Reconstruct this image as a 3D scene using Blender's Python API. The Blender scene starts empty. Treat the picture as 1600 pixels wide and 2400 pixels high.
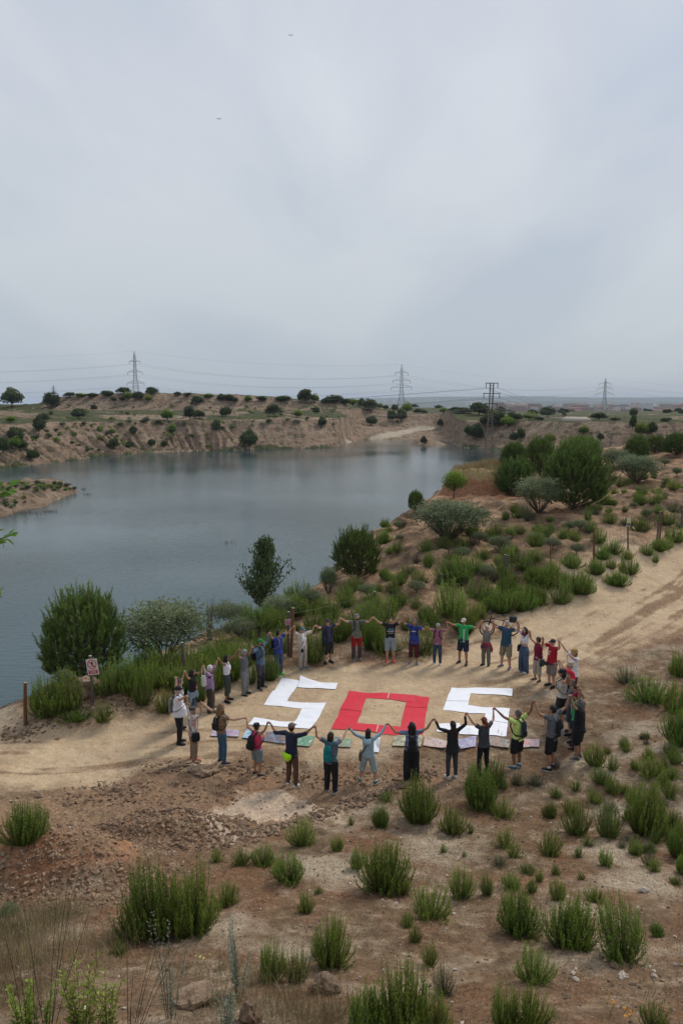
import bpy, bmesh, math, random
import numpy as np
from mathutils import Vector, Matrix, noise as mnoise
random.seed(7); rng = np.random.default_rng(7)
SC = bpy.context.scene
COL = SC.collection
# ------------------------------------------------------------------ camera
F = 1700.0; PITCH = math.radians(8.2); CZ = 10.0
SP, CP = math.sin(PITCH), math.cos(PITCH)
cam_d = bpy.data.cameras.new("camera")
cam_d.sensor_fit = 'VERTICAL'; cam_d.sensor_height = 36.0
cam_d.lens = F / 2400 * 36.0
cam_d.clip_start = 0.1; cam_d.clip_end = 60000
cam = bpy.data.objects.new("camera", cam_d); COL.objects.link(cam)
cam.location = (0, 0, CZ); cam.rotation_euler = (math.radians(90) - PITCH, 0, 0)
SC.camera = cam
# ------------------------------------------------------------------ sky
SUN_AZ = (0.66, 0.75); SUN_EL = math.radians(43)     # the side the light comes from
w = bpy.data.worlds.new("World"); SC.world = w; w.use_nodes = True
nt = w.node_tree; nt.nodes.clear()
def N(nt, t, **k):
    n = nt.nodes.new(t)
    for a, b in k.items():
        if a == 'op': n.operation = b
        elif hasattr(n, a) and not a.startswith('i_'): setattr(n, a, b)
    return n
def L(nt, a, b): nt.links.new(a, b)
out = N(nt, 'ShaderNodeOutputWorld'); bg = N(nt, 'ShaderNodeBackground')
sky = N(nt, 'ShaderNodeTexSky'); sky.sky_type = 'NISHITA'; sky.sun_disc = False
sky.sun_elevation = SUN_EL; sky.sun_rotation = math.atan2(SUN_AZ[0], SUN_AZ[1])
sky.air_density = 1.0; sky.dust_density = 2.0
tc = N(nt, 'ShaderNodeTexCoord'); sep = N(nt, 'ShaderNodeSeparateXYZ'); L(nt, tc.outputs['Generated'], sep.inputs[0])
zz = N(nt, 'ShaderNodeMath', op='MAXIMUM'); L(nt, sep.outputs[2], zz.inputs[0]); zz.inputs[1].default_value = 0.0
za = N(nt, 'ShaderNodeMath', op='ADD'); L(nt, zz.outputs[0], za.inputs[0]); za.inputs[1].default_value = 0.17
dx = N(nt, 'ShaderNodeMath', op='DIVIDE'); L(nt, sep.outputs[0], dx.inputs[0]); L(nt, za.outputs[0], dx.inputs[1])
dy = N(nt, 'ShaderNodeMath', op='DIVIDE'); L(nt, sep.outputs[1], dy.inputs[0]); L(nt, za.outputs[0], dy.inputs[1])
cb = N(nt, 'ShaderNodeCombineXYZ'); L(nt, dx.outputs[0], cb.inputs[0]); L(nt, dy.outputs[0], cb.inputs[1])
mp = N(nt, 'ShaderNodeMapping'); L(nt, cb.outputs[0], mp.inputs[0])
mp.inputs['Rotation'].default_value = (0, 0, math.radians(-38)); mp.inputs['Scale'].default_value = (1.0, 0.42, 1); mp.inputs['Location'].default_value = (3.3, 1.2, 0)
n1 = N(nt, 'ShaderNodeTexNoise'); n1.inputs['Scale'].default_value = 0.62; n1.inputs['Detail'].default_value = 5; n1.inputs['Roughness'].default_value = 0.42; n1.inputs['Distortion'].default_value = 0.7
L(nt, mp.outputs[0], n1.inputs['Vector'])
n2 = N(nt, 'ShaderNodeTexNoise'); n2.inputs['Scale'].default_value = 2.3; n2.inputs['Detail'].default_value = 6; n2.inputs['Roughness'].default_value = 0.5; n2.inputs['Distortion'].default_value = 0.5
L(nt, mp.outputs[0], n2.inputs['Vector'])
ad = N(nt, 'ShaderNodeMath', op='MULTIPLY_ADD'); L(nt, n2.outputs[0], ad.inputs[0]); ad.inputs[1].default_value = 0.34; L(nt, n1.outputs[0], ad.inputs[2])
cr = N(nt, 'ShaderNodeValToRGB'); L(nt, ad.outputs[0], cr.inputs[0])
e = cr.color_ramp.elements
e[0].position = 0.55; e[0].color = (0.520, 0.590, 0.705, 1)
e[1].position = 0.78; e[1].color = (0.76, 0.79, 0.835, 1)
m_ = cr.color_ramp.elements.new(0.66); m_.color = (0.635, 0.68, 0.755, 1)
# a lighter, slightly greener veil low over the horizon
gr = N(nt, 'ShaderNodeMapRange'); L(nt, sep.outputs[2], gr.inputs[0]); gr.inputs[1].default_value = 0.0; gr.inputs[2].default_value = 0.40; gr.inputs[3].default_value = 0.88; gr.inputs[4].default_value = 0.0
mh = N(nt, 'ShaderNodeMixRGB'); L(nt, gr.outputs[0], mh.inputs[0]); L(nt, cr.outputs[0], mh.inputs[1]); mh.inputs[2].default_value = (0.500, 0.560, 0.610, 1)
mul = N(nt, 'ShaderNodeMixRGB', blend_type='MULTIPLY'); mul.inputs[0].default_value = 1; L(nt, sky.outputs[0], mul.inputs[1]); mul.inputs[2].default_value = (0.08, 0.08, 0.08, 1)
mx = N(nt, 'ShaderNodeMixRGB'); mx.inputs[0].default_value = 0.90; L(nt, mul.outputs[0], mx.inputs[1]); L(nt, mh.outputs[0], mx.inputs[2])
L(nt, mx.outputs[0], bg.inputs[0]); bg.inputs[1].default_value = 1.0
L(nt, bg.outputs[0], out.inputs[0])
# ------------------------------------------------------------------ sun
sd = bpy.data.lights.new("sun", 'SUN'); sd.energy = 2.2; sd.angle = math.radians(13); sd.color = (1.0, 0.95, 0.88)
sun = bpy.data.objects.new("sun", sd); COL.objects.link(sun)
dv = Vector((SUN_AZ[0], SUN_AZ[1], math.tan(SUN_EL))).normalized()
sun.rotation_euler = dv.to_track_quat('Z', 'Y').to_euler(); sun.location = (20, 0, 60)
SC.view_settings.view_transform = 'Standard'; SC.view_settings.look = 'None'
SC.view_settings.exposure = 0.0; SC.view_settings.gamma = 1.0
try: SC.view_settings.use_curve_mapping = False
except Exception: pass
SC.render.resolution_x = 682; SC.render.resolution_y = 1024
try:
    SC.cycles.max_bounces = 6; SC.cycles.diffuse_bounces = 3; SC.cycles.glossy_bounces = 3; SC.cycles.transmission_bounces = 4
    SC.cycles.volume_bounces = 0; SC.cycles.transparent_max_bounces = 8
except Exception: pass
# ------------------------------------------------------------------ picture <-> place
def at_z(u, v, z=0.0):
    d = ((u - 800) / F, CP + SP * (1200 - v) / F, -SP + CP * (1200 - v) / F)
    t = (z - CZ) / d[2]
    return (d[0] * t, d[1] * t)
def at_y(u, v, y):
    d = ((u - 800) / F, CP + SP * (1200 - v) / F, -SP + CP * (1200 - v) / F)
    t = y / d[1]
    return (d[0] * t, y, CZ + d[2] * t)
# ------------------------------------------------------------------ tagging / linking helpers
def tag(o, label=None, cat=None, group=None, kind=None):
    if label: o['label'] = label
    if cat: o['category'] = cat
    if group: o['group'] = group
    if kind: o['kind'] = kind
    return o
def empty(name, loc=(0, 0, 0), rz=0.0):
    o = bpy.data.objects.new(name, None); COL.objects.link(o); o.location = loc; o.rotation_euler = (0, 0, rz); o.empty_display_size = 0.2
    return o
def link(name, me, parent=None, mats=None):
    o = bpy.data.objects.new(name, me); COL.objects.link(o)
    if parent: o.parent = parent
    if mats is not None:
        for m in (mats if isinstance(mats, (list, tuple)) else [mats]): me.materials.append(m)
    return o
def mesh_np(name, verts, faces, mat_idx=None, smooth=False):
    """verts (n,3) array, faces (m,k) array (all the same corner count)"""
    me = bpy.data.meshes.new(name); verts = np.asarray(verts, np.float32); faces = np.asarray(faces, np.int32)
    k = faces.shape[1]
    me.vertices.add(len(verts)); me.vertices.foreach_set('co', verts.ravel())
    me.loops.add(faces.size); me.loops.foreach_set('vertex_index', faces.ravel())
    me.polygons.add(len(faces)); me.polygons.foreach_set('loop_start', np.arange(0, faces.size, k, dtype=np.int32))
    if mat_idx is not None: me.polygons.foreach_set('material_index', np.asarray(mat_idx, np.int32))
    me.polygons.foreach_set('use_smooth', np.full(len(faces), bool(smooth)))
    me.update(calc_edges=True)
    return me
# ------------------------------------------------------------------ materials
def bsdf_mat(name):
    m = bpy.data.materials.new(name); m.use_nodes = True; t = m.node_tree
    return m, t, t.nodes['Principled BSDF']
MATS = {}
def M(name, c1, c2=None, scale=8.0, rough=0.8, bump=0.0, detail=4, metal=0.0, lo=0.35, hi=0.65, spec=0.3, rnd=0.0):
    """procedural material: two tones mixed by noise, optional bump and per-object variation"""
    if name in MATS: return MATS[name]
    m, t, b = bsdf_mat(name)
    c2 = c2 or tuple(x * 0.8 for x in c1)
    tc = N(t, 'ShaderNodeTexCoord'); nz = N(t, 'ShaderNodeTexNoise'); nz.inputs['Scale'].default_value = scale; nz.inputs['Detail'].default_value = detail
    L(t, tc.outputs['Object'], nz.inputs['Vector'])
    r = N(t, 'ShaderNodeValToRGB'); L(t, nz.outputs[0], r.inputs[0])
    r.color_ramp.elements[0].position = lo; r.color_ramp.elements[0].color = (*c2, 1)
    r.color_ramp.elements[1].position = hi; r.color_ramp.elements[1].color = (*c1, 1)
    src = r.outputs[0]
    if rnd:
        oi = N(t, 'ShaderNodeObjectInfo'); hs = N(t, 'ShaderNodeHueSaturation'); L(t, src, hs.inputs['Color'])
        mr = N(t, 'ShaderNodeMapRange'); L(t, oi.outputs['Random'], mr.inputs[0]); mr.inputs[3].default_value = 1 - rnd; mr.inputs[4].default_value = 1 + rnd; L(t, mr.outputs[0], hs.inputs['Value'])
        m2 = N(t, 'ShaderNodeMapRange'); L(t, oi.outputs['Random'], m2.inputs[0]); m2.inputs[3].default_value = 0.515; m2.inputs[4].default_value = 0.485; L(t, m2.outputs[0], hs.inputs['Hue'])
        src = hs.outputs[0]
    L(t, src, b.inputs['Base Color'])
    b.inputs['Roughness'].default_value = rough; b.inputs['Metallic'].default_value = metal; b.inputs['Specular IOR Level'].default_value = spec
    if bump:
        bp = N(t, 'ShaderNodeBump'); bp.inputs['Strength'].default_value = bump; bp.inputs['Distance'].default_value = 0.02
        L(t, nz.outputs[0], bp.inputs['Height']); L(t, bp.outputs[0], b.inputs['Normal'])
    MATS[name] = m
    return m
# ================================================================== terrain
def _hash(ix, iy, seed):
    n = (ix.astype(np.int64) * 374761393 + iy.astype(np.int64) * 668265263 + seed * 144665) & 0x7fffffff
    n = (n ^ (n >> 13)) * 1274126177 & 0x7fffffff
    return ((n ^ (n >> 16)) & 0xffff) / 65535.0
def vnoise(x, y, seed=0):
    ix = np.floor(x); iy = np.floor(y); fx = x - ix; fy = y - iy
    fx = fx * fx * fx * (fx * (fx * 6 - 15) + 10); fy = fy * fy * fy * (fy * (fy * 6 - 15) + 10)
    a = _hash(ix, iy, seed); b = _hash(ix + 1, iy, seed); c = _hash(ix, iy + 1, seed); d = _hash(ix + 1, iy + 1, seed)
    return (a + (b - a) * fx) * (1 - fy) + (c + (d - c) * fx) * fy
def fbm(x, y, seed=0, oct=4, gain=0.5):
    s = 0; a = 1; tot = 0
    for i in range(oct):
        s = s + a * (vnoise(x, y, seed + i * 17) - 0.5) * 2; tot += a
        x = x * 2.03 + 13.7; y = y * 2.03 + 7.1; a *= gain
    return s / tot
def sst(a, b, x):
    t = np.clip((x - a) / (b - a), 0, 1); return t * t * (3 - 2 * t)
def poly_dist(px, py, pts, closed=False):
    pts = np.asarray(pts, float); best = np.full(px.shape, 1e9); along = np.zeros(px.shape); acc = 0.0
    n = len(pts)
    for i in range(n if closed else n - 1):
        a = pts[i]; b = pts[(i + 1) % n]; ab = b - a; l2 = ab @ ab + 1e-9
        t = np.clip(((px - a[0]) * ab[0] + (py - a[1]) * ab[1]) / l2, 0, 1)
        d = np.hypot(px - a[0] - t * ab[0], py - a[1] - t * ab[1])
        k = d < best; best = np.where(k, d, best); along = np.where(k, acc + t * math.sqrt(l2), along); acc += math.sqrt(l2)
    return best, along
def inside(px, py, pts):
    pts = np.asarray(pts, float); c = np.zeros(px.shape, bool); n = len(pts); j = n - 1
    for i in range(n):
        xi, yi = pts[i]; xj, yj = pts[j]
        if yi != yj:
            c ^= ((yi > py) != (yj > py)) & (px < (xj - xi) * (py - yi) / (yj - yi) + xi)
        j = i
    return c
def sdist(px, py, pts):
    d, t = poly_dist(px, py, pts, True); return np.where(inside(px, py, pts), d, -d), t
WZ = -5.0
def PZ(lst, z=0.0): return [at_z(u, v, z) for (u, v) in lst]
# control points: (u, v, z) seen in the picture, on the near land
CTRL = [(450,1750,0),(560,1790,0),(770,1858,.02),(960,1830,0),(1200,1810,.05),(1100,1560,0),(900,1550,.05),(700,1565,.05),(500,1640,0),(1330,1780,.05),
        (0,1790,-.02),(0,1730,-.05),(-500,1740,-.1),(-500,1900,.1),(200,1720,-.05),(800,1700,0),(1200,1690,0),(1340,1650,0),(0,1880,.1),(300,1830,.02),(600,1880,.1),
        (1400,1480,.2),(1600,1400,.7),(1600,1290,1.8),(1500,1340,1.2),(1600,1530,.25),(1600,1650,.2),(1600,1790,.5),(1900,1600,.4),(1900,1300,2.0),(2300,1300,2.2),(2300,1700,1),
        (1480,1720,.2),(1250,1480,.1),(1000,1490,.1),
        (60,1695,0),(150,1625,.45),(250,1620,.45),(330,1615,.35),(215,1640,.5),(430,1600,.15),(560,1560,.1),(640,1530,.15),
        (878,1440,.35),(1033,1410,.6),(1185,1365,.95),(1289,1340,1.25),(1391,1312,1.7),(1471,1288,2.0),(1543,1275,2.15),(1600,1262,2.25),
        (300,1560,-.7),(480,1490,-.7),(560,1440,-.9),(700,1390,-.4),(780,1345,-.2),(860,1252,.6),(950,1197,1.5),(1010,1172,2.2),(0,1660,-.3),(-300,1670,-.5),
        (1000,1310,1.1),(900,1350,.5),(1100,1255,1.9),(1300,1210,2.5),(1450,1160,3.0),(1560,1105,3.4),(1600,1160,3.1),(1340,1188,2.5),(1220,1200,2.3),(1140,1215,2.1),
        (1700,1120,3.8),(2000,1150,4.2),(1450,1090,3.4),(1250,1130,2.4),(1200,1290,1.4),(700,1470,.1)]
CW = [(*at_z(u, v, z), z) for (u, v, z) in CTRL]
CW += [(0,14.2,.75),(4,13.8,.8),(-4,14.5,.55),(-8,14.5,.6),(9,13.5,1.0),(0,9.8,2.15),(5,9.6,2.2),(-5,9.8,2.1),(0,7,3.45),(4,7,3.45),(-4,7,3.45),(10,8,3.1),(-10,8,3.0),
       (0,3,6.0),(5,3,6.0),(-5,3,6.0),(0,0,8.2),(8,0,8.2),(-8,0,8.2),(0,-8,8.8),(30,-8,8.8),(-30,-8,8.8),(25,8,3.2),(-25,8,3.0),(40,20,1.5),(-40,18,.2),(60,60,4),(80,100,6),(0,16.6,.12),(6,16.4,.15),(-6,17,.05),
       (20,100,2.0),(34,98,3.2),(50,110,4.0),(12,75,1.5)]
CW = np.array(CW)
def _tps(r2): return 0.5 * r2 * np.log(r2 + 1e-9)
_n = len(CW); _A = np.zeros((_n + 3, _n + 3)); _S = 1 / 20.0
_cx, _cy = CW[:, 0] * _S, CW[:, 1] * _S
_A[:_n, :_n] = _tps((_cx[:, None] - _cx) ** 2 + (_cy[:, None] - _cy) ** 2) + np.eye(_n) * 0.002
_A[:_n, _n] = 1; _A[:_n, _n + 1] = _cx; _A[:_n, _n + 2] = _cy; _A[_n:, :_n] = _A[:_n, _n:].T
_W = np.linalg.solve(_A, np.concatenate([CW[:, 2], [0, 0, 0]]))
def base_near(x, y):
    xx = np.clip(x, -60, 90) * _S; yy = np.clip(y, -10, 125) * _S; z = _W[_n] + _W[_n + 1] * xx + _W[_n + 2] * yy
    for i in range(_n): z = z + _W[i] * _tps((xx - _cx[i]) ** 2 + (yy - _cy[i]) ** 2)
    return z
# crest of the near bank (land side edge) in the place
EDGE = [(-220, 12), (-60, 20), (-30, 22.5), at_z(0, 1655, -.3), at_z(100, 1622, -.5), at_z(300, 1562, -.8), at_z(480, 1492, -.8), at_z(560, 1442, -.9),
        at_z(700, 1392, -.4), at_z(780, 1347, -.2), at_z(862, 1256, .6), at_z(950, 1199, 1.5), at_z(1008, 1172, 2.3), (8.2, 65), (9.5, 74), (14, 84), (20, 104), (28, 116), (45, 122), (75, 135), (130, 150), (230, 170)]
LAND = EDGE + [(260, -60), (-240, -60)]
SHORE_PX = [(-900,1150),(-500,1130),(-200,1112),(0,1100),(60,1094),(110,1086),(165,1081),(230,1070),(330,1062),(400,1059),(480,1057),(560,1056),(600,1053),(700,1051),(750,1050),(790,1047),(850,1049),(930,1048),(1010,1049),(1080,1051),(1112,1050),(1140,1052),(1175,1056),(1210,1062),(1260,1066),(1340,1069),(1500,1073),(1800,1078),(2400,1085)]
SHORE = PZ(SHORE_PX, WZ)
FAR = [(-1500, SHORE[0][1])] + SHORE + [(1500, SHORE[-1][1]), (20000, 400), (20000, 40000), (-20000, 40000), (-20000, 150)]
ISLE = PZ([(-300,1262),(-60,1228),(0,1214),(35,1205),(60,1196),(90,1190),(112,1184),(135,1170),(160,1160),(182,1155),(181,1147),(150,1143),(60,1145),(-100,1152),(-300,1165)], WZ)
ROAD = PZ([(-400,1730),(0,1712),(150,1702),(300,1690),(395,1672),(470,1630),(560,1600),(700,1585),(830,1560),(960,1552),(1050,1530),(1120,1475),(1200,1445),(1300,1402),(1370,1372),(1425,1340)], 0) \
     + [at_z(1480, 1312, 1.3), at_z(1540, 1285, 1.8), at_z(1600, 1262, 2.1), at_z(1760, 1215, 2.6), at_z(1960, 1300, 2.0), at_z(1720, 1420, .8), at_z(1600, 1480, .45), at_z(1540, 1512, .3)] \
     + PZ([(1440,1555),(1350,1580),(1270,1585),(1225,1640),(1180,1700),(1100,1725),(1000,1745),(900,1760),(760,1770),(600,1780),(480,1800),(350,1790),(200,1838),(100,1858),(0,1872),(-400,1890)], 0)
SOIL = PZ([(-200,1880),(0,1875),(300,1812),(480,1800),(700,1800),(960,1790),(1100,1760),(1040,1850),(900,1870),(780,1890),(700,1950),(560,2010),(480,2020),(330,2130),(250,2190),(-100,2200),(-300,2000)], 0.05)
PALE = PZ([(430,1925),(560,1890),(640,1880),(760,1880),(840,1858),(800,1895),(720,1915),(640,1940),(560,1970),(500,1995),(450,1960)], 0.05)
def Bw(X, Y): return 115 * sst(-.014, .035, X / Y) * (1 - sst(.135, .172, X / Y))
def mound(x, y, cx, cy, rx, ry, h, rot=0.0, flat=2.0):
    c, s = math.cos(rot), math.sin(rot); a = ((x - cx) * c + (y - cy) * s) / rx; b = (-(x - cx) * s + (y - cy) * c) / ry
    return h * np.exp(-(np.sqrt(a * a + b * b)) ** flat)
def steepm(x, y, cx, cy, rx, ry, h):
    r = np.sqrt(((x - cx) / rx) ** 2 + ((y - cy) / ry) ** 2); return h * (1 - sst(0.74, 1.16, r + 0.18 * fbm(x * .5, y * .5, 91, 3)))
_sp1 = at_z(110, 2105, .5); _sp2 = at_z(400, 1975, .2); _bm = at_z(215, 1640, .3); _mt = (13.0, 64.5)
_hx, _hy = at_z(200, 1105, WZ)
def height(x, y):
    x = np.asarray(x, float); y = np.asarray(y, float)
    sh = x.shape; x = x.ravel(); y = y.ravel()
    near = np.full(x.shape, -30.0)
    k = (y < 175) & (y > -70) & (np.abs(x) < 260)
    if k.any():
        X, Y = x[k], y[k]; z = base_near(X, Y)
        sd_, _ = sdist(X, Y, LAND); rd, _ = sdist(X, Y, ROAD); so, _ = sdist(X, Y, SOIL)
        rm = sst(-0.8, 1.2, rd)
        wild = sst(26, 36, Y - .35 * X * (X > 0) * 0) * (1 - rm)
        z = z + wild * (0.75 * fbm(X * .2, Y * .2, 3, 4) + .60 * (.5 - np.abs(fbm(X * .33, Y * .33, 8, 4))) + .10 * fbm(X * 1.4, Y * 1.4, 18, 3))
        z = z + (1 - rm) * .10 * fbm(X * .3, Y * .3, 4, 3) + (1 - rm) * 0.10 * fbm(X * .8, Y * .8, 5, 4) + (1 - rm) * 0.035 * fbm(X * 4, Y * 4, 6, 3) + 0.012 * fbm(X * 3, Y * 3, 9, 3)
        z = z + rm * (0.03 * fbm(X * .5, Y * .5, 11, 3))
        z = z + sst(0, .6, so) * (0.07 * fbm(X * 2.2, Y * 2.2, 21, 4) + .04 * np.abs(fbm(X * 7, Y * 7, 22, 2)))
        # tyre ruts along the road
        _, al = poly_dist(X, Y, [(-30, 22), (-8, 21.5), (3, 23.5), (10, 29), (18, 37), (30, 52)])
        dl, _ = poly_dist(X, Y, [(-30, 20.6), (-8, 20.3), (1, 22), (10, 27.5), (19, 36), (32, 52)])
        z = z + rm * (-0.05) * (1.2 * np.exp(-((dl - .9) / .28) ** 2) + np.exp(-((dl - 2.3) / .3) ** 2) + .7 * np.exp(-((dl - 3.6) / .4) ** 2)) * (0.6 + .8 * vnoise(al * .4, al * 0, 31))
        # kicked-up berm under the fence, spoil heaps
        z = z + mound(X, Y, _bm[0], _bm[1], 3.0, 1.0, .35, .22) + mound(X, Y, _sp1[0], _sp1[1], 2.0, .95, 1.05, .1, 3.0) + mound(X, Y, _sp2[0], _sp2[1], 1.5, .8, .55, 0.1, 2.6)
        z = z + steepm(X, Y, _mt[0], _mt[1], 3.5, 4.2, 2.1)
        s = -sd_ + 1.2 * fbm(X * .25, Y * .25, 41, 3)
        z = z - np.maximum(s + .5, 0) ** 1.15 * 0.62
        near[k] = np.maximum(z, -9)
    far = np.full(x.shape, -30.0)
    k = (y > 120)
    if k.any():
        X, Y = x[k], y[k]; s, t = sdist(X, Y, FAR)
        B = Bw(X, Y)
        low = np.clip(s, -4, B) * (4.4 / np.maximum(B, 8)) * (B > 1)
        low = low + (B > 1) * (3.6 * np.exp(-((X / Y - .118) / .03) ** 2 - ((s - 22) / 13) ** 2) + .5 * fbm(X * .12, Y * .12, 51, 3) * sst(0, 8, s))
        sg = s - B + 3.0 * fbm(X * .035, Y * .035, 52, 3) * sst(2, 20, s)
        wid = 11 + 7 * vnoise(X * .02, X * 0, 53) + 3 * sst(40, 80, X)
        p = np.clip(sg / wid, -.35, 1)
        gul = np.abs(fbm(t * .30, s * .02, 54, 4)) + .5 * np.abs(fbm(t * .75, s * .05, 55, 3))
        rough_ = (1 - .75 * sst(-42, -36, X) * (1 - sst(2, 10, X))) * (1 - .45 * sst(50, 70, X))          # the smooth tipped slope in the middle
        crest = 10.4 + .5 * fbm(X * .03, X * 0, 56, 3)
        z = WZ + low + (crest - low) * p - rough_ * 4.6 * gul * np.clip(np.sin(np.clip(p, 0, 1) * math.pi), 0, 1) ** .7
        z = z + .5 * fbm(X * .15, Y * .15, 57, 3) * sst(0, 6, s) + (s > 0) * .12 * fbm(X * .8, Y * .8, 58, 2)
        # terrace rising behind it on the left, and the second cut
        lft = 1 - sst(20, 60, X)
        z = z + lft * 3.0 * sst(15, 70, sg) + lft * (Y < 420) * 0.5 * fbm(X * .06, Y * .06, 59, 3) * sst(20, 30, sg)
        T2 = np.interp(X, [-240, -155, -145, -100, -60, -40, -15, 10, 30, 60], [11, 11.5, 15.2, 17.0, 16.6, 15.5, 13.4, 12.6, 10.6, 5.6])
        yb = 345 + 14 * fbm(X * .02, X * 0, 60, 3) - .15 * np.minimum(X + 100, 0)
        q = np.clip((Y - yb) / 17, 0, 1); q = q - .35 * np.abs(fbm(X * .09, Y * .02, 61, 4)) * np.sin(q * math.pi)
        z = z + np.maximum(T2 - 8.4, 0) * q * lft + (Y > 300) * .3 * fbm(X * .1, Y * .1, 62, 3)
        # steep spur between the track and the plateau on the right
        z = z + 3.4 * np.exp(-((X - 62) / 22) ** 2 - ((Y - 385) / 26) ** 2)
        # plateau falls gently away to the plain, the mesas rise far off
        R = np.hypot(X, Y)
        z = z * (1 - sst(420, 900, Y)) + sst(420, 900, Y) * (np.where(X < 20 + Y * .11, 10.5 - 6 * sst(700, 1500, Y), 5.0) - 15 * sst(900, 2400, Y) - 25 * sst(2500, 6000, Y))
        mes = sst(8200, 9300, Y + 700 * fbm(X * .0006, Y * 0, 63, 3)) * (105 + 16 * fbm(X * .0004, Y * 0, 64, 3)) + sst(12500, 13300, Y + 800 * fbm(X * .0007, Y * 0, 65, 3)) * (115 + 20 * fbm(X * .00035, Y * 0, 66, 3))
        mes = mes * (.25 + .75 * sst(-900, 200, X))
        z = z + mes + 12 * np.exp(-((X - 980) / 420) ** 2 - ((Y - 4300) / 500) ** 2) * (Y > 2500) + 12 * sst(1400, 2200, X) * np.exp(-((Y - 4600) / 700) ** 2)
        far[k] = np.maximum(z, -9)
    isl = np.full(x.shape, -30.0)
    k = (y > 80) & (y < 160) & (x < 0)
    if k.any():
        X, Y = x[k], y[k]; s, t = sdist(X, Y, ISLE); s = s + 1.5 * fbm(X * .22, Y * .22, 71, 4)
        isl[k] = WZ + np.where(s < 0, s * .5, 2.0 * sst(-2, 4.0, s) - .15) + sst(0, 2, s) * (.8 * fbm(X * .35, Y * .35, 72, 4))
    return np.maximum(np.maximum(near, far), np.maximum(isl, -9)).reshape(sh)
def hit(us, vs):
    """where rays through picture points meet the ground"""
    us = np.atleast_1d(np.asarray(us, float)); vs = np.atleast_1d(np.asarray(vs, float))
    ts = np.concatenate([np.arange(5, 45, .25), np.arange(45, 130, 1.0), np.arange(130, 560, 4.0)])
    d = np.stack([(us - 800) / F, CP + SP * (1200 - vs) / F, -SP + CP * (1200 - vs) / F], 1)
    P = d[:, None, :] * ts[None, :, None]; g = CZ + P[..., 2] - np.maximum(height(P[..., 0], P[..., 1]), WZ)
    idx = np.argmax(g < 0, axis=1); idx = np.where(idx == 0, len(ts) - 1, idx); r = np.arange(len(us))
    t1, t0 = ts[idx], ts[np.maximum(idx - 1, 0)]; g1, g0 = g[r, idx], g[r, np.maximum(idx - 1, 0)]
    for _ in range(2):
        f = np.clip(g0 / (g0 - g1 + 1e-9), 0, 1); tm = t0 + (t1 - t0) * f; Pm = d * tm[:, None]
        gm = CZ + Pm[:, 2] - np.maximum(height(Pm[:, 0], Pm[:, 1]), WZ); up = gm > 0
        t0 = np.where(up, tm, t0); g0 = np.where(up, gm, g0); t1 = np.where(up, t1, tm); g1 = np.where(up, g1, gm)
    Pm[:, 2] = height(Pm[:, 0], Pm[:, 1])
    return Pm
def gz(x, y): return float(height(np.array([x]), np.array([y]))[0])
# ---- the ground sheet (rings around the hillside viewpoint, dense where the eye is close)
th = np.concatenate([np.linspace(-62, -29, 40), np.linspace(-28.9, 28.9, 560), np.linspace(29, 62, 40)]) * math.pi / 180
rr = np.concatenate([np.arange(2.0, 30, .085), np.arange(30, 80, .2), np.arange(80, 165, .8), np.arange(165, 325, .62), np.arange(325, 420, 1.2), np.geomspace(420, 16500, 120)])
TH, RR = np.meshgrid(th, rr); GX = RR * np.sin(TH); GY = RR * np.cos(TH) - 1.0
GZ = height(GX, GY)
nr, nc = GX.shape
ii = np.arange(nr - 1)[:, None] * nc + np.arange(nc - 1)[None, :]
faces = np.stack([ii, ii + nc, ii + nc + 1, ii + 1], -1).reshape(-1, 4)[:, ::-1]
me = mesh_np("ground", np.stack([GX, GY, GZ], -1).reshape(-1, 3), faces, smooth=True)
X, Y, Z = GX.ravel(), GY.ravel(), GZ.ravel()
rd, _ = sdist(X, Y, ROAD); so, _ = sdist(X, Y, SOIL); pl, _ = sdist(X, Y, PALE); sf, tf = sdist(X, Y, FAR); sl, _ = sdist(X, Y, LAND); si, _ = sdist(X, Y, ISLE)
nearm = (Y < 175) & (sf < 0)
edge = .9 * fbm(X * .5, Y * .5, 80, 4) + .35 * fbm(X * 2.5, Y * 2.5, 81, 3)
Rm = np.where(nearm, sst(-.9, 1.1, rd + edge), 0)
_, al_ = poly_dist(X, Y, [(-30, 20.6), (-8, 20.3), (1, 22), (10, 27.5), (19, 36), (32, 52)]); _d, _ = poly_dist(X, Y, [(-30, 14.6), (-8, 14.3), (1, 16), (12, 22), (22, 31), (37, 48)])
rut = 1.15 * fbm(al_ * .10, _d * 1.5, 401, 5, .65) + .30 * fbm(X * 1.3, Y * 1.3, 402, 3); inr = sst(3, 7, np.hypot(X - 1.5, (Y - 23) * 1.4)) 
stripe = sst(-.05, .55, rut + .10 * fbm(X * 4, Y * 4, 404, 3)) * (.35 + .65 * inr) * sst(-.5, .5, rd); bright = sst(.05, .35, -rut) * sst(0, 1.2, rd)
Sm = np.where(nearm, np.maximum(sst(-.7, .7, so + edge) * (1 - Rm), stripe * .8), 0); Rm = Rm * (1 - .85 * stripe)
hum = sst(.05, .35, fbm(X * .33 + 3, Y * .33, 8, 4) * -1 + .25 * fbm(X * 1.5, Y * 1.5, 403, 3)) * sst(30, 38, Y) * (1 - Rm)
Pm_ = np.where(nearm, np.maximum(sst(-.7, .9, pl + edge * 1.5), bright * .45), 0)
Fm = ((sf > -3) | (si > -1.5)).astype(float)
gy, gx = np.gradient(GZ); dn = np.hypot(np.gradient(GX, axis=0), np.gradient(GY, axis=0)); slope = np.abs(gy / dn).ravel()
flat = 1 - sst(.16, .42, slope)
Gm = Fm * flat * sst(8, 16, sf - Bw(X, np.maximum(Y, 1))) * sst(-.35, .25, fbm(X * .05, Y * .05, 82, 4) + .25)
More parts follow.
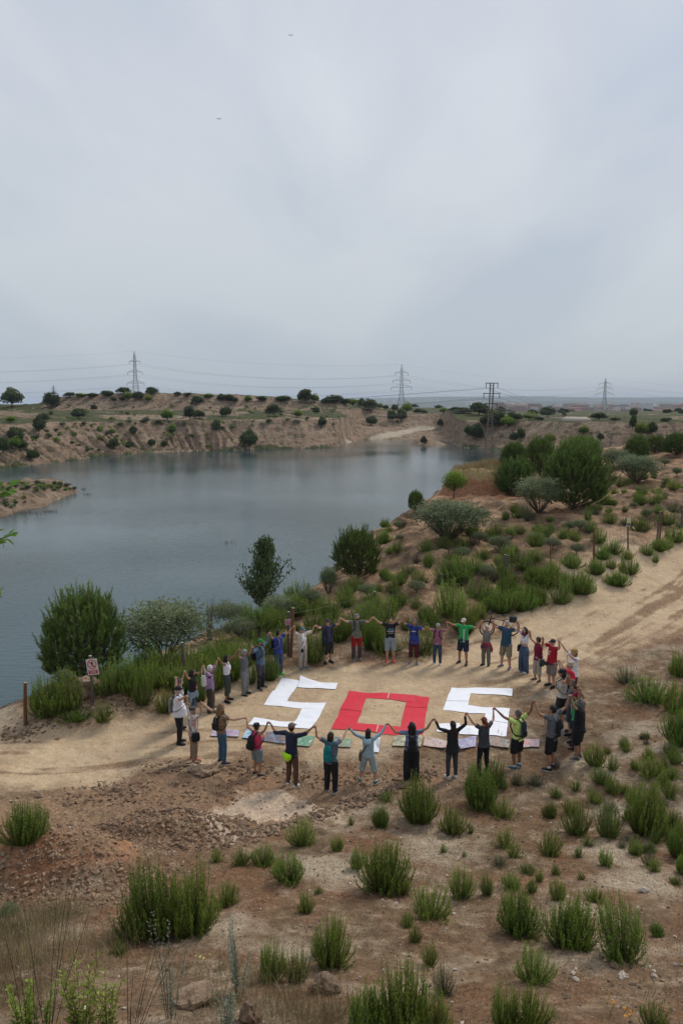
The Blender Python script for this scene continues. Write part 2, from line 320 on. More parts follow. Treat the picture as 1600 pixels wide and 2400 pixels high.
Gm = np.maximum(Gm, Fm * sst(430, 600, Y) * (1 - sst(5200, 7000, Y)) * np.clip(.55 + .6 * fbm(X * .004, Y * .002, 411, 4), 0, 1))
Gm = np.maximum(Gm, Fm * (1 - sst(1.0, 4.5, sf)) * sst(-.2, .5, fbm(X * .12, Y * .12, 83, 3)) * .9 * (sf > -1) * (Y < 400))
trk = hit([828, 850, 885, 915, 945, 968, 988, 1003], [1038, 1034, 1027, 1020, 1013, 1007, 1004, 1006])[:, :2]
dt, _ = poly_dist(X, Y, trk); Tk = Fm * (1 - sst(2.2, 5.0, dt + .8 * fbm(X * .3, Y * .3, 410, 2)))
dm = np.hypot((X - _mt[0]) / 3.6, (Y - _mt[1]) / 4.6)
Yg = np.where(nearm, (1 - sst(.7, 1.0, dm)) , 0)
Red = np.where(nearm, (1 - sst(1.0, 1.9, dm)) * .9 + .8 * mound(X, Y, _sp1[0], _sp1[1], 2.2, 1.2, 1, .1, 4) + .55 * sst(30, 50, Y) * sst(-.1, .5, fbm(X * .12, Y * .12, 84, 3)), 0)
za_ = np.stack([Rm, Sm, Pm_, np.ones_like(Rm)], 1).astype(np.float32)
zb_ = np.stack([Fm, Gm, Tk, np.ones_like(Rm)], 1).astype(np.float32)
zc_ = np.stack([Yg, Red, np.clip(sst(28, 34, Y) * (1 - Rm) * nearm, 0, 1), np.ones_like(Rm)], 1).astype(np.float32)
for nm, ar in (('za', za_), ('zb', zb_), ('zc', zc_)):
    at = me.attributes.new(nm, 'FLOAT_COLOR', 'POINT'); at.data.foreach_set('color', ar.ravel())
def ground_mat():
    m, t, b = bsdf_mat("ground_soil")
    tc = N(t, 'ShaderNodeTexCoord'); P = tc.outputs['Object']
    def noise(sc, det=6, rough=.6, vec=P, dist=0.0):
        n = N(t, 'ShaderNodeTexNoise'); n.inputs['Scale'].default_value = sc; n.inputs['Detail'].default_value = det; n.inputs['Roughness'].default_value = rough; n.inputs['Distortion'].default_value = dist
        L(t, vec, n.inputs['Vector']); return n.outputs[0]
    def ramp(src, stops):
        r = N(t, 'ShaderNodeValToRGB'); L(t, src, r.inputs[0]); e = r.color_ramp.elements
        for i, (p, c) in enumerate(stops):
            el = e[i] if i < 2 else e.new(p)
            el.position = p; el.color = (*c, 1) if len(c) == 3 else c
        return r.outputs[0]
    def mix(f, a, c, mode='MIX'):
        x = N(t, 'ShaderNodeMixRGB', blend_type=mode)
        if isinstance(f, float): x.inputs[0].default_value = f
        else: L(t, f, x.inputs[0])
        L(t, a, x.inputs[1])
        if isinstance(c, tuple): x.inputs[2].default_value = (*c, 1)
        else: L(t, c, x.inputs[2])
        return x.outputs[0]
    def att(nm):
        a = N(t, 'ShaderNodeAttribute'); a.attribute_name = nm; s = N(t, 'ShaderNodeSeparateColor'); L(t, a.outputs['Color'], s.inputs[0]); return s.outputs
    A, B, C = att('za'), att('zb'), att('zc')
    def edge(mask, n, lo=.35, hi=.65, k=.5):     # break a mask's edge with noise
        x = N(t, 'ShaderNodeMath', op='MULTIPLY_ADD'); L(t, n, x.inputs[0]); x.inputs[1].default_value = k; L(t, mask, x.inputs[2])
        y = N(t, 'ShaderNodeMapRange', interpolation_type='SMOOTHSTEP'); L(t, x.outputs[0], y.inputs[0]); y.inputs[1].default_value = lo + k * .5; y.inputs[2].default_value = hi + k * .5
        return y.outputs[0]
    nf, nm_, nl, nx = noise(14, 8, .7), noise(2.6, 8, .65), noise(.55, 6, .6, dist=.6), noise(60, 4, .6)
    wild = ramp(nm_, [(.30, (.110, .073, .044)), (.68, (.40, .315, .22)), (.47, (.170, .118, .073)), (.57, (.245, .178, .117))])
    wild = mix(ramp(nl, [(.42, (0, 0, 0)), (.62, (1, 1, 1))]), wild, ramp(nf, [(.30, (.105, .055, .030)), (.70, (.26, .150, .086))]))
    wild = mix(ramp(noise(.38, 5, .6), [(.51, (0, 0, 0)), (.64, (.85, .85, .85))]), wild, ramp(nf, [(.3, (.33, .265, .19)), (.7, (.47, .39, .29))]))
    wild = mix(edge(C[2], nm_), wild, mix(ramp(nl, [(.44, (0, 0, 0)), (.62, (1, 1, 1))]), ramp(nm_, [(.3, (.095, .060, .038)), (.7, (.215, .145, .092))]), ramp(nf, [(.3, (.29, .175, .100)), (.7, (.50, .335, .205))])))
    wild = mix(edge(C[1], nl), wild, ramp(nm_, [(.3, (.20, .095, .050)), (.7, (.42, .225, .125))]))
    soil = ramp(nf, [(.30, (.165, .105, .064)), (.72, (.36, .245, .155)), (.5, (.25, .165, .103))])
    soil = mix(ramp(nl, [(.45, (0, 0, 0)), (.66, (.7, .7, .7))]), soil, (.29, .165, .098))
    sand = ramp(nm_, [(.25, (.46, .335, .205)), (.75, (.66, .51, .335)), (.5, (.57, .425, .268))])
    sand = mix(ramp(nl, [(.40, (.0, .0, .0)), (.65, (.75, .75, .75))]), sand, ramp(nf, [(.3, (.355, .245, .155)), (.7, (.475, .34, .225))]))
    pale = ramp(nf, [(.3, (.42, .31, .22)), (.7, (.60, .47, .35))])
    col = mix(edge(A[1], nf, .08, .92, .5), wild, soil); col = mix(edge(A[0], nf, .05, .95, .5), col, sand); col = mix(edge(A[2], nm_), col, pale)
    col = mix(edge(C[0], nm_), col, (.36, .27, .13))
    # far banks: bare cut earth with strata and rill stains
    mp = N(t, 'ShaderNodeMapping'); L(t, P, mp.inputs[0]); mp.inputs['Scale'].default_value = (.02, .02, .55)
    st = noise(2.0, 5, .6, mp.outputs[0])
    fb = ramp(noise(.10, 7, .65), [(.30, (.215, .140, .090)), (.70, (.52, .39, .27)), (.5, (.35, .24, .158))])
    fb = mix(.45, fb, ramp(st, [(.35, (.255, .175, .118)), (.65, (.46, .35, .26))]))
    fb = mix(ramp(noise(.7, 6, .7), [(.5, (0, 0, 0)), (.72, (.75, .75, .75))]), fb, (.19, .135, .085))
    v2 = N(t, 'ShaderNodeTexVoronoi'); v2.inputs['Scale'].default_value = .42; L(t, P, v2.inputs['Vector']); s2_ = N(t, 'ShaderNodeSeparateColor'); L(t, v2.outputs['Color'], s2_.inputs[0]); q1 = N(t, 'ShaderNodeMath', op='MULTIPLY_ADD'); L(t, s2_.outputs[0], q1.inputs[0]); q1.inputs[1].default_value = -.55; L(t, v2.outputs['Distance'], q1.inputs[2]); fb = mix(ramp(q1.outputs[0], [(.0, (.55, .55, .55)), (.10, (0, 0, 0))]), fb, (.085, .080, .045))
    gc = ramp(noise(.35, 6, .7), [(.35, (.060, .072, .030)), (.68, (.175, .165, .080)), (.52, (.105, .112, .050))])
    fb = mix(edge(B[1], noise(.5, 6, .7)), fb, gc); fb = mix(B[2], fb, (.56, .47, .35))
    col = mix(B[0], col, fb)
    mott = ramp(noise(26, 6, .75), [(.34, (.62, .60, .58)), (.66, (1.42, 1.40, 1.36))]); mf = N(t, 'ShaderNodeMath', op='SUBTRACT'); mf.inputs[0].default_value = .80; L(t, B[0], mf.inputs[1]); mc = N(t, 'ShaderNodeClamp'); L(t, mf.outputs[0], mc.inputs[0])
    ms_ = N(t, 'ShaderNodeMath', op='MULTIPLY_ADD'); L(t, A[0], ms_.inputs[0]); ms_.inputs[1].default_value = -.45; L(t, mc.outputs[0], ms_.inputs[2]); mc2 = N(t, 'ShaderNodeClamp'); L(t, ms_.outputs[0], mc2.inputs[0])
    col = mix(mc2.outputs[0], col, mott, 'MULTIPLY'); col = mix(mc2.outputs[0], col, ramp(noise(7, 6, .7), [(.32, (.74, .72, .70)), (.68, (1.25, 1.24, 1.22))]), 'MULTIPLY')
    # pebbles and crumbs scattered through the near soil
    vo = N(t, 'ShaderNodeTexVoronoi'); vo.inputs['Scale'].default_value = 11; L(t, P, vo.inputs['Vector'])
    pm = ramp(vo.outputs['Distance'], [(.10, (1, 1, 1)), (.2, (0, 0, 0))])
    vs = N(t, 'ShaderNodeSeparateColor'); L(t, vo.outputs['Color'], vs.inputs[0])
    g = N(t, 'ShaderNodeMath', op='GREATER_THAN'); L(t, vs.outputs[0], g.inputs[0]); g.inputs[1].default_value = .72
    g2 = N(t, 'ShaderNodeMath', op='MULTIPLY'); L(t, g.outputs[0], g2.inputs[0]); L(t, pm, g2.inputs[1])
    inv = N(t, 'ShaderNodeMath', op='SUBTRACT'); inv.inputs[0].default_value = .75; L(t, B[0], inv.inputs[1])
    g3 = N(t, 'ShaderNodeMath', op='MULTIPLY', use_clamp=True); L(t, g2.outputs[0], g3.inputs[0]); L(t, inv.outputs[0], g3.inputs[1])
    col = mix(g3.outputs[0], col, ramp(vs.outputs[1], [(0., (.16, .10, .07)), (1., (.55, .45, .36))]))
    L(t, col, b.inputs['Base Color']); b.inputs['Roughness'].default_value = .95; b.inputs['Specular IOR Level'].default_value = .12
    hsum = N(t, 'ShaderNodeMath', op='MULTIPLY_ADD'); L(t, nf, hsum.inputs[0]); hsum.inputs[1].default_value = .5; L(t, nm_, hsum.inputs[2])
    h2 = N(t, 'ShaderNodeMath', op='MULTIPLY_ADD'); L(t, nx, h2.inputs[0]); h2.inputs[1].default_value = .12; L(t, hsum.outputs[0], h2.inputs[2])
    vf = N(t, 'ShaderNodeTexVoronoi'); vf.inputs['Scale'].default_value = 2.6; vf.inputs['Randomness'].default_value = 1; L(t, P, vf.inputs['Vector']); vfr = N(t, 'ShaderNodeMapRange'); L(t, vf.outputs['Distance'], vfr.inputs[0]); vfr.inputs[1].default_value = .10; vfr.inputs[2].default_value = .28; hf = N(t, 'ShaderNodeMath', op='MULTIPLY_ADD'); L(t, vfr.outputs[0], hf.inputs[0]); hf.inputs[1].default_value = .35; L(t, h2.outputs[0], hf.inputs[2]); h2 = hf
    h3 = N(t, 'ShaderNodeMath', op='MULTIPLY_ADD'); L(t, g2.outputs[0], h3.inputs[0]); h3.inputs[1].default_value = .22; L(t, h2.outputs[0], h3.inputs[2])
    bp = N(t, 'ShaderNodeBump'); L(t, h3.outputs[0], bp.inputs['Height']); bp.inputs['Distance'].default_value = .09; bp.inputs['Strength'].default_value = .75
    # big forms for the distant cuts
    hb = N(t, 'ShaderNodeMath', op='MULTIPLY_ADD'); L(t, noise(.5, 7, .7), hb.inputs[0]); hb.inputs[1].default_value = 1.0; hb.inputs[2].default_value = 0
    hm = N(t, 'ShaderNodeMath', op='MULTIPLY'); L(t, hb.outputs[0], hm.inputs[0]); L(t, B[0], hm.inputs[1])
    b2 = N(t, 'ShaderNodeBump'); L(t, hm.outputs[0], b2.inputs['Height']); b2.inputs['Distance'].default_value = 3.2; b2.inputs['Strength'].default_value = .8
    L(t, bp.outputs[0], b2.inputs['Normal']); L(t, b2.outputs[0], b.inputs['Normal'])
    return m
ground = link("ground", me, mats=ground_mat()); tag(ground, kind='structure')
# ---- the lake
def water_mat():
    m, t, b = bsdf_mat("lake_water")
    tc = N(t, 'ShaderNodeTexCoord')
    b.inputs['Roughness'].default_value = .05; b.inputs['IOR'].default_value = 1.33; b.inputs['Specular IOR Level'].default_value = .5
    n0 = N(t, 'ShaderNodeTexNoise'); n0.inputs['Scale'].default_value = .03; n0.inputs['Detail'].default_value = 3; L(t, tc.outputs['Object'], n0.inputs['Vector'])
    r = N(t, 'ShaderNodeValToRGB'); L(t, n0.outputs[0], r.inputs[0]); r.color_ramp.elements[0].position = .35; r.color_ramp.elements[0].color = (.026, .062, .070, 1); r.color_ramp.elements[1].position = .7; r.color_ramp.elements[1].color = (.040, .080, .085, 1)
    L(t, r.outputs[0], b.inputs['Base Color'])
    mp = N(t, 'ShaderNodeMapping'); L(t, tc.outputs['Object'], mp.inputs[0]); mp.inputs['Rotation'].default_value = (0, 0, .25); mp.inputs['Scale'].default_value = (.8, 2.0, 1)
    a = N(t, 'ShaderNodeTexNoise'); a.inputs['Scale'].default_value = 1.3; a.inputs['Detail'].default_value = 5; a.inputs['Roughness'].default_value = .6; L(t, mp.outputs[0], a.inputs['Vector'])
    # wind-ruffled and calm patches
    wv = N(t, 'ShaderNodeTexNoise'); wv.inputs['Scale'].default_value = .018; wv.inputs['Detail'].default_value = 3; L(t, tc.outputs['Object'], wv.inputs['Vector'])
    mr = N(t, 'ShaderNodeMapRange'); L(t, wv.outputs[0], mr.inputs[0]); mr.inputs[1].default_value = .38; mr.inputs[2].default_value = .6; mr.inputs[3].default_value = .35; mr.inputs[4].default_value = 1.0
    sp = N(t, 'ShaderNodeSeparateXYZ'); L(t, tc.outputs['Object'], sp.inputs[0])
    fr = N(t, 'ShaderNodeMapRange'); L(t, sp.outputs[1], fr.inputs[0]); fr.inputs[1].default_value = 60; fr.inputs[2].default_value = 230; fr.inputs[3].default_value = 1.0; fr.inputs[4].default_value = .32
    mm = N(t, 'ShaderNodeMath', op='MULTIPLY'); L(t, mr.outputs[0], mm.inputs[0]); L(t, fr.outputs[0], mm.inputs[1])
    bp = N(t, 'ShaderNodeBump'); bp.inputs['Distance'].default_value = .10; L(t, mm.outputs[0], bp.inputs['Strength']); L(t, a.outputs[0], bp.inputs['Height']); L(t, bp.outputs[0], b.inputs['Normal'])
    return m
wv_ = np.array([(-400, 10, WZ), (400, 10, WZ), (400, 460, WZ), (-400, 460, WZ)], float)
water = link("lake_water", mesh_np("lake_water", wv_, np.array([[0, 1, 2, 3]])), mats=water_mat()); tag(water, kind='structure')
# ---- haze: one closed box of thin, even air
def haze():
    bm = bmesh.new(); bmesh.ops.create_cube(bm, size=1.0); me = bpy.data.meshes.new("haze"); 
    for v in bm.verts: v.co = ((v.co.x) * 40000, (v.co.y) * 36000 + 16000, -46 if v.co.z < 0 else 230)
    bm.to_mesh(me); bm.free()
    m = bpy.data.materials.new("haze_air"); m.use_nodes = True; t = m.node_tree; t.nodes.clear()
    o = N(t, 'ShaderNodeOutputMaterial'); v = N(t, 'ShaderNodeVolumePrincipled'); v.inputs['Color'].default_value = (.72, .84, 1.0, 1); v.inputs['Density'].default_value = 7.5e-5; v.inputs['Anisotropy'].default_value = 0.0
    L(t, v.outputs[0], o.inputs['Volume'])
    tag(link("haze", me, mats=m), kind='stuff')
HAZE = True
# ================================================================== plants
def unit(v): return v / (np.linalg.norm(v, axis=-1, keepdims=True) + 1e-9)
class Leafy:
    """collects leaf blades (4-corner faces) and twigs; builds one mesh with a 'tip' tone attribute"""
    def __init__(s): s.V = []; s.Fc = []; s.T = []; s.MI = []; s.n = 0
    def leaves(s, P, D, Ln, Wd, tip, r, belly=.45):
        P = np.asarray(P, float); D = unit(np.asarray(D, float)); n = len(P)
        side = unit(np.cross(D, r.normal(size=(n, 3)))); Ln = np.broadcast_to(Ln, (n,))[:, None]; Wd = np.broadcast_to(Wd, (n,))[:, None]
        mid = P + D * Ln * belly; nrm = np.cross(D, side) * Ln * .08
        V = np.stack([P, mid - side * Wd / 2 + nrm, P + D * Ln, mid + side * Wd / 2 + nrm], 1).reshape(-1, 3)
        s.V.append(V); s.Fc.append(np.arange(n * 4).reshape(-1, 4) + s.n); s.n += n * 4
        s.T.append(np.repeat(np.broadcast_to(tip, (n,)), 4)); s.MI.append(np.zeros(n, int))
    def twigs(s, A, B, ra, rb, tip=0.0, mi=1):
        A = np.asarray(A, float); B = np.asarray(B, float); n = len(A); D = unit(B - A)
        ref = np.where(np.abs(D[:, 2:3]) > .9, np.array([[1., 0, 0]]), np.array([[0., 0, 1]]))
        x = unit(np.cross(D, ref)); y = np.cross(D, x); ra = np.broadcast_to(ra, (n,))[:, None]; rb = np.broadcast_to(rb, (n,))[:, None]
        k = 5 if n < 400 else 3; ring = []
        for c, rad in ((A, ra), (B, rb)):
            for j in range(k):
                a = 2 * math.pi * j / k; ring.append(c + (x * math.cos(a) + y * math.sin(a)) * rad)
        V = np.stack(ring, 1); base = (np.arange(n) * 2 * k)[:, None] + s.n
        f = [np.concatenate([base + j, base + (j + 1) % k, base + k + (j + 1) % k, base + k + j], 1) for j in range(k)]
        s.V.append(V.reshape(-1, 3)); s.Fc.append(np.concatenate(f)); s.n += n * 2 * k
        s.T.append(np.full(n * 2 * k, tip)); s.MI.append(np.full(n * k, mi))
    def fit(s, like=None):
        """scale to one unit wide and high; returns the factors so that a trunk can follow its crown"""
        V = np.concatenate(s.V); k = like or (.5 / np.percentile(np.hypot(V[:, 0], V[:, 1]), 95), 1 / np.percentile(V[:, 2], 99))
        s.V = [v * np.array([k[0], k[0], k[1]]) for v in s.V]; return k
    def mesh(s, name, mats):
        me = mesh_np(name, np.concatenate(s.V), np.concatenate(s.Fc), np.concatenate(s.MI))
        a = me.attributes.new('tip', 'FLOAT', 'POINT'); a.data.foreach_set('value', np.concatenate(s.T).astype(np.float32))
        for m in mats: me.materials.append(m)
        return me
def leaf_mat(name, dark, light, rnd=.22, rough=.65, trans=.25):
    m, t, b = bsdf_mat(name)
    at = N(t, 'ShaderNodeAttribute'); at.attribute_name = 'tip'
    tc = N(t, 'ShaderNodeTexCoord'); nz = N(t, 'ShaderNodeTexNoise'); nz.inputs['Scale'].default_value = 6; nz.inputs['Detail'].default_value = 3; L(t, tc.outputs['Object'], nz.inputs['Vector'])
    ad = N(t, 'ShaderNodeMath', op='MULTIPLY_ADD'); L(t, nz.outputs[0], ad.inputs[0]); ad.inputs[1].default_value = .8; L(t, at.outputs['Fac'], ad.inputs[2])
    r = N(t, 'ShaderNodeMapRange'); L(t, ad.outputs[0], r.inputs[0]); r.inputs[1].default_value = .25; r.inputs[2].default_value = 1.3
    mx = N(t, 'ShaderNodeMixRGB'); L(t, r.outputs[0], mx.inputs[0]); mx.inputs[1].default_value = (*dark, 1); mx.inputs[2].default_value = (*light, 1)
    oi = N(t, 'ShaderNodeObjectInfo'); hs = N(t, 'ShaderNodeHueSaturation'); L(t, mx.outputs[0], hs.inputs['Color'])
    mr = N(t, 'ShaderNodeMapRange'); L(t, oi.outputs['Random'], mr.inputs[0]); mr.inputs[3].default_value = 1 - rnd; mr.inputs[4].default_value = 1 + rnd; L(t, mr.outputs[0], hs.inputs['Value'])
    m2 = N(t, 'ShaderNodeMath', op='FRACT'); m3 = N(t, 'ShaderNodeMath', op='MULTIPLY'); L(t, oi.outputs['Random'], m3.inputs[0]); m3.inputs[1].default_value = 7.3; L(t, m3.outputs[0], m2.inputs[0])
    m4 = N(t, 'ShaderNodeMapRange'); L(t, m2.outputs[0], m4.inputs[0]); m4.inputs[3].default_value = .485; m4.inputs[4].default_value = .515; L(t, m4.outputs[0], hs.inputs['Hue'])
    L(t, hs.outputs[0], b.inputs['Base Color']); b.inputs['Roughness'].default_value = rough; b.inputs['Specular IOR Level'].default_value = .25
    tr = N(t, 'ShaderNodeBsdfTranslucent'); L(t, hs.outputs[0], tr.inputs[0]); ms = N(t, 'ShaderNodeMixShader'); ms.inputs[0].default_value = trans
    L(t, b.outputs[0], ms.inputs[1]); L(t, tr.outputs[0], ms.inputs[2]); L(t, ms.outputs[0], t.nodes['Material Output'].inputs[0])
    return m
LM_broom = leaf_mat("leaf_broom", (.052, .105, .014), (.27, .375, .060))
LM_pale = leaf_mat("leaf_fresh", (.085, .145, .02), (.33, .43, .085))
LM_grey = leaf_mat("leaf_grey", (.075, .10, .045), (.23, .265, .14), rnd=.15)
LM_pine = leaf_mat("needle_pine", (.032, .070, .018), (.20, .30, .060), rnd=.15, trans=.1)
LM_oak = leaf_mat("leaf_oak", (.030, .050, .020), (.120, .155, .058), rnd=.2, trans=.12)
LM_silver = leaf_mat("leaf_silver", (.16, .19, .13), (.33, .37, .28), rnd=.1)
LM_dead = leaf_mat("leaf_dead", (.10, .075, .055), (.20, .16, .125), rnd=.1, trans=0)
BARK = M("bark", (.16, .12, .09), (.08, .06, .045), 20, .9, .4)
TWIG = M("twig", (.13, .10, .065), (.07, .05, .035), 30, .9)
DEADW = M("dead_wood", (.20, .17, .15), (.11, .095, .085), 14, .9, .3)
def shrub_mesh(name, seed, nst=150, nlf=24, spread=.62, lm=LM_broom, lw=.015, ll=.062, lean=.0, open_=0.0):
    """upright, plume-stemmed shrub, one unit wide and high"""
    r = np.random.default_rng(seed); g = Leafy(); A0, B0 = [], []
    a = r.uniform(0, 2 * math.pi, nst); q = np.sqrt(r.uniform(0, 1, nst))
    lump = 1 + .22 * np.sin(a * 2 + r.uniform(0, 6)) + .15 * np.sin(a * 3 + r.uniform(0, 6))
    base = np.stack([np.cos(a) * q * .17, np.sin(a) * q * .17, np.full(nst, -.05)], 1)
    Lh = (.98 - .50 * q ** 2.4) * r.uniform(.55, 1.08, nst)
    out_ = np.stack([np.cos(a), np.sin(a), np.zeros(nst)], 1)
    top = base + out_ * (q * .46 * lump * spread / .62)[:, None] + np.array([0, 0, 1]) * Lh[:, None] + r.normal(0, .05, (nst, 3))
    mid = base * .25 + top * .75 + out_ * (.17 * q)[:, None]; mid[:, 2] = base[:, 2] + (top[:, 2] - base[:, 2]) * .52
    def pt(t): return (base[:, None] * ((1 - t) ** 2)[None, :, None] + 2 * mid[:, None] * (t * (1 - t))[None, :, None] + top[:, None] * (t ** 2)[None, :, None])
    ts = np.linspace(0, 1, 4); S = pt(ts)
    for i in range(3): g.twigs(S[:, i], S[:, i + 1], .008 - .002 * i, .006 - .002 * i)
    tl = np.clip(np.linspace(.06 + open_, 1.0, nlf), 0, 1); PL = pt(tl); dirs = unit(pt(np.clip(tl + .05, 0, 1.05)) - PL + 1e-6)
    ax = unit(r.normal(size=PL.shape) * np.array([1, 1, .35])); D = unit(dirs * 1.0 + ax * .75 + np.array([0, 0, .25]))
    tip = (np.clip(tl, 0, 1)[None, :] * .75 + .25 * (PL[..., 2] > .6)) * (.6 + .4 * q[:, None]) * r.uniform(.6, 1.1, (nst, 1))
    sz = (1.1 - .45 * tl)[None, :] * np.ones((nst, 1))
    for rep in range(3):
        j = r.normal(0, .014, PL.shape); ax = unit(r.normal(size=PL.shape) * np.array([1, 1, .35])); D = unit(dirs * 1.0 + ax * .8 + np.array([0, 0, .2]))
        g.leaves((PL + j).reshape(-1, 3), D.reshape(-1, 3), (sz * ll).ravel() * r.uniform(.7, 1.2, sz.size), lw, tip.ravel(), r)
    g.fit(); return g.mesh(name, [lm, TWIG])
def blob_mesh(name, seed, lm, n=2600, ls=.055, lw=.035, lobes=14, rz=.42, rxy=.46, zc=.52, flat=.0, upw=.2, gap=.55, trunk=True, bark=BARK):
    """rounded broadleaf crown made of leaf clumps round branch ends, gaps between the clumps; unit size"""
    r = np.random.default_rng(seed); g = Leafy()
    d = unit(r.normal(size=(lobes * 3, 3))); d[:, 2] = np.abs(d[:, 2]) * 1.1 - .35; d = unit(d)
    C = np.array([0, 0, zc]) + d * np.array([rxy, rxy, rz]) * r.uniform(.35, .80, (len(d), 1)); C[:, 2] = np.maximum(C[:, 2], .1)
    rad = r.uniform(.10, .19, len(C))
    per = max(10, n // len(C))
    for c, q in zip(C, rad):
        u = unit(r.normal(size=(per, 3))); P = c + u * (q * r.uniform(.35, 1.05, (per, 1)) ** gap) * np.array([1, 1, .85])
        D = unit(u + r.normal(size=(per, 3)) * .7 + np.array([0, 0, upw]))
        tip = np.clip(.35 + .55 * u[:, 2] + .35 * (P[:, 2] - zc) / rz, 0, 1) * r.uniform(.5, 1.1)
        g.leaves(P, D, ls * r.uniform(.7, 1.3, per), lw, tip, r)
    if trunk:
        g.twigs(np.array([[0, 0, -.08]]), np.array([[.01, 0, zc * .55]]), .035, .022)
        k = min(len(C), 16); A = np.tile(np.array([[.005, 0, zc * .4]]), (k, 1)); g.twigs(A, C[:k], .014, .005)
    g.fit(); return g.mesh(name, [lm, bark])
def pine_parts(seed, nsh=900, needles=34, cone=.55):
    """young pine: ovoid crown of upswept shoots, each a brush of needles; unit height about 1, width about .95"""
    r = np.random.default_rng(seed); g = Leafy(); tr = Leafy()
    zt = np.linspace(0, 1, 9); bend = np.stack([.02 * np.sin(zt * 4), .015 * np.cos(zt * 3), zt * .92 - .06], 1)
    tr.twigs(bend[:-1], bend[1:], .030 * (1 - zt[:-1] * .85), .030 * (1 - zt[1:] * .85))
    k = nsh; a = r.uniform(0, 6.283, k); h = r.uniform(0, 1, k) ** .85
    prof = np.sqrt(np.clip(1 - ((h - .36) / .66) ** 2, 0, 1)); prof = np.where(h < .36, np.sqrt(np.clip(1 - ((h - .36) / .52) ** 2, 0, 1)), prof)
    rad = .47 * prof * (1 + .10 * np.sin(a * 3 + seed) + .08 * np.sin(a * 5 + h * 9)); q = r.uniform(.2, 1, k) ** .45
    P = np.stack([np.cos(a) * rad * q, np.sin(a) * rad * q, .08 + h * .82], 1)
    o = np.stack([np.cos(a), np.sin(a), np.zeros(k)], 1)
    D = unit(o * (.75 - .6 * h)[:, None] * q[:, None] + np.array([0, 0, 1]) * (.55 + .8 * h[:, None]) + r.normal(0, .12, (k, 3)))
    sl = r.uniform(.08, .15, k) * (1 + 1.1 * (r.uniform(size=k) < .3) * (h > .35) * (q > .6))
    E = P + D * sl[:, None]
    ax = np.stack([P[:, 0] * .05, P[:, 1] * .05, np.maximum(P[:, 2] - .12 - .18 * np.hypot(P[:, 0], P[:, 1]), -.02)], 1)
    sel = r.permutation(k)[:110]; tr.twigs(ax[sel], P[sel], .008, .004)
    g.twigs(P, E, .0045, .003, tip=.4)
    t = np.linspace(0, 1.02, needles)[None, :, None]; Q = P[:, None] + (E - P)[:, None] * t
    dn = unit(D[:, None] * 1.15 + unit(r.normal(size=Q.shape)) * .85)
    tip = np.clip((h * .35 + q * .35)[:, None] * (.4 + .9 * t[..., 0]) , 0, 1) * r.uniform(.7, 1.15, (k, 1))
    g.leaves(Q.reshape(-1, 3), dn.reshape(-1, 3), .045 * r.uniform(.75, 1.2, Q.shape[0] * Q.shape[1]), .0085, tip.ravel(), r, .4)
    tr.fit(g.fit()); return g.mesh("pine_crown", [LM_pine, TWIG]), tr.mesh("pine_trunk", [LM_pine, BARK])
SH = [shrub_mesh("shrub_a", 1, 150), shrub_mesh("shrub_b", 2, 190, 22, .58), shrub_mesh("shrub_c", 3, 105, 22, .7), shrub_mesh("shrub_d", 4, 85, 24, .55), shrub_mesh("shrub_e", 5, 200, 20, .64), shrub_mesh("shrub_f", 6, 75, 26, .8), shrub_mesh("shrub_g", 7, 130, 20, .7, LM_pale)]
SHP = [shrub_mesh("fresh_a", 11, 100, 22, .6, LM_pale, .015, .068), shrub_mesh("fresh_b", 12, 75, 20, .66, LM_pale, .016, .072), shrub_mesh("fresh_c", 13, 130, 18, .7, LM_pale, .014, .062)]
SHG = [blob_mesh("grey_a", 21, LM_grey, 4200, .05, .017, 26, .36, .5, .42, upw=.6), blob_mesh("grey_b", 22, LM_grey, 3600, .05, .018, 24, .33, .5, .40, upw=.6)]
SHD = [shrub_mesh("dull_a", 31, 90, 14, .8, LM_grey, .018, .07), shrub_mesh("dull_b", 32, 110, 12, .85, LM_dead, .012, .08)]
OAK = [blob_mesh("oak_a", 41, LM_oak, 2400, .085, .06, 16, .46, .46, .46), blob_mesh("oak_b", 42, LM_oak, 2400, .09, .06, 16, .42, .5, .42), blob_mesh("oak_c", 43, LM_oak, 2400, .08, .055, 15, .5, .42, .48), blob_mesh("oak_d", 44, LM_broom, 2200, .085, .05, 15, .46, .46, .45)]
TINY = [blob_mesh("scrub_a", 51, LM_oak, 260, .16, .11, 5, .4, .45, .4, trunk=False), blob_mesh("scrub_b", 52, LM_broom, 240, .16, .1, 5, .36, .5, .38, trunk=False), blob_mesh("scrub_c", 53, LM_grey, 240, .16, .1, 5, .34, .5, .34, trunk=False)]
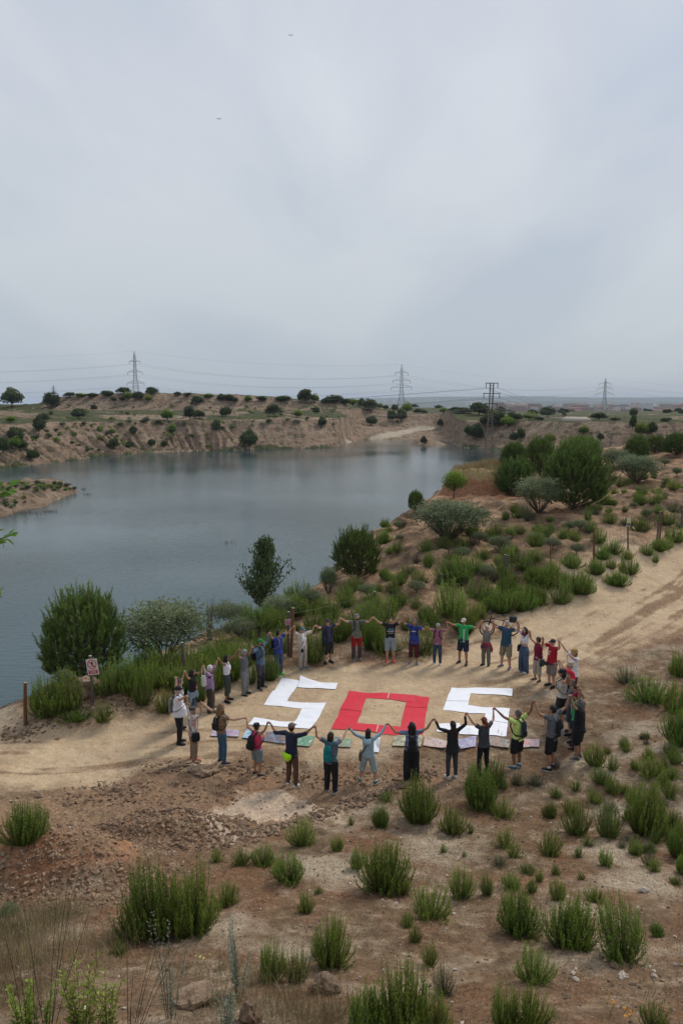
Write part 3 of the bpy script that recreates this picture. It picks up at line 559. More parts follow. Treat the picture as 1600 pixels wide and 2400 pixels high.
# ---- landmarks by which a plant can be told apart
LMK = [("the tall round pine by the lake", 200, 1500), ("the walking-man warning sign", 215, 1590), ("the crumbled spoil heap", 120, 2010), ("the cloddy rubble heap", 400, 1945), ("the big double bush near the spoil heap", 410, 2110),
       ("the lone red-brown post at the left bank", 60, 1650), ("the grey-haired woman in grey", 575, 1590), ("the red-lettered notice post", 672, 1500), ("the man in the navy vest", 765, 1520), ("the man in red trousers", 835, 1500),
       ("the man in red trainers", 915, 1520), ("the woman in the blue shirt", 970, 1520), ("the man in the green shirt", 1087, 1510), ("the parked bicycle", 1165, 1465), ("the dark split fence post", 1185, 1340),
       ("the thin rusty fence rod", 1289, 1310), ("the tall fence post by the pale mounds", 1391, 1280), ("the yellow-triangle warning sign", 1471, 1240), ("the leaning pair of fence posts", 1545, 1230), ("the dusty track bend", 1500, 1380),
       ("the red earth mound", 1140, 1170), ("the bushy big pine", 1340, 1130), ("the pale bare hummocks", 1480, 1140), ("the slender poplar", 615, 1340), ("the ragged grey stump", 492, 1460), ("the olive-grey willow bush", 385, 1470),
       ("the lakeside pine on the slope", 838, 1300), ("the man in grey with black shorts", 1290, 1760), ("the woman in the striped shirt", 963, 1790), ("the woman in the pale blue hoodie", 862, 1800), ("the man in the lime shirt", 1210, 1760),
       ("the pale chalk patch", 620, 1930), ("the thick dome bush low on the slope", 1456, 2190), ("the scattered pebbles low on the slope", 1400, 2310), ("the flat grey boulders", 770, 2300), ("the orange flowers", 1440, 2370),
       ("the tawny boulder in the track", 470, 1815), ("the white stone on the right slope", 1508, 2090), ("the far bare spit", 90, 1160), ("the plump bush in the middle of the slope", 902, 2030), ("the tangled mat at the right edge", 1500, 1620),
       ("the dry twigs on the slope", 1260, 2190), ("the narrow bright tuft", 1141, 2070), ("the bush hiding the ponytailed woman's feet", 1124, 1850)]
USED = {}
def place_words(u, v, k=0):
    ds = sorted([(math.hypot(u - a, (v - b)), n, a, b) for n, a, b in LMK if math.hypot(u - a, v - b) > 12])
    d, n, a, b = ds[min(k, len(ds) - 1)]
    du, dv_ = u - a, v - b
    if abs(du) > 1.6 * abs(dv_): rel = "right of" if du > 0 else "left of"
    elif abs(dv_) > 1.6 * abs(du): rel = "in front of" if dv_ > 0 else "behind"
    else: rel = ("in front right of" if du > 0 else "in front left of") if dv_ > 0 else ("behind right of" if du > 0 else "behind left of")
    pre = "close " if d < 45 else ("" if d < 110 else "well ")
    return pre + rel + " " + n
def plant_label(u, v, w, h, tone, noun):
    sz = "tiny" if w < 26 else "small" if w < 45 else "medium-sized" if w < 75 else "large"
    fm = "tall narrow" if h > 1.22 * w else "low spreading" if w > 1.35 * h else "rounded"
    if False : fm = "tall" if h > 1.2 * w else "low wide" if w > 1.4 * h else "round"
    for k in range(6):
        for form in ("%s %s %s %s %s", "%s, %s, %s %s growing %s"):
            lb = form % (sz, fm, tone, noun, place_words(u, v, k))
            if len(lb.split()) <= 16 and lb not in USED: USED[lb] = 1; return lb
    return " ".join(lb.split()[:16])
def world_size(P, wpx, hpx):
    dep = P[1] * CP + (CZ - P[2]) * SP; return wpx * dep / F, hpx * dep / F / (CP * .97)
def put(me, P, w, h, name, label, cat, group, sink=.02):
    o = bpy.data.objects.new(name, me); COL.objects.link(o); o.location = (P[0], P[1], P[2] - sink * h)
    o.scale = (w * random.uniform(.9, 1.1), w * random.uniform(.9, 1.1), h); o.rotation_euler = (random.gauss(0, .05), random.gauss(0, .05), random.uniform(0, 6.28)); return tag(o, label, cat, group)
# (u, v of the foot, width, height in picture points, kind)
NEAR = [(902,2083,104,112,'b'),(979,1924,92,100,'b'),(892,1938,40,50,'b'),(1060,1952,68,68,'p'),(1124,1890,88,94,'b'),(1157,1842,48,62,'b'),(1178,1914,58,40,'p'),(1102,1952,20,24,'p'),(1183,1988,48,50,'p'),
 (1285,2003,54,60,'p'),(1351,1952,60,76,'b'),(1425,1962,64,82,'b'),(1507,1950,84,110,'b'),(1417,2028,38,42,'p'),(1486,2002,32,42,'p'),(1376,1982,26,28,'b'),(1356,2009,28,28,'p'),(836,2034,34,48,'p'),(1037,1997,20,24,'p'),(1087,2007,12,14,'p'),
 (1080,2102,66,72,'p'),(1141,2097,30,56,'p'),(1302,2049,22,26,'p'),(1361,2061,20,20,'b'),(1009,2150,84,66,'p'),(1213,2180,106,92,'b'),(1333,2218,98,124,'b'),(1305,2108,38,50,'p'),(1244,2089,28,30,'p'),(1456,2245,126,148,'b'),
 (971,2206,32,44,'p'),(953,2171,38,36,'p'),(1006,2264,36,62,'p'),(1040,2332,50,76,'d'),(1249,2298,80,86,'p'),(860,2425,110,120,'b'),(940,2420,120,170,'b'),(1010,2420,80,95,'p'),(1180,2410,60,115,'p'),(1235,2415,80,120,'b'),(1530,2412,70,66,'p'),
 (1524,1818,64,46,'p'),(1519,1778,34,32,'p'),(1392,1792,50,52,'p'),(1407,1834,42,40,'p'),(1432,1858,32,40,'p'),(1392,1880,32,34,'p'),(1348,1853,24,30,'p'),(1433,1803,32,34,'p'),(1573,1773,40,44,'p'),(1568,1868,40,42,'b'),(1586,2006,46,58,'b'),(1598,2047,36,40,'b'),
 (1287,1915,32,38,'b'),(1333,1906,34,36,'b'),(1530,2041,32,30,'p'),(1566,1969,28,36,'b'),(1537,2193,26,32,'b'),(1534,1975,30,34,'p'),(1236,2046,34,22,'p'),(1300,1869,24,26,'p'),(905,1878,34,26,'p'),(822,1933,18,22,'p'),(1263,2065,20,26,'p'),(945,2094,34,44,'p'),
 (1590,1742,66,92,'b'),(1520,1642,100,52,'b'),(1578,1668,54,66,'b'),(1590,1585,46,54,'b'),(1470,1600,60,38,'d'),(1552,1800,30,30,'p'),(1465,1760,26,26,'p'),(1300,1800,30,24,'d'),(1250,1840,40,30,'d'),(1210,1840,34,40,'d'),(1480,1880,34,34,'p'),
 (59,1970,86,90,'b'),(352,2188,140,152,'b'),(446,2184,130,162,'b'),(509,2020,30,36,'p'),(564,2026,44,42,'p'),(615,2026,58,44,'p'),(678,2064,80,72,'p'),(655,2045,40,30,'p'),(707,1982,60,70,'b'),(533,2120,44,52,'p'),(717,2138,40,48,'p'),(747,2094,18,20,'p'),
 (775,2262,84,134,'b'),(790,1992,32,38,'p'),(633,2298,80,104,'b'),(694,2299,56,82,'b'),(280,2236,42,32,'p'),(745,2240,40,50,'p'),(20,2160,50,40,'g'),
 (245,1688,42,44,'p'),(181,1686,64,26,'b'),(118,1672,90,84,'b'),(165,1655,70,90,'b'),(262,1622,80,72,'b'),(305,1618,70,80,'b'),(334,1648,54,56,'b'),(345,1570,70,58,'b'),(385,1572,66,50,'b'),(357,1606,76,52,'b'),(388,1668,44,54,'b'),(415,1610,60,52,'b'),
 (440,1624,60,56,'b'),(462,1590,70,60,'b'),(500,1612,62,64,'b'),(540,1590,66,74,'b'),(575,1556,74,60,'b'),(530,1542,70,54,'b'),(485,1560,70,54,'b'),(605,1535,70,62,'b'),(632,1592,44,60,'b'),(648,1530,56,58,'b'),(430,1560,60,46,'b'),(586,1600,40,52,'b'),(470,1640,46,50,'b'),
 (600,1470,84,52,'b'),(560,1500,70,48,'g'),(645,1476,66,48,'b'),(540,1462,90,52,'g'),(690,1442,60,44,'b'),(620,1430,80,50,'g'),(725,1425,60,44,'g'),(700,1405,60,40,'b'),(735,1478,52,52,'b'),(770,1450,60,50,'b'),(810,1420,56,44,'b'),(735,1548,58,84,'b'),(790,1500,70,62,'b'),(870,1520,50,70,'b'),(905,1530,76,56,'p'),
 (862,1488,72,80,'b'),(990,1532,76,64,'p'),(840,1460,54,50,'b'),(900,1455,60,58,'b'),(933,1420,48,36,'b'),(973,1426,30,30,'p'),(999,1451,46,36,'b'),(1055,1441,78,70,'b'),(1088,1482,50,60,'b'),(1120,1450,40,40,'p'),(1175,1433,62,54,'b'),(1223,1430,56,54,'b'),(1262,1416,46,44,'b'),(1313,1413,50,48,'p'),
 (1354,1388,64,50,'b'),(1445,1372,46,34,'b'),(1473,1344,46,36,'b'),(1430,1332,30,26,'p'),(1535,1318,20,20,'p'),(1542,1290,34,30,'b'),(1435,1297,40,34,'b'),(1132,1309,40,32,'b'),(1004,1329,32,36,'b'),(979,1367,36,34,'b'),(945,1360,24,34,'b'),(899,1354,22,24,'b'),(1065,1365,84,70,'b'),
 (1127,1405,60,46,'b'),(1188,1390,50,42,'b'),(1285,1376,76,60,'b'),(1249,1365,42,40,'b'),(1259,1314,36,28,'p'),(1320,1262,34,28,'p'),(1254,1280,40,34,'b'),(1376,1218,26,32,'b'),(1427,1227,34,30,'p'),(1496,1178,30,26,'b'),(1540,1160,32,20,'p'),(1499,1246,48,40,'b'),(1402,1272,34,32,'p'),(1580,1268,54,36,'p'),
 (1140,1432,40,34,'b'),(820,1392,44,36,'b'),(860,1400,40,30,'g'),(1010,1470,50,44,'b'),(950,1475,40,34,'b'),(1290,1345,40,30,'b'),(1340,1330,44,34,'p'),(1395,1345,40,32,'b'),(1230,1335,44,36,'p'),(1170,1290,44,34,'g'),(1215,1250,34,28,'b'),(1560,1230,44,34,'b'),(1515,1300,30,26,'p'),
 (1560,1285,34,26,'p'),(1470,1310,28,24,'p'),(1240,1400,34,32,'p'),(1410,1310,34,30,'b'),(1350,1300,34,28,'g'),(1110,1340,44,36,'p'),(1080,1310,40,30,'g'),(1040,1285,36,28,'p'),(920,1390,40,34,'p'),(880,1425,34,30,'p')]
KM = {'b': (SH, "dense mid-green"), 'p': (SHP, "fresh light green"), 'g': (SHG, "dull grey-green"), 'd': (SHD, "sparse dull olive")}
KN = {'b': ("shrub", "shrub", "shrubs on the slopes and banks"), 'p': ("leafy_weed", "weed", "fresh green weeds on the slopes"), 'g': ("grey_bush", "bush", "grey bushes of the lake bank"), 'd': ("dry_weed", "weed", "dry weeds on the slopes")}
arr = np.array([(a, b) for a, b, *_ in NEAR], float); PH = hit(arr[:, 0], np.minimum(arr[:, 1], 2640))
occ = []
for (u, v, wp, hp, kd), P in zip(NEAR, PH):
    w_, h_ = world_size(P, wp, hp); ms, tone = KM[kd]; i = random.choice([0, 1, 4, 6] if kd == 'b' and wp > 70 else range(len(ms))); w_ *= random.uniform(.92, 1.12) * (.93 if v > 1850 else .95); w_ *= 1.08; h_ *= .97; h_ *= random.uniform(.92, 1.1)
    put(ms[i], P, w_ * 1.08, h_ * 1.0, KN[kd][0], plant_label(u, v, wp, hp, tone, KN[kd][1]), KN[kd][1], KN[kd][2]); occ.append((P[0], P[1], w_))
# ---- more shrubs filling the strip between the fence and the lake
r2 = np.random.default_rng(5); cand = []
for (u0, u1, v0, v1, n) in [(900, 1600, 1205, 1370, 95), (560, 900, 1390, 1500, 26), (1380, 1600, 1090, 1205, 48), (760, 1000, 1350, 1400, 12), (60, 420, 1600, 1660, 12), (1000, 1250, 1200, 1300, 14), (1420, 1600, 1700, 2000, 22), (1150, 1600, 1830, 2200, 16)]:
    for _ in range(n): cand.append((r2.uniform(u0, u1), r2.uniform(v0, v1)))
cand = np.array(cand); PC = hit(cand[:, 0], cand[:, 1]); rdc, _ = sdist(PC[:, 0], PC[:, 1], ROAD); sdc, _ = sdist(PC[:, 0], PC[:, 1], LAND)
for (u, v), P, a, b in zip(cand, PC, rdc, sdc):
    if a > -.9 or b < .3 or P[1] > 120: continue
    near_ = v > 1650; w_ = r2.uniform(.22, .42) if near_ else r2.uniform(.5, 1.15)
    if any((P[0] - x) ** 2 + (P[1] - y) ** 2 < (.22 * (w_ + ww)) ** 2 for x, y, ww in occ): continue
    if math.hypot(P[0] - _mt[0], P[1] - _mt[1]) < 5.5: continue
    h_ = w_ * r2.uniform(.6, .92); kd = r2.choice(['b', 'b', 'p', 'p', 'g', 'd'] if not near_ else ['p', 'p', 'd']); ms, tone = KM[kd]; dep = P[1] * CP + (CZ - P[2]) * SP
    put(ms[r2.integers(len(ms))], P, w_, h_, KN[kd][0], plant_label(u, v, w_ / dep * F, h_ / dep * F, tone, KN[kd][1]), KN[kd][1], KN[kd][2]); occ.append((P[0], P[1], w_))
# ---- pines and other trees on the near bank
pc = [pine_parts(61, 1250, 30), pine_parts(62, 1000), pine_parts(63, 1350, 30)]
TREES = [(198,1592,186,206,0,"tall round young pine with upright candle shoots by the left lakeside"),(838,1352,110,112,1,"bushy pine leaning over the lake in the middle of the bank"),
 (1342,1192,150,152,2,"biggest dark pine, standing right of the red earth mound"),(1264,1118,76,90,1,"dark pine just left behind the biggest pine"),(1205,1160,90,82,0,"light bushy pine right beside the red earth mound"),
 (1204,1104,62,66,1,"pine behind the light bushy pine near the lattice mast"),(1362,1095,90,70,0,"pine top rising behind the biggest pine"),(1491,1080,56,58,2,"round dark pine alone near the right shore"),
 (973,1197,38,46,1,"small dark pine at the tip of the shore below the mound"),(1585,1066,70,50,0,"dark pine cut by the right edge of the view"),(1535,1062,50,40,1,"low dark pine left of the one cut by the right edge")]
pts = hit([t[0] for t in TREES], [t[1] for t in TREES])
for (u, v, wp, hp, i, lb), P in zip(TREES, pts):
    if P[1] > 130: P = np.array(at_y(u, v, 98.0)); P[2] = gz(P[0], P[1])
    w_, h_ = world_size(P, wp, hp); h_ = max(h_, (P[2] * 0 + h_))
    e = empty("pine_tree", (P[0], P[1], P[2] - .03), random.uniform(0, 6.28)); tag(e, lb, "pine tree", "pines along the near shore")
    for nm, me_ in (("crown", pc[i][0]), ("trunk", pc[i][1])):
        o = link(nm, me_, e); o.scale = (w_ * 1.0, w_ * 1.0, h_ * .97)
def tree2(name, label, cat, u, v, wp, hp, crown, trunk, y=None):
    P = hit(u, v)[0]
    if y: P = np.array(at_y(u, v, y)); P[2] = gz(P[0], P[1])
    w_, h_ = world_size(P, wp, hp); e = empty(name, (P[0], P[1], P[2] - .03), 1.0); tag(e, label, cat)
    o = link("crown", crown, e); o.scale = (w_, w_, h_)
    if trunk: o = link("trunk", trunk, e); o.scale = (w_, w_, h_)
    return e
def poplar(seed=71):
    r = np.random.default_rng(seed); g = Leafy(); t_ = Leafy()
    t_.twigs([[0, 0, -.05], [0, 0, .35], [.01, 0, .7]], [[0, 0, .35], [.01, 0, .7], [.0, 0, .97]], [.028, .02, .01], [.02, .01, .004])
    n = 95; h = r.uniform(.06, .95, n); a = r.uniform(0, 6.28, n); o = np.stack([np.cos(a), np.sin(a), 0 * a], 1)
    R = np.interp(h, [0, .12, .3, .45, .6, .8, 1], [.35, .48, .42, .30, .24, .17, .05]) * 1.3 * r.uniform(.45, 1.05, n)
    A = np.stack([0 * h, 0 * h, h - .08], 1); B = A + o * R[:, None] + np.array([0, 0, 1]) * (R * .75)[:, None]; t_.twigs(A, B, .008, .003)
    for i in range(n):
        k = 64; t = r.uniform(.2, 1.05, (k, 1)); P = A[i] + (B[i] - A[i]) * t + r.normal(0, .028, (k, 3)); D = unit(r.normal(size=(k, 3)) + np.array([0, 0, .5]))
        g.leaves(P, D, .046, .032, np.clip(.2 + .5 * t[:, 0] + .3 * (D[:, 2] > 0), 0, 1) * r.uniform(.5, 1), r)
    t_.fit(g.fit()); return g.mesh("poplar_crown", [LM_oak, TWIG]), t_.mesh("poplar_trunk", [LM_oak, BARK])
Pq = hit(622, 1432)[0]; print("poplar", Pq, world_size(Pq, 98, 164)); pop = poplar(); tree2("poplar_tree", "slender ragged-topped poplar at the water's edge", "poplar", 622, 1432, 98, 164, pop[0], pop[1])
def willow_parts(seed, n):
    c = blob_mesh("willow_crown", seed, LM_grey, n, .042, .018, 34, .40, .5, .46, upw=.5, trunk=False)
    t_ = Leafy(); r = np.random.default_rng(seed); k = 26; a = r.uniform(0, 6.28, k); B = np.stack([np.cos(a) * .36, np.sin(a) * .36, r.uniform(.4, .8, k)], 1) * r.uniform(.6, 1.05, (k, 1)); A = np.zeros((k, 3)); A[:, 2] = -.05
    t_.twigs(A, B, .014, .005); return c, t_.mesh("willow_trunk", [LM_grey, BARK])
wl = willow_parts(81, 7000)
for args in [(385, 1548, 210, 130, "broad olive-grey willow bush between the round pine and the grey stump"), (655, 1455, 90, 56, "small grey-leaved willow right beside the slender poplar"), (1050, 1262, 180, 84, "wide grey-green willow thicket in front of the red earth mound"),
             (1262, 1200, 120, 78, "grey willow bush against the foot of the biggest pine"), (770, 1392, 46, 60, "thin pale willow left of the lakeside pine on the slope"), (1490, 1130, 110, 60, "wide grey willow bush behind the pale bare hummocks"), (1440, 1100, 80, 44, "greyish willow left of the round lone pine at the right shore")]:
    tree2("willow_bush", args[4], "willow", args[0], args[1], args[2], args[3], wl[0], wl[1])
tree2("round_tree", "small round leafy tree left of the red earth mound", "tree", 1063, 1168, 54, 60, blob_mesh("rt", 88, LM_broom, 3600, .05, .03, 22), None)
# dead stump of upright grey twigs
def dead_snag():
    r = np.random.default_rng(3); g = Leafy(); k = 90; a = r.uniform(0, 6.28, k); hh = r.uniform(.25, 1, k)
    A = np.stack([np.cos(a) * .12, np.sin(a) * .12, np.full(k, -.05)], 1); B = np.stack([np.cos(a) * .18 + .25 * hh ** 2, np.sin(a) * .18, hh], 1); mid = (A + B) / 2 - np.array([.06, 0, 0])
    g.twigs(A, mid, .016, .012, mi=0); g.twigs(mid, B, .012, .003, mi=0); return g.mesh("dead_snag", [DEADW])
P = hit(492, 1500)[0]; put(dead_snag(), P, .75, 2.1, "dead_snag", "ragged grey dead snag leaning at the waterline behind the bushes", "dead snag", None)
P = hit(875, 1240)[0]; put(SHD[1], P, 1.5, .7, "dry_tussock", "dark dry tussock on the bank edge above the lakeside pine", "tussock", None)
# ---- trees and bushes of the far side
FT = [(28,953,44,38),(122,955,30,32),(164,931,22,10),(191,930,22,8),(217,930,24,8),(252,929,24,12),(290,924,28,14),(301,938,18,18),(287,940,12,10),(324,938,20,18),(356,925,22,16),(348,942,16,16),(416,926,14,7),(439,927,20,6),(462,946,24,16),(490,931,22,8),(519,939,20,14),(536,940,20,14),
 (551,941,14,8),(582,942,14,14),(614,940,20,10),(663,940,30,11),(716,944,34,28),(737,943,18,18),(762,944,16,10),(783,944,34,16),(642,976,31,25),(697,978,17,17),(755,1001,17,22),(530,977,23,21),(446,985,22,29),(393,987,26,25),(467,981,20,17),(186,981,27,21),(102,988,24,18),(25,990,20,14),(92,1023,23,40),(38,1032,31,27),(9,1072,22,36),
 (38,1059,22,27),(55,1055,18,22),(78,1079,24,24),(267,1048,23,23),(263,1018,14,12),(314,1018,15,17),(356,1045,15,15),(508,1011,20,24),(405,1016,16,21),(585,1053,32,42),(740,970,14,14),(220,962,14,12),(235,1010,12,10),(305,1046,14,12),(385,1046,14,12),(810,948,24,12),(828,950,24,14),(846,954,16,18),(864,962,28,24),(880,958,12,12),(891,957,12,11),(903,957,12,7),
 (918,988,19,24),(941,988,23,27),(952,959,21,15),(869,998,21,21),(925,957,14,8),(1030,1001,12,17),(1038,970,16,14),(994,1042,13,18),(1121,973,38,26),(1085,968,34,12),(1150,975,26,16),(1175,975,19,20),(1198,990,19,23),(1165,1000,44,32),(1190,1000,30,22),(1140,1000,30,26),(1282,977,27,21),(1320,976,10,8),(1366,1018,20,19),(1406,1034,14,17),(1203,1036,17,21),
 (1220,1033,18,27),(1287,1039,21,19),(1114,1031,30,34),(1098,1018,16,18),(1480,1008,14,32),(1501,1023,30,30),(1524,1021,22,28),(1485,977,16,18),(1402,984,32,15),(1239,984,32,16),(1212,986,22,14),(1262,986,18,8),(1065,965,20,10),(1345,985,22,8),(1440,987,20,8),(1560,988,22,8)]
FLM = [("the tall left pylon", 317), ("the middle pylon", 940), ("the rusty lattice mast", 1142), ("the right pylon", 1415), ("the far pale track", 985), ("the smooth tipped slope", 690), ("the view's left edge", 0), ("the view's right edge", 1600), ("the lone waterside tree", 600)]
P = hit([t[0] for t in FT], [t[1] for t in FT])
for i, (u, v, wp, hp) in enumerate(FT):
    q = P[i]; k = 0
    while q[1] > 430 and k < 14: k += 1; q = hit(u, v + 1.5 * k)[0]
    if q[1] > 500: q = np.array(at_y(u, v, 330)); q[2] = gz(q[0], q[1])
    w_, h_ = world_size(q, wp * 1.15, hp * 1.12 + 1.5 * k); band = "on the far skyline" if v < 965 else "on the far cut slope" if v > 992 else "on the far terrace"
    sz = "tiny" if wp < 15 else "small" if wp < 21 else "fair-sized" if wp < 29 else "large"; shp = "flat" if hp < wp * .62 else "upright" if hp > wp * 1.15 else "round"
    for n_ in range(5):
        dd = sorted([(abs(u - a), nm, a) for nm, a in FLM])[n_]; rel = ("just " if dd[0] < 40 else "" if dd[0] < 100 else "well ") + ("right of" if u > dd[2] else "left of")
        lb = "%s %s dark tree %s, %s %s" % (sz, shp, band, rel, dd[1])
        if lb not in USED: break
    USED[lb] = 1
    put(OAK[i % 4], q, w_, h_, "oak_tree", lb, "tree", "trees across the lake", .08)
# small bushes freckling the cut slopes
r3 = np.random.default_rng(9); cu = []; 
for (u0, u1, v0, v1, n) in [(0, 178, 1134, 1152, 60), (0, 70, 1156, 1195, 14), (0, 560, 985, 1060, 105), (560, 860, 958, 1000, 26), (60, 900, 935, 985, 60), (880, 1120, 960, 1045, 34), (1120, 1600, 985, 1050, 60)]:
    for _ in range(n): cu.append((r3.uniform(u0, u1), r3.uniform(v0, v1)))
cu = np.array(cu); PC = hit(cu[:, 0], cu[:, 1]); k = 0; print('spit', PC[:8])
for (u, v), q in zip(cu, PC):
    if q[1] > 450 or q[1] < 70 or q[2] < WZ + .25: continue
    if k >= 260: break
    w_ = .6 + 2.0 * r3.uniform() ** 1.8 if q[1] > 160 else r3.uniform(.5, 1.0); k += 1
    where = "on the far left cut bank" if u < 560 and v > 985 else "on the spit" if v > 1130 else "on the smooth middle slopes" if u < 880 and v > 985 else "by the far track" if u < 1120 and u > 880 else "on the right-hand cut bank" if u > 1120 else "on the upper terraces"
    sz = "speck-sized" if w_ < 1.1 else "tiny" if w_ < 1.7 else "low round"; j = r3.integers(3); tone = ("dark green", "mid-green", "grey-green")[j]
    put(TINY[j], q, w_, w_ * r3.uniform(.6, .9), "scrub_bush", "%s %s bush %s across the lake" % (sz, tone, where), "bush", "small bushes %s" % where)
# ================================================================== stones, clods, straw
def rock_proto(seed, sub=1):
    bm = bmesh.new(); bmesh.ops.create_icosphere(bm, subdivisions=sub, radius=1.0); r = random.Random(seed); rid = 0
    for v in bm.verts:
        n = mnoise.noise(v.co * 1.1 + Vector((seed * 3.1, 0, 0))) * .6 + mnoise.noise(v.co * 2.6 + Vector((0, seed * 1.7, 0))) * .30 + mnoise.noise(v.co * 6 + Vector((0, seed * 1.7, 0))) * .12
        v.co = v.co * (1 + n); v.co.z *= .68; v.co.x *= 1.15
    if sub == 1:
        rg = np.random.default_rng(seed); bm.clear(); pts_ = rg.normal(size=(15, 3)); pts_ = pts_ / np.linalg.norm(pts_, axis=1)[:, None] * rg.uniform(.62, 1.08, (15, 1)) * np.array([1.15, .9, .7])
        for p_ in pts_: bm.verts.new(p_)
        r_ = bmesh.ops.convex_hull(bm, input=bm.verts); bmesh.ops.delete(bm, geom=[v for v in bm.verts if not v.link_faces], context='VERTS'); bm.verts.index_update(); bm.verts.ensure_lookup_table()
    V = np.array([v.co[:] for v in bm.verts]); Fc = np.array([[x.index for x in f.verts] for f in bm.faces]); bm.free(); return V, Fc
RP = [rock_proto(i, 1) for i in range(6)]; RP2 = [rock_proto(20 + i, 3) for i in range(4)]
def scatter(name, pos, size, mats, seed, protos=RP, sink=.25, kind='stuff'):
    r = np.random.default_rng(seed); Vs, Fs = [], []; n0 = 0; mi = []
    which = r.integers(0, len(protos), len(pos))
    for k, (V, Fc) in enumerate(protos):
        P = pos[which == k]; S = size[which == k]
        if not len(P): continue
        a = r.uniform(0, 6.28, len(P)); c, s = np.cos(a)[:, None], np.sin(a)[:, None]
        tl = r.normal(0, .35, len(P))[:, None]; ct, st = np.cos(tl), np.sin(tl)
        x, y, z = V[None, :, 0], V[None, :, 1], V[None, :, 2]; y, z = y * ct - z * st, y * st + z * ct
        W = np.stack([x * c - y * s, x * s + y * c, z * np.ones_like(c)], -1) * S[:, None, None] + (P + np.stack([0 * S, 0 * S, S * (.5 - sink)], 1))[:, None]
        Vs.append(W.reshape(-1, 3)); Fs.append((Fc[None] + (np.arange(len(P)) * len(V))[:, None, None]).reshape(-1, Fc.shape[1]) + n0); n0 += W.shape[0] * W.shape[1]
        mi.append(np.repeat(r.integers(0, len(mats), len(P)), len(Fc)))
    o = link(name, mesh_np(name, np.concatenate(Vs), np.concatenate(Fs), np.concatenate(mi)), mats=mats); tag(o, kind=kind); return o
ST1 = M("stone_tan", (.34, .24, .16), (.21, .14, .09), 9, .9, .3); ST2 = M("stone_brown", (.21, .14, .09), (.12, .078, .05), 9, .9, .3); ST3 = M("stone_pale", (.58, .50, .41), (.38, .31, .25), 9, .9, .3)
ST4 = M("clod_red", (.29, .17, .105), (.18, .10, .06), 7, .95, .4); ST5 = M("clod_ochre", (.36, .24, .15), (.24, .155, .095), 7, .95, .4)
def on_ground(X, Y): return np.stack([X, Y, height(X, Y)], 1)
r4 = np.random.default_rng(14)
# pebbles over the near ground
def region_pts(n, u0, u1, v0, v1, r):
    u = r.uniform(u0, u1, n); v = r.uniform(v0, v1, n); xy = np.array([at_z(a, b, .4 if b > 1900 else 0) for a, b in zip(u, v)]); return xy[:, 0], xy[:, 1]
u = r4.uniform(-15, 20, 26000); v = 6.5 + 17 * r4.uniform(0, 1, 26000) ** 1.3
so_, _ = sdist(u, v, SOIL); rd_, _ = sdist(u, v, ROAD); dens = .28 + .7 * (so_ > -.3) - .25 * (rd_ > .3); dens = dens * (.5 + vnoise(u * .7, v * .7, 333)); keep = r4.uniform(0, 1, len(u)) < dens
u, v = u[keep], v[keep]; scatter("pebbles", on_ground(u, v), .010 + .030 * r4.uniform(0, 1, len(u)) ** 3.2, [ST1, ST2, ST3, ST2, ST5], 1)
# the two heaps of spoil, thick with clods, and crumbs around them
def heap(cx, cy, rx, ry, n, lo, hi, mats, seed, name, pw=2.2):
    r = np.random.default_rng(seed); a = r.uniform(0, 6.28, n); q = np.sqrt(r.uniform(0, 1, n)) * 1.25; X = cx + np.cos(a) * q * rx; Y = cy + np.sin(a) * q * ry
    return scatter(name, on_ground(X, Y), lo + (hi - lo) * r.uniform(0, 1, n) ** pw, mats, seed, sink=.42)
heap(_sp2[0] + .1, _sp2[1], 1.75, .95, 3600, .012, .072, [ST2, ST1, ST5, ST4, ST2], 31, "clod_rubble", 3.0)
heap(_sp1[0], _sp1[1], 2.3, 1.15, 3000, .008, .05, [ST4, ST5, ST4, ST1], 32, "spoil_clods", 2.8)
heap(_sp1[0] + .9, _sp1[1] - 1.05, 1.5, .55, 900, .014, .075, [ST5, ST4, ST1], 33, "tumbled_clods", 2.6)
r5 = np.random.default_rng(15); uu, vv = region_pts(2600, 150, 1050, 1790, 1905, r5); so_, _ = sdist(uu, vv, SOIL)
k = (so_ > 0) & (vnoise(uu * .9, vv * .9, 8) > .35); scatter("track_edge_rubble", on_ground(uu[k], vv[k]), .015 + .05 * r5.uniform(0, 1, k.sum()) ** 3, [ST2, ST1, ST4, ST5], 34)
for (ua, va, ub, vb, n, sd_) in [(330, 1800, 640, 1800, 260, 41), (560, 2010, 790, 1900, 420, 42), (800, 1890, 1010, 1800, 520, 43), (100, 1700, 330, 1665, 380, 44), (0, 1720, 100, 1705, 120, 45)]:
    r6 = np.random.default_rng(sd_); t = r6.uniform(0, 1, n); U = ua + (ub - ua) * t + r6.normal(0, 8, n); V_ = va + (vb - va) * t + r6.normal(0, 9, n); xy = np.array([at_z(a, b, .05) for a, b in zip(U, V_)])
    scatter("berm_rubble", on_ground(xy[:, 0], xy[:, 1]), .02 + .07 * r6.uniform(0, 1, n) ** 2.2, [ST1, ST2, ST5], sd_)
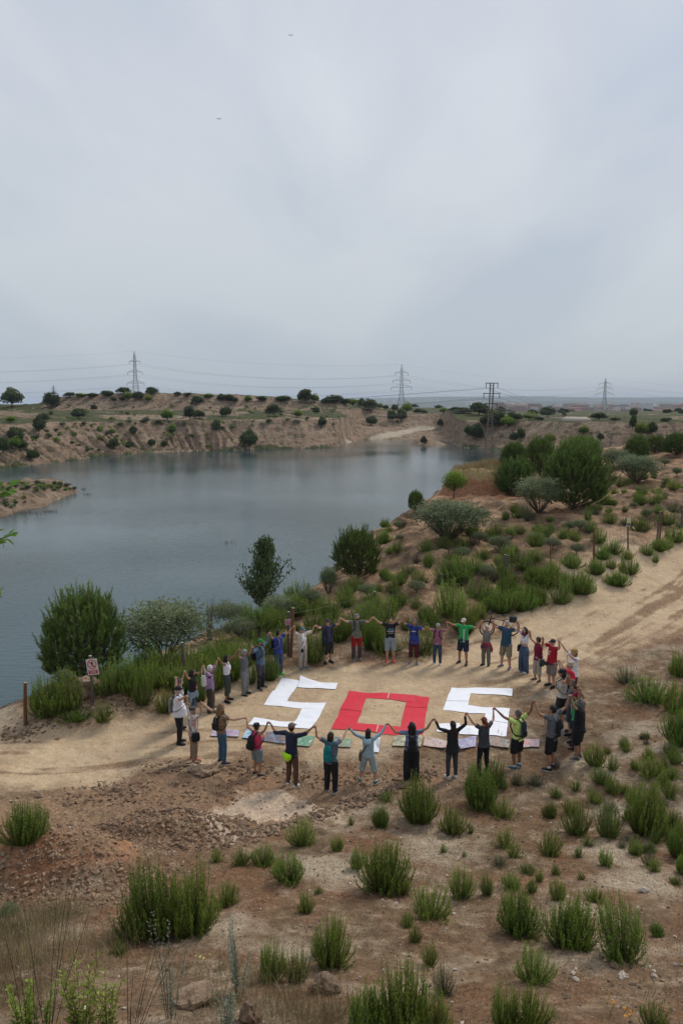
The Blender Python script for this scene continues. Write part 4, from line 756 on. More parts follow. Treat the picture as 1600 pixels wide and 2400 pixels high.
# single boulders and stones one can point to
BO = [(470,1815,52,26,0,"rounded tawny boulder lying in the churned track edge"),(275,1850,24,18,0,"small tan boulder beside the rutted track edge"),(498,1812,26,18,0,"knobbly stone leaning on the tawny boulder"),(768,2318,66,40,1,"largest pale grey boulder low in the middle of the slope"),(742,2326,30,30,1,"squat brown stone leaning on the pale grey boulder"),
      (585,2395,60,62,1,"tall pale rock half buried at the bottom of the view"),(455,2350,84,46,0,"long tan rock outcrop near the bottom left"),(1508,2090,20,14,2,"white stone alone high on the right slope"),(1460,2293,24,16,2,"pale pebble-sized rock among the loose stones low right"),(1348,2298,15,10,2,"small white stone left of the loose stones low right"),
      (1342,2284,12,9,2,"tiny white stone above the small white one low right"),(1482,2310,16,10,1,"tan stone right of the loose stones low right"),(1330,2340,18,9,1,"flat tan stone in the bottom right litter"),(1532,2290,14,10,2,"pale stone near the bottom right corner"),(1228,2295,16,14,2,"grey stone beside the fresh bush low on the slope"),(927,2120,11,7,2,"white scrap-like stone left of the fork of small bushes"),
      (1440,2268,20,14,1,"brown stone above the loose stones low right"),(850,1838,14,8,0,"small tan stone behind the pale blue hoodie woman's heel"),(415,1838,14,10,0,"little clod in the track left of the tawny boulder"),(725,1882,16,10,0,"clod at the rim of the pale chalk patch"),(95,1868,18,12,0,"lone clod on the left verge of the rutted track"),
      (200,1622,60,48,0,"humped pale boulder of earth behind the walking-man sign"),(1545,1281,18,6,2,"white bag-like stone on the track verge at the upper right"),(1190,1262,20,10,1,"tan rock on the bare hummocks"),(1225,1325,18,8,2,"pale log-like stone among the fence bushes")]
PB = hit([b[0] for b in BO], [b[1] for b in BO])
rms = [bpy.data.meshes.new("boulder_%d" % i) for i in range(4)]
for i, (V, Fc) in enumerate(RP2):
    rms[i] = mesh_np("boulder_mesh", V, Fc, smooth=False)
for j, ((u_, v_, wp, hp, mt, lb), P) in enumerate(zip(BO, PB)):
    w_, h_ = world_size(P, wp, hp); me_ = rms[j % 4].copy(); me_.materials.append([ST1, ST2, ST3][mt])
    o = link("boulder" if wp > 20 else "stone", me_); o.location = (P[0], P[1], P[2] + h_ * .28); o.scale = (w_ / 2.3, w_ / 2.5, h_ / 1.45); o.rotation_euler = (0, 0, j * 1.7); tag(o, lb, "rock")
# ---- straw, dead grass and seedlings of the slope
STRAW = M("straw", (.40, .31, .19), (.20, .135, .085), 3, .9); STRAW2 = M("straw_rust", (.23, .135, .075), (.13, .075, .045), 3, .9); SEED = M("seedling", (.16, .21, .06), (.09, .13, .035), 5, .8)
def blades(name, X, Y, hgt, mats, seed, wid=.006, lean=.8, z0=None, kind='stuff', label=None, mi=None):
    r = np.random.default_rng(seed); n = len(X); P = on_ground(X, Y) if z0 is None else np.stack([X, Y, z0], 1)
    a = r.uniform(0, 6.28, n); ln = np.abs(r.normal(0, lean, n)); D = unit(np.stack([np.cos(a) * ln, np.sin(a) * ln, np.ones(n)], 1)); g = Leafy()
    g.leaves(P - D * .01, D, hgt, wid, .5, r, .35); me_ = g.mesh(name, mats)
    me_.polygons.foreach_set('material_index', (r.integers(0, len(mats), n) if mi is None else mi).astype(np.int32)); o = link(name, me_); tag(o, label, kind=kind); return o
r7 = np.random.default_rng(77); n = 150000; X = r7.uniform(-12, 20, n); Y = 6.4 + 13 * r7.uniform(0, 1, n) ** 1.15
so_, _ = sdist(X, Y, SOIL); rd_, _ = sdist(X, Y, ROAD); k = (rd_ < -.3) & (so_ < -.1) & (np.abs(X) < Y * .62 + 1) & (fbm(X * .6, Y * .6, 301, 4) + .25 > r7.uniform(-.25, .45, n))
X, Y = X[k], Y[k]; print("straw", len(X)); blades("dry_litter", X, Y, .02 + .06 * r7.uniform(0, 1, len(X)) ** 2, [STRAW2, STRAW, STRAW2], 5, .008, 1.4)
n = 26000; X = r7.uniform(-6.5, 13, n); Y = r7.uniform(6.3, 18, n); so_, _ = sdist(X, Y, SOIL); rd_, _ = sdist(X, Y, ROAD); k = (rd_ < -.3) & (so_ < 0) & (np.abs(X) < Y * .62 + 1) & (fbm(X * .9, Y * .9, 302, 4) + .02 * X > .12 + r7.uniform(0, .3, n))
X, Y = X[k], Y[k]; blades("seedling_cover", X, Y, .03 + .07 * r7.uniform(0, 1, len(X)), [SEED, SEED, STRAW], 6, .008, .5)
# bleached tall grass at the lower left corner, and thin rows between the fence bushes
xs, ys = [], []
for (u_, v_, s_, m_) in [(30, 2190, .55, 1900), (110, 2150, .45, 1300), (60, 2260, .5, 1500), (190, 2215, .4, 500), (20, 2340, .4, 700), (620, 2350, .45, 500), (700, 2390, .4, 600), (860, 2395, .4, 500), (560, 2290, .3, 250)]:
    P = hit(u_, v_)[0]; xs.append(r7.normal(P[0], s_, m_)); ys.append(r7.normal(P[1], s_ * .6, m_))
X = np.concatenate(xs); Y = np.concatenate(ys); blades("tall_dry_grass", X, Y, r7.uniform(.12, .45, len(X)), [STRAW, M("grass_hay", (.33, .30, .14), (.22, .20, .09), 3, .9)], 7, .005, .35)
X = r7.normal(_mt[0], 1.7, 4500); Y = r7.normal(_mt[1], 2.0, 4500); k = np.hypot((X - _mt[0]) / 3.1, (Y - _mt[1]) / 4) < 1; X, Y = X[k], Y[k]
blades("mound_grass", X, Y, r7.uniform(.25, .75, len(X)), [M("grass_gold", (.48, .38, .17), (.33, .26, .11), 3, .9), STRAW], 8, .03, .3)
n = 30000; X = r7.uniform(-14, 45, n); Y = r7.uniform(21, 62, n); rd_, _ = sdist(X, Y, ROAD); ld_, _ = sdist(X, Y, LAND); k = (rd_ < -.2) & (ld_ > .2) & (fbm(X * .4, Y * .4, 303, 4) > r7.uniform(-.2, .4, n)) & (np.abs(X) < Y * .55)
X, Y = X[k], Y[k]; blades("fence_strip_grass", X, Y, r7.uniform(.05, .28, len(X)), [SEED, STRAW2, STRAW, SEED], 9, .022, .7)
# reeds and wet grass fringing the far shore
dlist = []
for i in range(3, len(SHORE) - 6):
    a_, b_ = np.array(SHORE[i]), np.array(SHORE[i + 1]); m_ = int(np.linalg.norm(b_ - a_) * 5); t = r7.uniform(0, 1, (m_, 1)); dlist.append(a_ + (b_ - a_) * t + r7.normal(0, .9, (m_, 2)))
Dp = np.concatenate(dlist); k = fbm(Dp[:, 0] * .06, Dp[:, 1] * .06, 305, 3) > -.1; Dp = Dp[k]; Hh = height(Dp[:, 0], Dp[:, 1]); k = (Hh > WZ - .4) & (Hh < WZ + 1.5); Dp = Dp[k]
blades("shore_reeds", Dp[:, 0], Dp[:, 1], r7.uniform(.4, 1.1, len(Dp)), [M("reed", (.13, .16, .06), (.07, .09, .035), 1, .9), M("reed_dry", (.25, .21, .10), (.16, .13, .07), 1, .9)], 10, .25, .5)
# twigs growing in the water
for (u_, v_, s_, lb) in [(535, 1273, .45, "faint bunch of drowned twigs far out in the lake"), (205, 1160, .35, "small tuft of dead twigs just off the tip of the spit"), (117, 1200, .7, "brown reedy tuft in the water below the spit"), (67, 1203, 1.1, "broad brown dead brush at the spit's water edge"), (195, 1147, .25, "tiny clump of twigs off the spit's point")]:
    q = at_z(u_, v_, WZ); rr_ = np.random.default_rng(int(u_)); m_ = 26 if u_ == 535 else int(90 * s_) + 12; g = Leafy(); A = np.stack([rr_.normal(0, s_, m_), rr_.normal(0, s_ * .6, m_), np.full(m_, -.3)], 1); B = A + np.stack([rr_.normal(0, .25, m_), rr_.normal(0, .25, m_), rr_.uniform(.4, .75, m_)], 1)
    g.twigs(A, B, .016, .006, mi=0); o = link("water_brush", g.mesh("water_brush", [M("drowned_twig", (.12, .09, .075), (.07, .055, .05), 2, .9)])); o.location = (q[0], q[1], WZ); tag(o, lb, "brush")
# near stalks at the bottom edge
def stalk_plant(u_, v_, hpx, n, lm, label, name, leafy=True, seed=0, spread=.25, droop=.5, ls=.09, lw=.02, y=None, per=10):
    P = hit(u_, v_)[0] if y is None else np.array([*at_z(u_, v_, 0)[:0], *at_y(u_, v_, y)]); P[2] = gz(P[0], P[1]); w_, h_ = world_size(P, hpx, hpx); rr_ = np.random.default_rng(seed); g = Leafy()
    a = rr_.uniform(0, 6.28, n); hh = h_ * rr_.uniform(.6, 1.0, n); B0 = np.stack([np.cos(a) * .04, np.sin(a) * .04, 0 * a - .04], 1); T0 = B0 + np.stack([np.cos(a) * spread * hh * rr_.uniform(.2, 1, n), np.sin(a) * spread * hh * rr_.uniform(.2, 1, n), hh], 1); mid = (B0 + T0) / 2 - np.stack([np.cos(a), np.sin(a), 0 * a], 1) * .02
    g.twigs(B0, mid, .004, .003); g.twigs(mid, T0, .003, .0018)
    if leafy:
        for t in np.linspace(.15, 1, per):
            C = B0 * (1 - t) + T0 * t; d_ = unit(rr_.normal(size=(n, 3)) * np.array([1, 1, .3]) + np.array([0, 0, .7])); 
            for _ in range(3): d_ = unit(rr_.normal(size=(n, 3)) * np.array([1, 1, .3]) + np.array([0, 0, .8])); g.leaves(C, d_, ls * (1.15 - .5 * t), lw, t, rr_)
    o = link(name, g.mesh(name, [lm, TWIG if leafy else M("dark_stalk", (.07, .045, .035), (.04, .028, .022), 9, .9)])); o.location = P; tag(o, label, "plant"); return o
stalk_plant(195, 2440, 230, 9, LM_pale, "leafy bright green plant rising from the bottom edge, left", "leafy_plant", seed=1, ls=.10, lw=.026, per=14)
stalk_plant(250, 2430, 160, 8, LM_pale, "second leafy green plant right beside the tall leafy one", "leafy_plant", seed=2, ls=.09, lw=.024)
stalk_plant(55, 2420, 130, 8, LM_broom, "dark leafy plant in the bottom left corner", "leafy_plant", seed=3, ls=.08, lw=.022)
stalk_plant(100, 2405, 110, 5, LM_broom, "small leafy sprig right of the corner plant", "leafy_plant", seed=4, ls=.07, lw=.02)
stalk_plant(400, 2390, 250, 7, LM_silver, "silvery wispy stems above the tan rock outcrop", "silver_plant", seed=5, ls=.05, lw=.009, per=22)
stalk_plant(560, 2330, 190, 8, LM_silver, "pale silver-green feathery plant left of the dark bush pair", "silver_plant", seed=6, ls=.07, lw=.012, per=20)
stalk_plant(530, 2420, 130, 7, LM_silver, "low silver-green feathery plant beside the half-buried pale rock", "silver_plant", seed=7, ls=.06, lw=.012, per=16)
stalk_plant(75, 2450, 380, 3, LM_broom, "three tall bare dark stalks near the left edge", "bare_stalks", False, 11, .12)
stalk_plant(110, 2440, 420, 5, LM_broom, "slanting bare dark stalks crossing the bleached grass", "bare_stalks", False, 12, .55)
stalk_plant(300, 2450, 330, 9, LM_broom, "fan of bare dark stalks left of the tan rock outcrop", "bare_stalks", False, 13, .45)
# marigold-coloured flowers low right, pale ones low left
def flowers(pts_, col, label):
    rr_ = np.random.default_rng(3); P = hit([p[0] for p in pts_], [p[1] for p in pts_])
    for q in P:
        g = Leafy(); g.twigs([[0, 0, -.02]], [[0, 0, .06]], .002, .0015); a = np.arange(7) * .9; g.leaves(np.tile([0, 0, .06], (7, 1)), np.stack([np.cos(a), np.sin(a), 0 * a + .35], 1), .026, .018, .5, rr_)
        o = link("flower", g.mesh("flower", [col, TWIG])); o.location = q; tag(o, label, "flower", label if len(pts_) > 1 else None)
flowers([(1424,2347),(1438,2360),(1434,2366),(1462,2376),(1474,2382),(1476,2390),(1464,2394),(1422,2356)], M("petal_orange", (.75, .36, .03), (.6, .25, .02), 5, .6), "one of the small orange flowers at the bottom right")
flowers([(460,2250),(470,2252),(493,2247),(478,2256),(333,2207)], M("petal_pale", (.75, .72, .30), (.65, .6, .2), 5, .6), "one of the pale yellow flowers left of the silvery plants")
flowers([(153,2260)], bpy.data.materials["petal_orange"], "single yellow-orange flower near the left edge")
# ================================================================== people
class Pc:
    """pieces of one mesh: closed lofts that a voxel remesh fuses into a single skin"""
    def __init__(s): s.bm = bmesh.new()
    def rings(s, C, X, Y, seg=12):
        bm = s.bm; R = []
        for c, x, y in zip(C, X, Y):
            R.append([bm.verts.new(Vector(c) + Vector(x) * math.cos(2 * math.pi * k / seg) + Vector(y) * math.sin(2 * math.pi * k / seg)) for k in range(seg)])
        for a, b in zip(R[:-1], R[1:]):
            for k in range(seg): bm.faces.new((a[k], a[(k + 1) % seg], b[(k + 1) % seg], b[k]))
        bm.faces.new(R[0][::-1]); bm.faces.new(R[-1])
    def tube(s, pts, rad, flat=1.0, seg=12):
        pts = [Vector(p) for p in pts]; X, Y = [], []; px = None
        for i, p in enumerate(pts):
            d = (pts[min(i + 1, len(pts) - 1)] - pts[max(i - 1, 0)]).normalized(); ref = Vector((0, 1, 0)) if abs(d.y) < .8 else Vector((1, 0, 0))
            if px is None: x = d.cross(ref).normalized()
            else: x = (px - d * px.dot(d)).normalized()
            px = x; y = x.cross(d).normalized(); r = rad[i] if isinstance(rad, (list, tuple)) else rad
            X.append(x * r); Y.append(y * r * flat)
        s.rings(pts, X, Y, seg)
    def loft(s, rows, seg=16):
        """rows of (z, rx, ry, x, y)"""
        s.rings([(r[3] if len(r) > 3 else 0, r[4] if len(r) > 4 else 0, r[0]) for r in rows], [(r[1], 0, 0) for r in rows], [(0, r[2], 0) for r in rows], seg)
    def ball(s, c, r, seg=12):
        r = (r, r, r) if isinstance(r, (int, float)) else r
        res = bmesh.ops.create_uvsphere(s.bm, u_segments=seg, v_segments=max(6, seg // 2 + 2), radius=1.0)
        for v in res['verts']: v.co = Vector((c[0] + v.co.x * r[0], c[1] + v.co.y * r[1], c[2] + v.co.z * r[2]))
    def mesh(s, name):
        bmesh.ops.recalc_face_normals(s.bm, faces=s.bm.faces); me = bpy.data.meshes.new(name); s.bm.to_mesh(me); s.bm.free(); return me
QUEUE = []
def fuse(pc, name, mat, parent, vox=.016, sm=3, noise=0.0, nscale=8.0, extra=None, label=None):
    """queue a voxel remesh of the collected pieces"""
    me = pc.mesh(name); o = bpy.data.objects.new(name, me); COL.objects.link(o); o.parent = parent
    m = o.modifiers.new('r', 'REMESH'); m.mode = 'VOXEL'; m.voxel_size = vox
    if sm: m2 = o.modifiers.new('s', 'SMOOTH'); m2.factor = .5; m2.iterations = sm
    QUEUE.append((o, mat, noise, nscale, extra)); 
    if label: o['label'] = label
    return o
def plain(pc, name, mat, parent, smooth=True):
    me = pc.mesh(name); o = link(name, me, parent, mat)
    if smooth: me.polygons.foreach_set('use_smooth', np.ones(len(me.polygons), bool))
    return o
def flush_queue():
    bpy.context.view_layer.update(); dg = bpy.context.evaluated_depsgraph_get()
    for o, mat, nz, ns, extra in QUEUE:
        me = bpy.data.meshes.new_from_object(o.evaluated_get(dg)); old = o.data; o.modifiers.clear(); 
        if nz:
            off = Vector((len(o.name) * 1.7 + o.location.x, 3.1, 0))
            for v in me.vertices:
                n = v.normal; q = mnoise.noise(v.co * ns + off) + .5 * mnoise.noise(v.co * ns * 2.3 + off); v.co += n * (q * nz)
        if extra is not None:
            bm = bmesh.new(); bm.from_mesh(me); bm.from_mesh(extra); bm.to_mesh(me); bm.free()
        me.materials.clear(); me.materials.append(mat); me.polygons.foreach_set('use_smooth', np.ones(len(me.polygons), bool)); o.data = me; me.name = o.name
    QUEUE.clear()
SK = {'l': M("skin_light", (.52, .31, .22), (.44, .24, .17), 9, .55), 't': M("skin_tan", (.40, .215, .135), (.33, .17, .10), 9, .55), 'd': M("skin_brown", (.27, .135, .08), (.22, .105, .06), 9, .55)}
HAIRM = {'black': M("hair_black", (.022, .017, .015), (.010, .008, .008), 40, .6, .3), 'brown': M("hair_brown", (.075, .040, .022), (.035, .018, .010), 40, .6, .3), 'dark': M("hair_dark_brown", (.040, .022, .015), (.018, .010, .008), 40, .6, .3),
         'grey': M("hair_grey", (.36, .35, .34), (.18, .175, .17), 40, .6, .3), 'white': M("hair_white", (.68, .66, .63), (.48, .46, .43), 40, .6, .3), 'red': M("hair_red", (.22, .055, .018), (.12, .028, .010), 40, .5, .3), 'honey': M("hair_honey", (.26, .15, .07), (.11, .055, .025), 30, .6, .3), 'salt': M("hair_salt_pepper", (.15, .14, .135), (.05, .045, .042), 50, .6, .3)}
def cloth(name, c, d=.78, rough=.88): return M("cloth_" + name, c, tuple(x * d for x in c), 5, rough, .12)
CW_ = cloth("white", (.72, .73, .78), .9); CBK = cloth("black", (.018, .018, .022), .7); CNV = cloth("navy", (.020, .026, .055)); CGY = cloth("grey", (.13, .145, .165)); CDG = cloth("charcoal", (.055, .060, .070))
CBL = cloth("blue", (.030, .055, .26)); CDN = cloth("denim", (.060, .095, .165), .6); CLD = cloth("light_denim", (.26, .33, .38), .8); CGN = cloth("green", (.030, .36, .105)); CLM = cloth("lime", (.60, .76, .22), .9); CRD = cloth("red", (.36, .012, .022)); CMR = cloth("maroon", (.20, .010, .040))
CKH = cloth("khaki", (.26, .22, .145)); COL_ = cloth("olive_grey", (.150, .165, .125)); CPK = cloth("pink", (.62, .055, .13)); CLI = cloth("lilac", (.36, .25, .43)); CCR = cloth("cream", (.58, .52, .44)); CST = cloth("stone", (.40, .355, .31)); CBR = cloth("brown", (.105, .058, .040)); CLB = cloth("pale_blue", (.34, .47, .55)); CTL = cloth("teal", (.008, .19, .20))
CSB = cloth("slate_blue", (.085, .135, .20)); CDR = cloth("dark_green", (.045, .065, .055)); CPB = cloth("petrol", (.030, .075, .125)); CFR = cloth("scarlet", (.72, .03, .06)); CTN = cloth("tan", (.27, .19, .125)); CNE = cloth("neon", (.42, .80, .02), .9); CWI = cloth("wine", (.085, .012, .022)); CHG = cloth("cap_grey", (.20, .19, .175)); CPL = cloth("plum", (.055, .045, .085))
SHOE = {'black': M("shoe_black", (.02, .02, .022), None, 9, .6), 'white': M("shoe_white", (.62, .62, .60), None, 9, .6), 'red': M("shoe_red", (.62, .015, .02), None, 9, .6), 'green': M("shoe_green", (.10, .62, .08), None, 9, .6), 'grey': M("shoe_grey", (.11, .12, .13), None, 9, .6), 'brown': M("shoe_brown", (.07, .04, .03), None, 9, .6), 'blue': M("shoe_blue", (.05, .12, .16), None, 9, .6), 'pink': M("shoe_pink", (.55, .45, .44), None, 9, .6)}
SOLE = M("shoe_sole", (.62, .61, .58), None, 9, .7); SOCK = M("sock_white", (.7, .7, .7), None, 9, .9); SOCKB = M("sock_black", (.02, .02, .02), None, 9, .9)
EYE = M("eye", (.03, .02, .015), None, 9, .2); LIP = M("lips", (.32, .09, .08), None, 9, .5); GLASS = M("sunglass_lens", (.012, .010, .012), None, 9, .12, spec=.6); METAL = M("dark_metal", (.05, .05, .05), None, 9, .4, metal=.6)
def pattern_mat(name, kind, cols, scale=9.0):
    m, t, b = bsdf_mat(name); tc = N(t, 'ShaderNodeTexCoord'); r = N(t, 'ShaderNodeValToRGB'); r.color_ramp.interpolation = 'CONSTANT'
    if kind == 'stripes':
        w_ = N(t, 'ShaderNodeSeparateXYZ'); L(t, tc.outputs['Object'], w_.inputs[0]); q = N(t, 'ShaderNodeMath', op='MULTIPLY'); L(t, w_.outputs[2], q.inputs[0]); q.inputs[1].default_value = scale; f = N(t, 'ShaderNodeMath', op='FRACT'); L(t, q.outputs[0], f.inputs[0]); L(t, f.outputs[0], r.inputs[0])
    elif kind == 'dots':
        v = N(t, 'ShaderNodeTexVoronoi'); v.inputs['Scale'].default_value = scale; L(t, tc.outputs['Object'], v.inputs['Vector']); s_ = N(t, 'ShaderNodeSeparateColor'); L(t, v.outputs['Color'], s_.inputs[0]); L(t, s_.outputs[0], r.inputs[0])
    else:
        v = N(t, 'ShaderNodeTexNoise'); v.inputs['Scale'].default_value = scale; v.inputs['Detail'].default_value = 3; v.inputs['Distortion'].default_value = 1.2; L(t, tc.outputs['Object'], v.inputs['Vector']); g = N(t, 'ShaderNodeMapRange'); L(t, v.outputs[0], g.inputs[0]); g.inputs[1].default_value = .32; g.inputs[2].default_value = .68; L(t, g.outputs[0], r.inputs[0])
    e = r.color_ramp.elements; k = len(cols)
    for i, c in enumerate(cols):
        el = e[i] if i < 2 else e.new(i / k)
        el.position = i / k; el.color = (*c, 1)
    L(t, r.outputs[0], b.inputs['Base Color']); b.inputs['Roughness'].default_value = .88; b.inputs['Specular IOR Level'].default_value = .2; return m
PFLOR = pattern_mat("print_tropical", 'noise', [(.66, .64, .60), (.68, .66, .62), (.10, .13, .14), (.66, .64, .60), (.45, .05, .05), (.62, .6, .55), (.14, .16, .10)], 9)
PEARTH = pattern_mat("print_earth", 'noise', [(.10, .08, .05), (.30, .20, .11), (.13, .05, .035), (.36, .30, .20), (.09, .09, .07)], 12)
PSTR = pattern_mat("stripe_blue", 'stripes', [(.10, .12, .24), (.30, .36, .44), (.20, .14, .24), (.12, .22, .36)], 7)
PPLAID = pattern_mat("print_rosy", 'dots', [(.30, .06, .10), (.20, .12, .20), (.42, .26, .26), (.24, .05, .08), (.14, .10, .18)], 55)
PLEAF = pattern_mat("print_blue_leaf", 'noise', [(.66, .68, .74), (.66, .68, .74), (.10, .13, .28), (.66, .68, .74)], 22)
PSCRUB = pattern_mat("print_heather", 'dots', [(.11, .12, .14), (.15, .16, .18), (.12, .13, .15)], 60)
def lerp(a, b, t): return a + (b - a) * t
def person(i, sp, foot, hR, hL, yaw, H):
    """sp: spec, foot: world point, hR/hL: world points of the held hands, H: height in metres"""
    k = H / 1.72; root = empty("person", foot, yaw); tag(root, sp['label'], "person", "people holding hands in a ring")
    inv = Matrix.Rotation(-yaw, 3, 'Z'); b = sp.get('b', 1.0); fem = sp.get('fem', 0); belly = sp.get('belly', 0)
    st = sp.get('st', .12) * k; skin = SK[sp.get('sk', 'l')]
    # legs
    hip_z, knee_z, ank_z = .90 * k, .49 * k, .075 * k
    legs = []
    for s in (1, -1):
        ox = sp.get('step', 0) * s * .5
        hp = Vector((s * .088 * k * b, 0, hip_z)); an = Vector((s * st, ox, ank_z)); kn = (hp + an) / 2 + Vector((s * .01, .03 * k, .01)); kn.z = knee_z; legs.append((hp, kn, an, s))
    # arms
    sw = (.175 if fem else .19) * k * (b ** .5); arms = []
    for s, T in ((1, hR), (-1, hL)):
        T = inv @ (Vector(T) - Vector(foot)); sh = Vector((s * sw, -.005, 1.405 * k))
        if T.z > sh.z: sh.z += min(.045, .07 * (T.z - sh.z)) * k; sh.x -= s * .008
        u1, u2, uh = .285 * k, .255 * k, .075 * k; v = T - sh; d = v.length; mx_ = (u1 + u2 + uh) * .985
        st_ = 1.0
        if d > mx_: st_ = min(d / mx_, 1.12); u1 *= st_; u2 *= st_; uh *= st_
        if d > (u1 + u2 + uh) * .985: T = sh + v.normalized() * (u1 + u2 + uh) * .985; v = T - sh; d = v.length
        dr = v.normalized(); wr = T - dr * uh; vd = (wr - sh).length; wd = (wr - sh).normalized()
        ca = max(-1, min(1, (u1 * u1 + vd * vd - u2 * u2) / (2 * u1 * max(vd, .05)))); al = math.acos(ca)
        pole = Vector((s * .55, -.25, -.8)); pole = (pole - wd * pole.dot(wd)).normalized(); el = sh + (wd * math.cos(al) + pole * math.sin(al)) * u1
        arms.append((sh, el, wr, T, s))
    r_ = lambda x: x * k * b
    # ---- body: one continuous skin
    B = Pc(); bw = 1.0
    B.loft([(.80 * k, r_(.10), r_(.085)), (.90 * k, r_(.155), r_(.105)), (1.06 * k, r_(.13), r_(.09)), (1.24 * k, r_(.152), r_(.108)), (1.37 * k, r_(.155), r_(.092)), (1.44 * k, r_(.10), r_(.065)), (1.47 * k, r_(.055), r_(.05))])
    B.tube([(0, -.01, 1.42 * k), (0, .005, 1.50 * k), (0, .015, 1.56 * k)], [.056 * k, .050 * k, .052 * k])
    hc = Vector((0, .022 * k, 1.615 * k)); B.ball(hc, (.074 * k, .092 * k, .105 * k), 16); B.ball(hc + Vector((0, .022, -.045)) * k, (.054 * k, .062 * k, .062 * k)); B.tube([hc + Vector((0, .083, .02)) * k, hc + Vector((0, .108, -.022)) * k], [.011 * k, .018 * k], seg=8)
    for s in (1, -1): B.ball(hc + Vector((s * .076, -.005, -.005)) * k, (.012 * k, .018 * k, .03 * k), 8)
    for hp, kn, an, s in legs:
        B.tube([hp + Vector((0, 0, .02)), lerp(hp, kn, .3), lerp(hp, kn, .85), kn, lerp(kn, an, .3), lerp(kn, an, .75), an], [r_(.085), r_(.083), r_(.058), r_(.055), r_(.057), r_(.040), r_(.036)])
        B.tube([an, an + Vector((s * .01, .10 * k, -.045 * k))], [.036 * k, .034 * k])
    for sh, el, wr, T, s in arms:
        bb = b ** .6
        B.ball(sh - Vector((s * .01, 0, .01)), .056 * k * bb); B.tube([sh - Vector((s * .05, 0, .01)), sh, lerp(sh, el, .35), el, lerp(el, wr, .3), wr], [.05 * k * bb, .052 * k * bb, .046 * k * bb, .036 * k * bb, .037 * k * bb, .025 * k])
        dr = (T - wr).normalized(); B.tube([wr, wr + dr * .03 * k, wr + dr * .085 * k], [.024 * k, .034 * k, .036 * k], .6)
    Fg = Pc()
    for sh, el, wr, T, s in arms:      # four curled fingers and a thumb, closed on the neighbour's hand
        dr = (T - wr).normalized(); sd = dr.cross(Vector((0, 1, 0))).normalized(); nn = sd.cross(dr).normalized(); pm = wr + dr * .075 * k
        side = -s
        for f in range(4):
            o_ = nn * ((f - 1.5) * .019 * k); ln = (.92, 1.05, 1.0, .8)[f]; p0 = pm + o_ - dr * .01; p1 = p0 + (dr * .036 + sd * side * .004) * k * ln; p2 = p1 + (dr * .008 + sd * side * .030) * k * ln; p3 = p2 + (-dr * .022 + sd * side * .008) * k * ln
            Fg.tube([p0, p1, p2, p3], [.0095 * k, .0095 * k, .0085 * k, .0065 * k], seg=6)
        q0 = wr + dr * .03 * k + nn * .03 * k; Fg.tube([q0, q0 + (dr * .03 + nn * .018 + sd * side * .008) * k, q0 + (dr * .055 + nn * .006 + sd * side * .028) * k], [.012 * k, .011 * k, .008 * k], seg=6)
    fm = Fg.mesh("fingers"); body = fuse(B, "body", skin, root, .0155, 2, extra=fm)
    # ---- face
    for s in (1, -1):
        e = Pc(); e.ball(hc + Vector((s * .030, .086, .008)) * k, (.013 * k, .007 * k, .0075 * k), 8); plain(e, "eye", EYE, body)
    e = Pc(); e.ball(hc + Vector((0, .083, -.058)) * k, (.022 * k, .008 * k, .006 * k), 8); plain(e, "mouth", LIP, body)
    hx = sp.get('hx', [])
    if 'shades' in hx:
        e = Pc()
        for s in (1, -1): e.ball(hc + Vector((s * .034, .094, .008)) * k, (.027 * k, .010 * k, .019 * k), 10); e.tube([hc + Vector((s * .06, .085, .012)) * k, hc + Vector((s * .08, -.01, .012)) * k], [.004, .004], seg=6)
        e.tube([hc + Vector((-.03, .1, .014)) * k, hc + Vector((.03, .1, .014)) * k], [.004, .004], seg=6); plain(e, "sunglasses", GLASS, root)
    if 'beard' in hx:
        e = Pc(); e.ball(hc + Vector((0, .048, -.075)) * k, (.052 * k, .052 * k, .045 * k)); fuse(e, "beard", HAIRM[sp.get('hair', 'dark')], root, .01, 2, .008, 30)
    # ---- trousers, shorts, skirt
    bt, bm_ = sp['bot']; bot = Pc(); infl = {'leg': .010, 'jeans': .012, 'loose': .026, 'wide': .034, 'shorts': .026, 'capri': .020, 'skirt': .03}[bt]
    end = {'leg': .06, 'jeans': .05, 'loose': .05, 'wide': .035, 'shorts': sp.get('slen', .44), 'capri': .26, 'skirt': .45}[bt] * 1.0
    bot.loft([(.80 * k, r_(.11) + infl, r_(.095) + infl), (.87 * k, r_(.158) + infl, r_(.112) + infl), (.93 * k, r_(.155) + infl * .8, r_(.110) + infl * .8), (1.03 * k, r_(.132) + .012, r_(.094) + .012 + belly * .4)])
    if bt == 'skirt': bot.loft([(end * k, r_(.20), r_(.17)), (.7 * k, r_(.185), r_(.15)), (.9 * k, r_(.165), r_(.12))])
    for hp, kn, an, s in legs:
        def at(z):
            return lerp(hp, kn, (hip_z - z) / (hip_z - knee_z)) if z > knee_z else lerp(kn, an, (knee_z - z) / (knee_z - ank_z))
        zs = [hip_z + .02, hip_z - .12 * k, knee_z + .08 * k, knee_z, knee_z - .12 * k, .22 * k, .12 * k, ank_z]; base = [.088, .088, .066, .060, .060, .050, .044, .042]; P_, R_ = [], []
        for z, q in zip(zs, base):
            if z < end * k: break
            P_.append(at(z)); R_.append(r_(q) + infl * (1.0 if bt != 'wide' else 1.0 + .9 * (hip_z - z) / hip_z) + (.012 if bt == 'shorts' and z < .7 * k else 0))
        P_.append(at(max(end * k, .02)) if end * k > ank_z else an + Vector((0, 0, (end * k - ank_z)))); R_.append(R_[-1] * (.92 if bt in ('leg', 'jeans') else 1.03))
        bot.tube(P_, R_, seg=14)
    botn = {'shorts': 'shorts', 'skirt': 'skirt'}.get(bt, 'trousers')
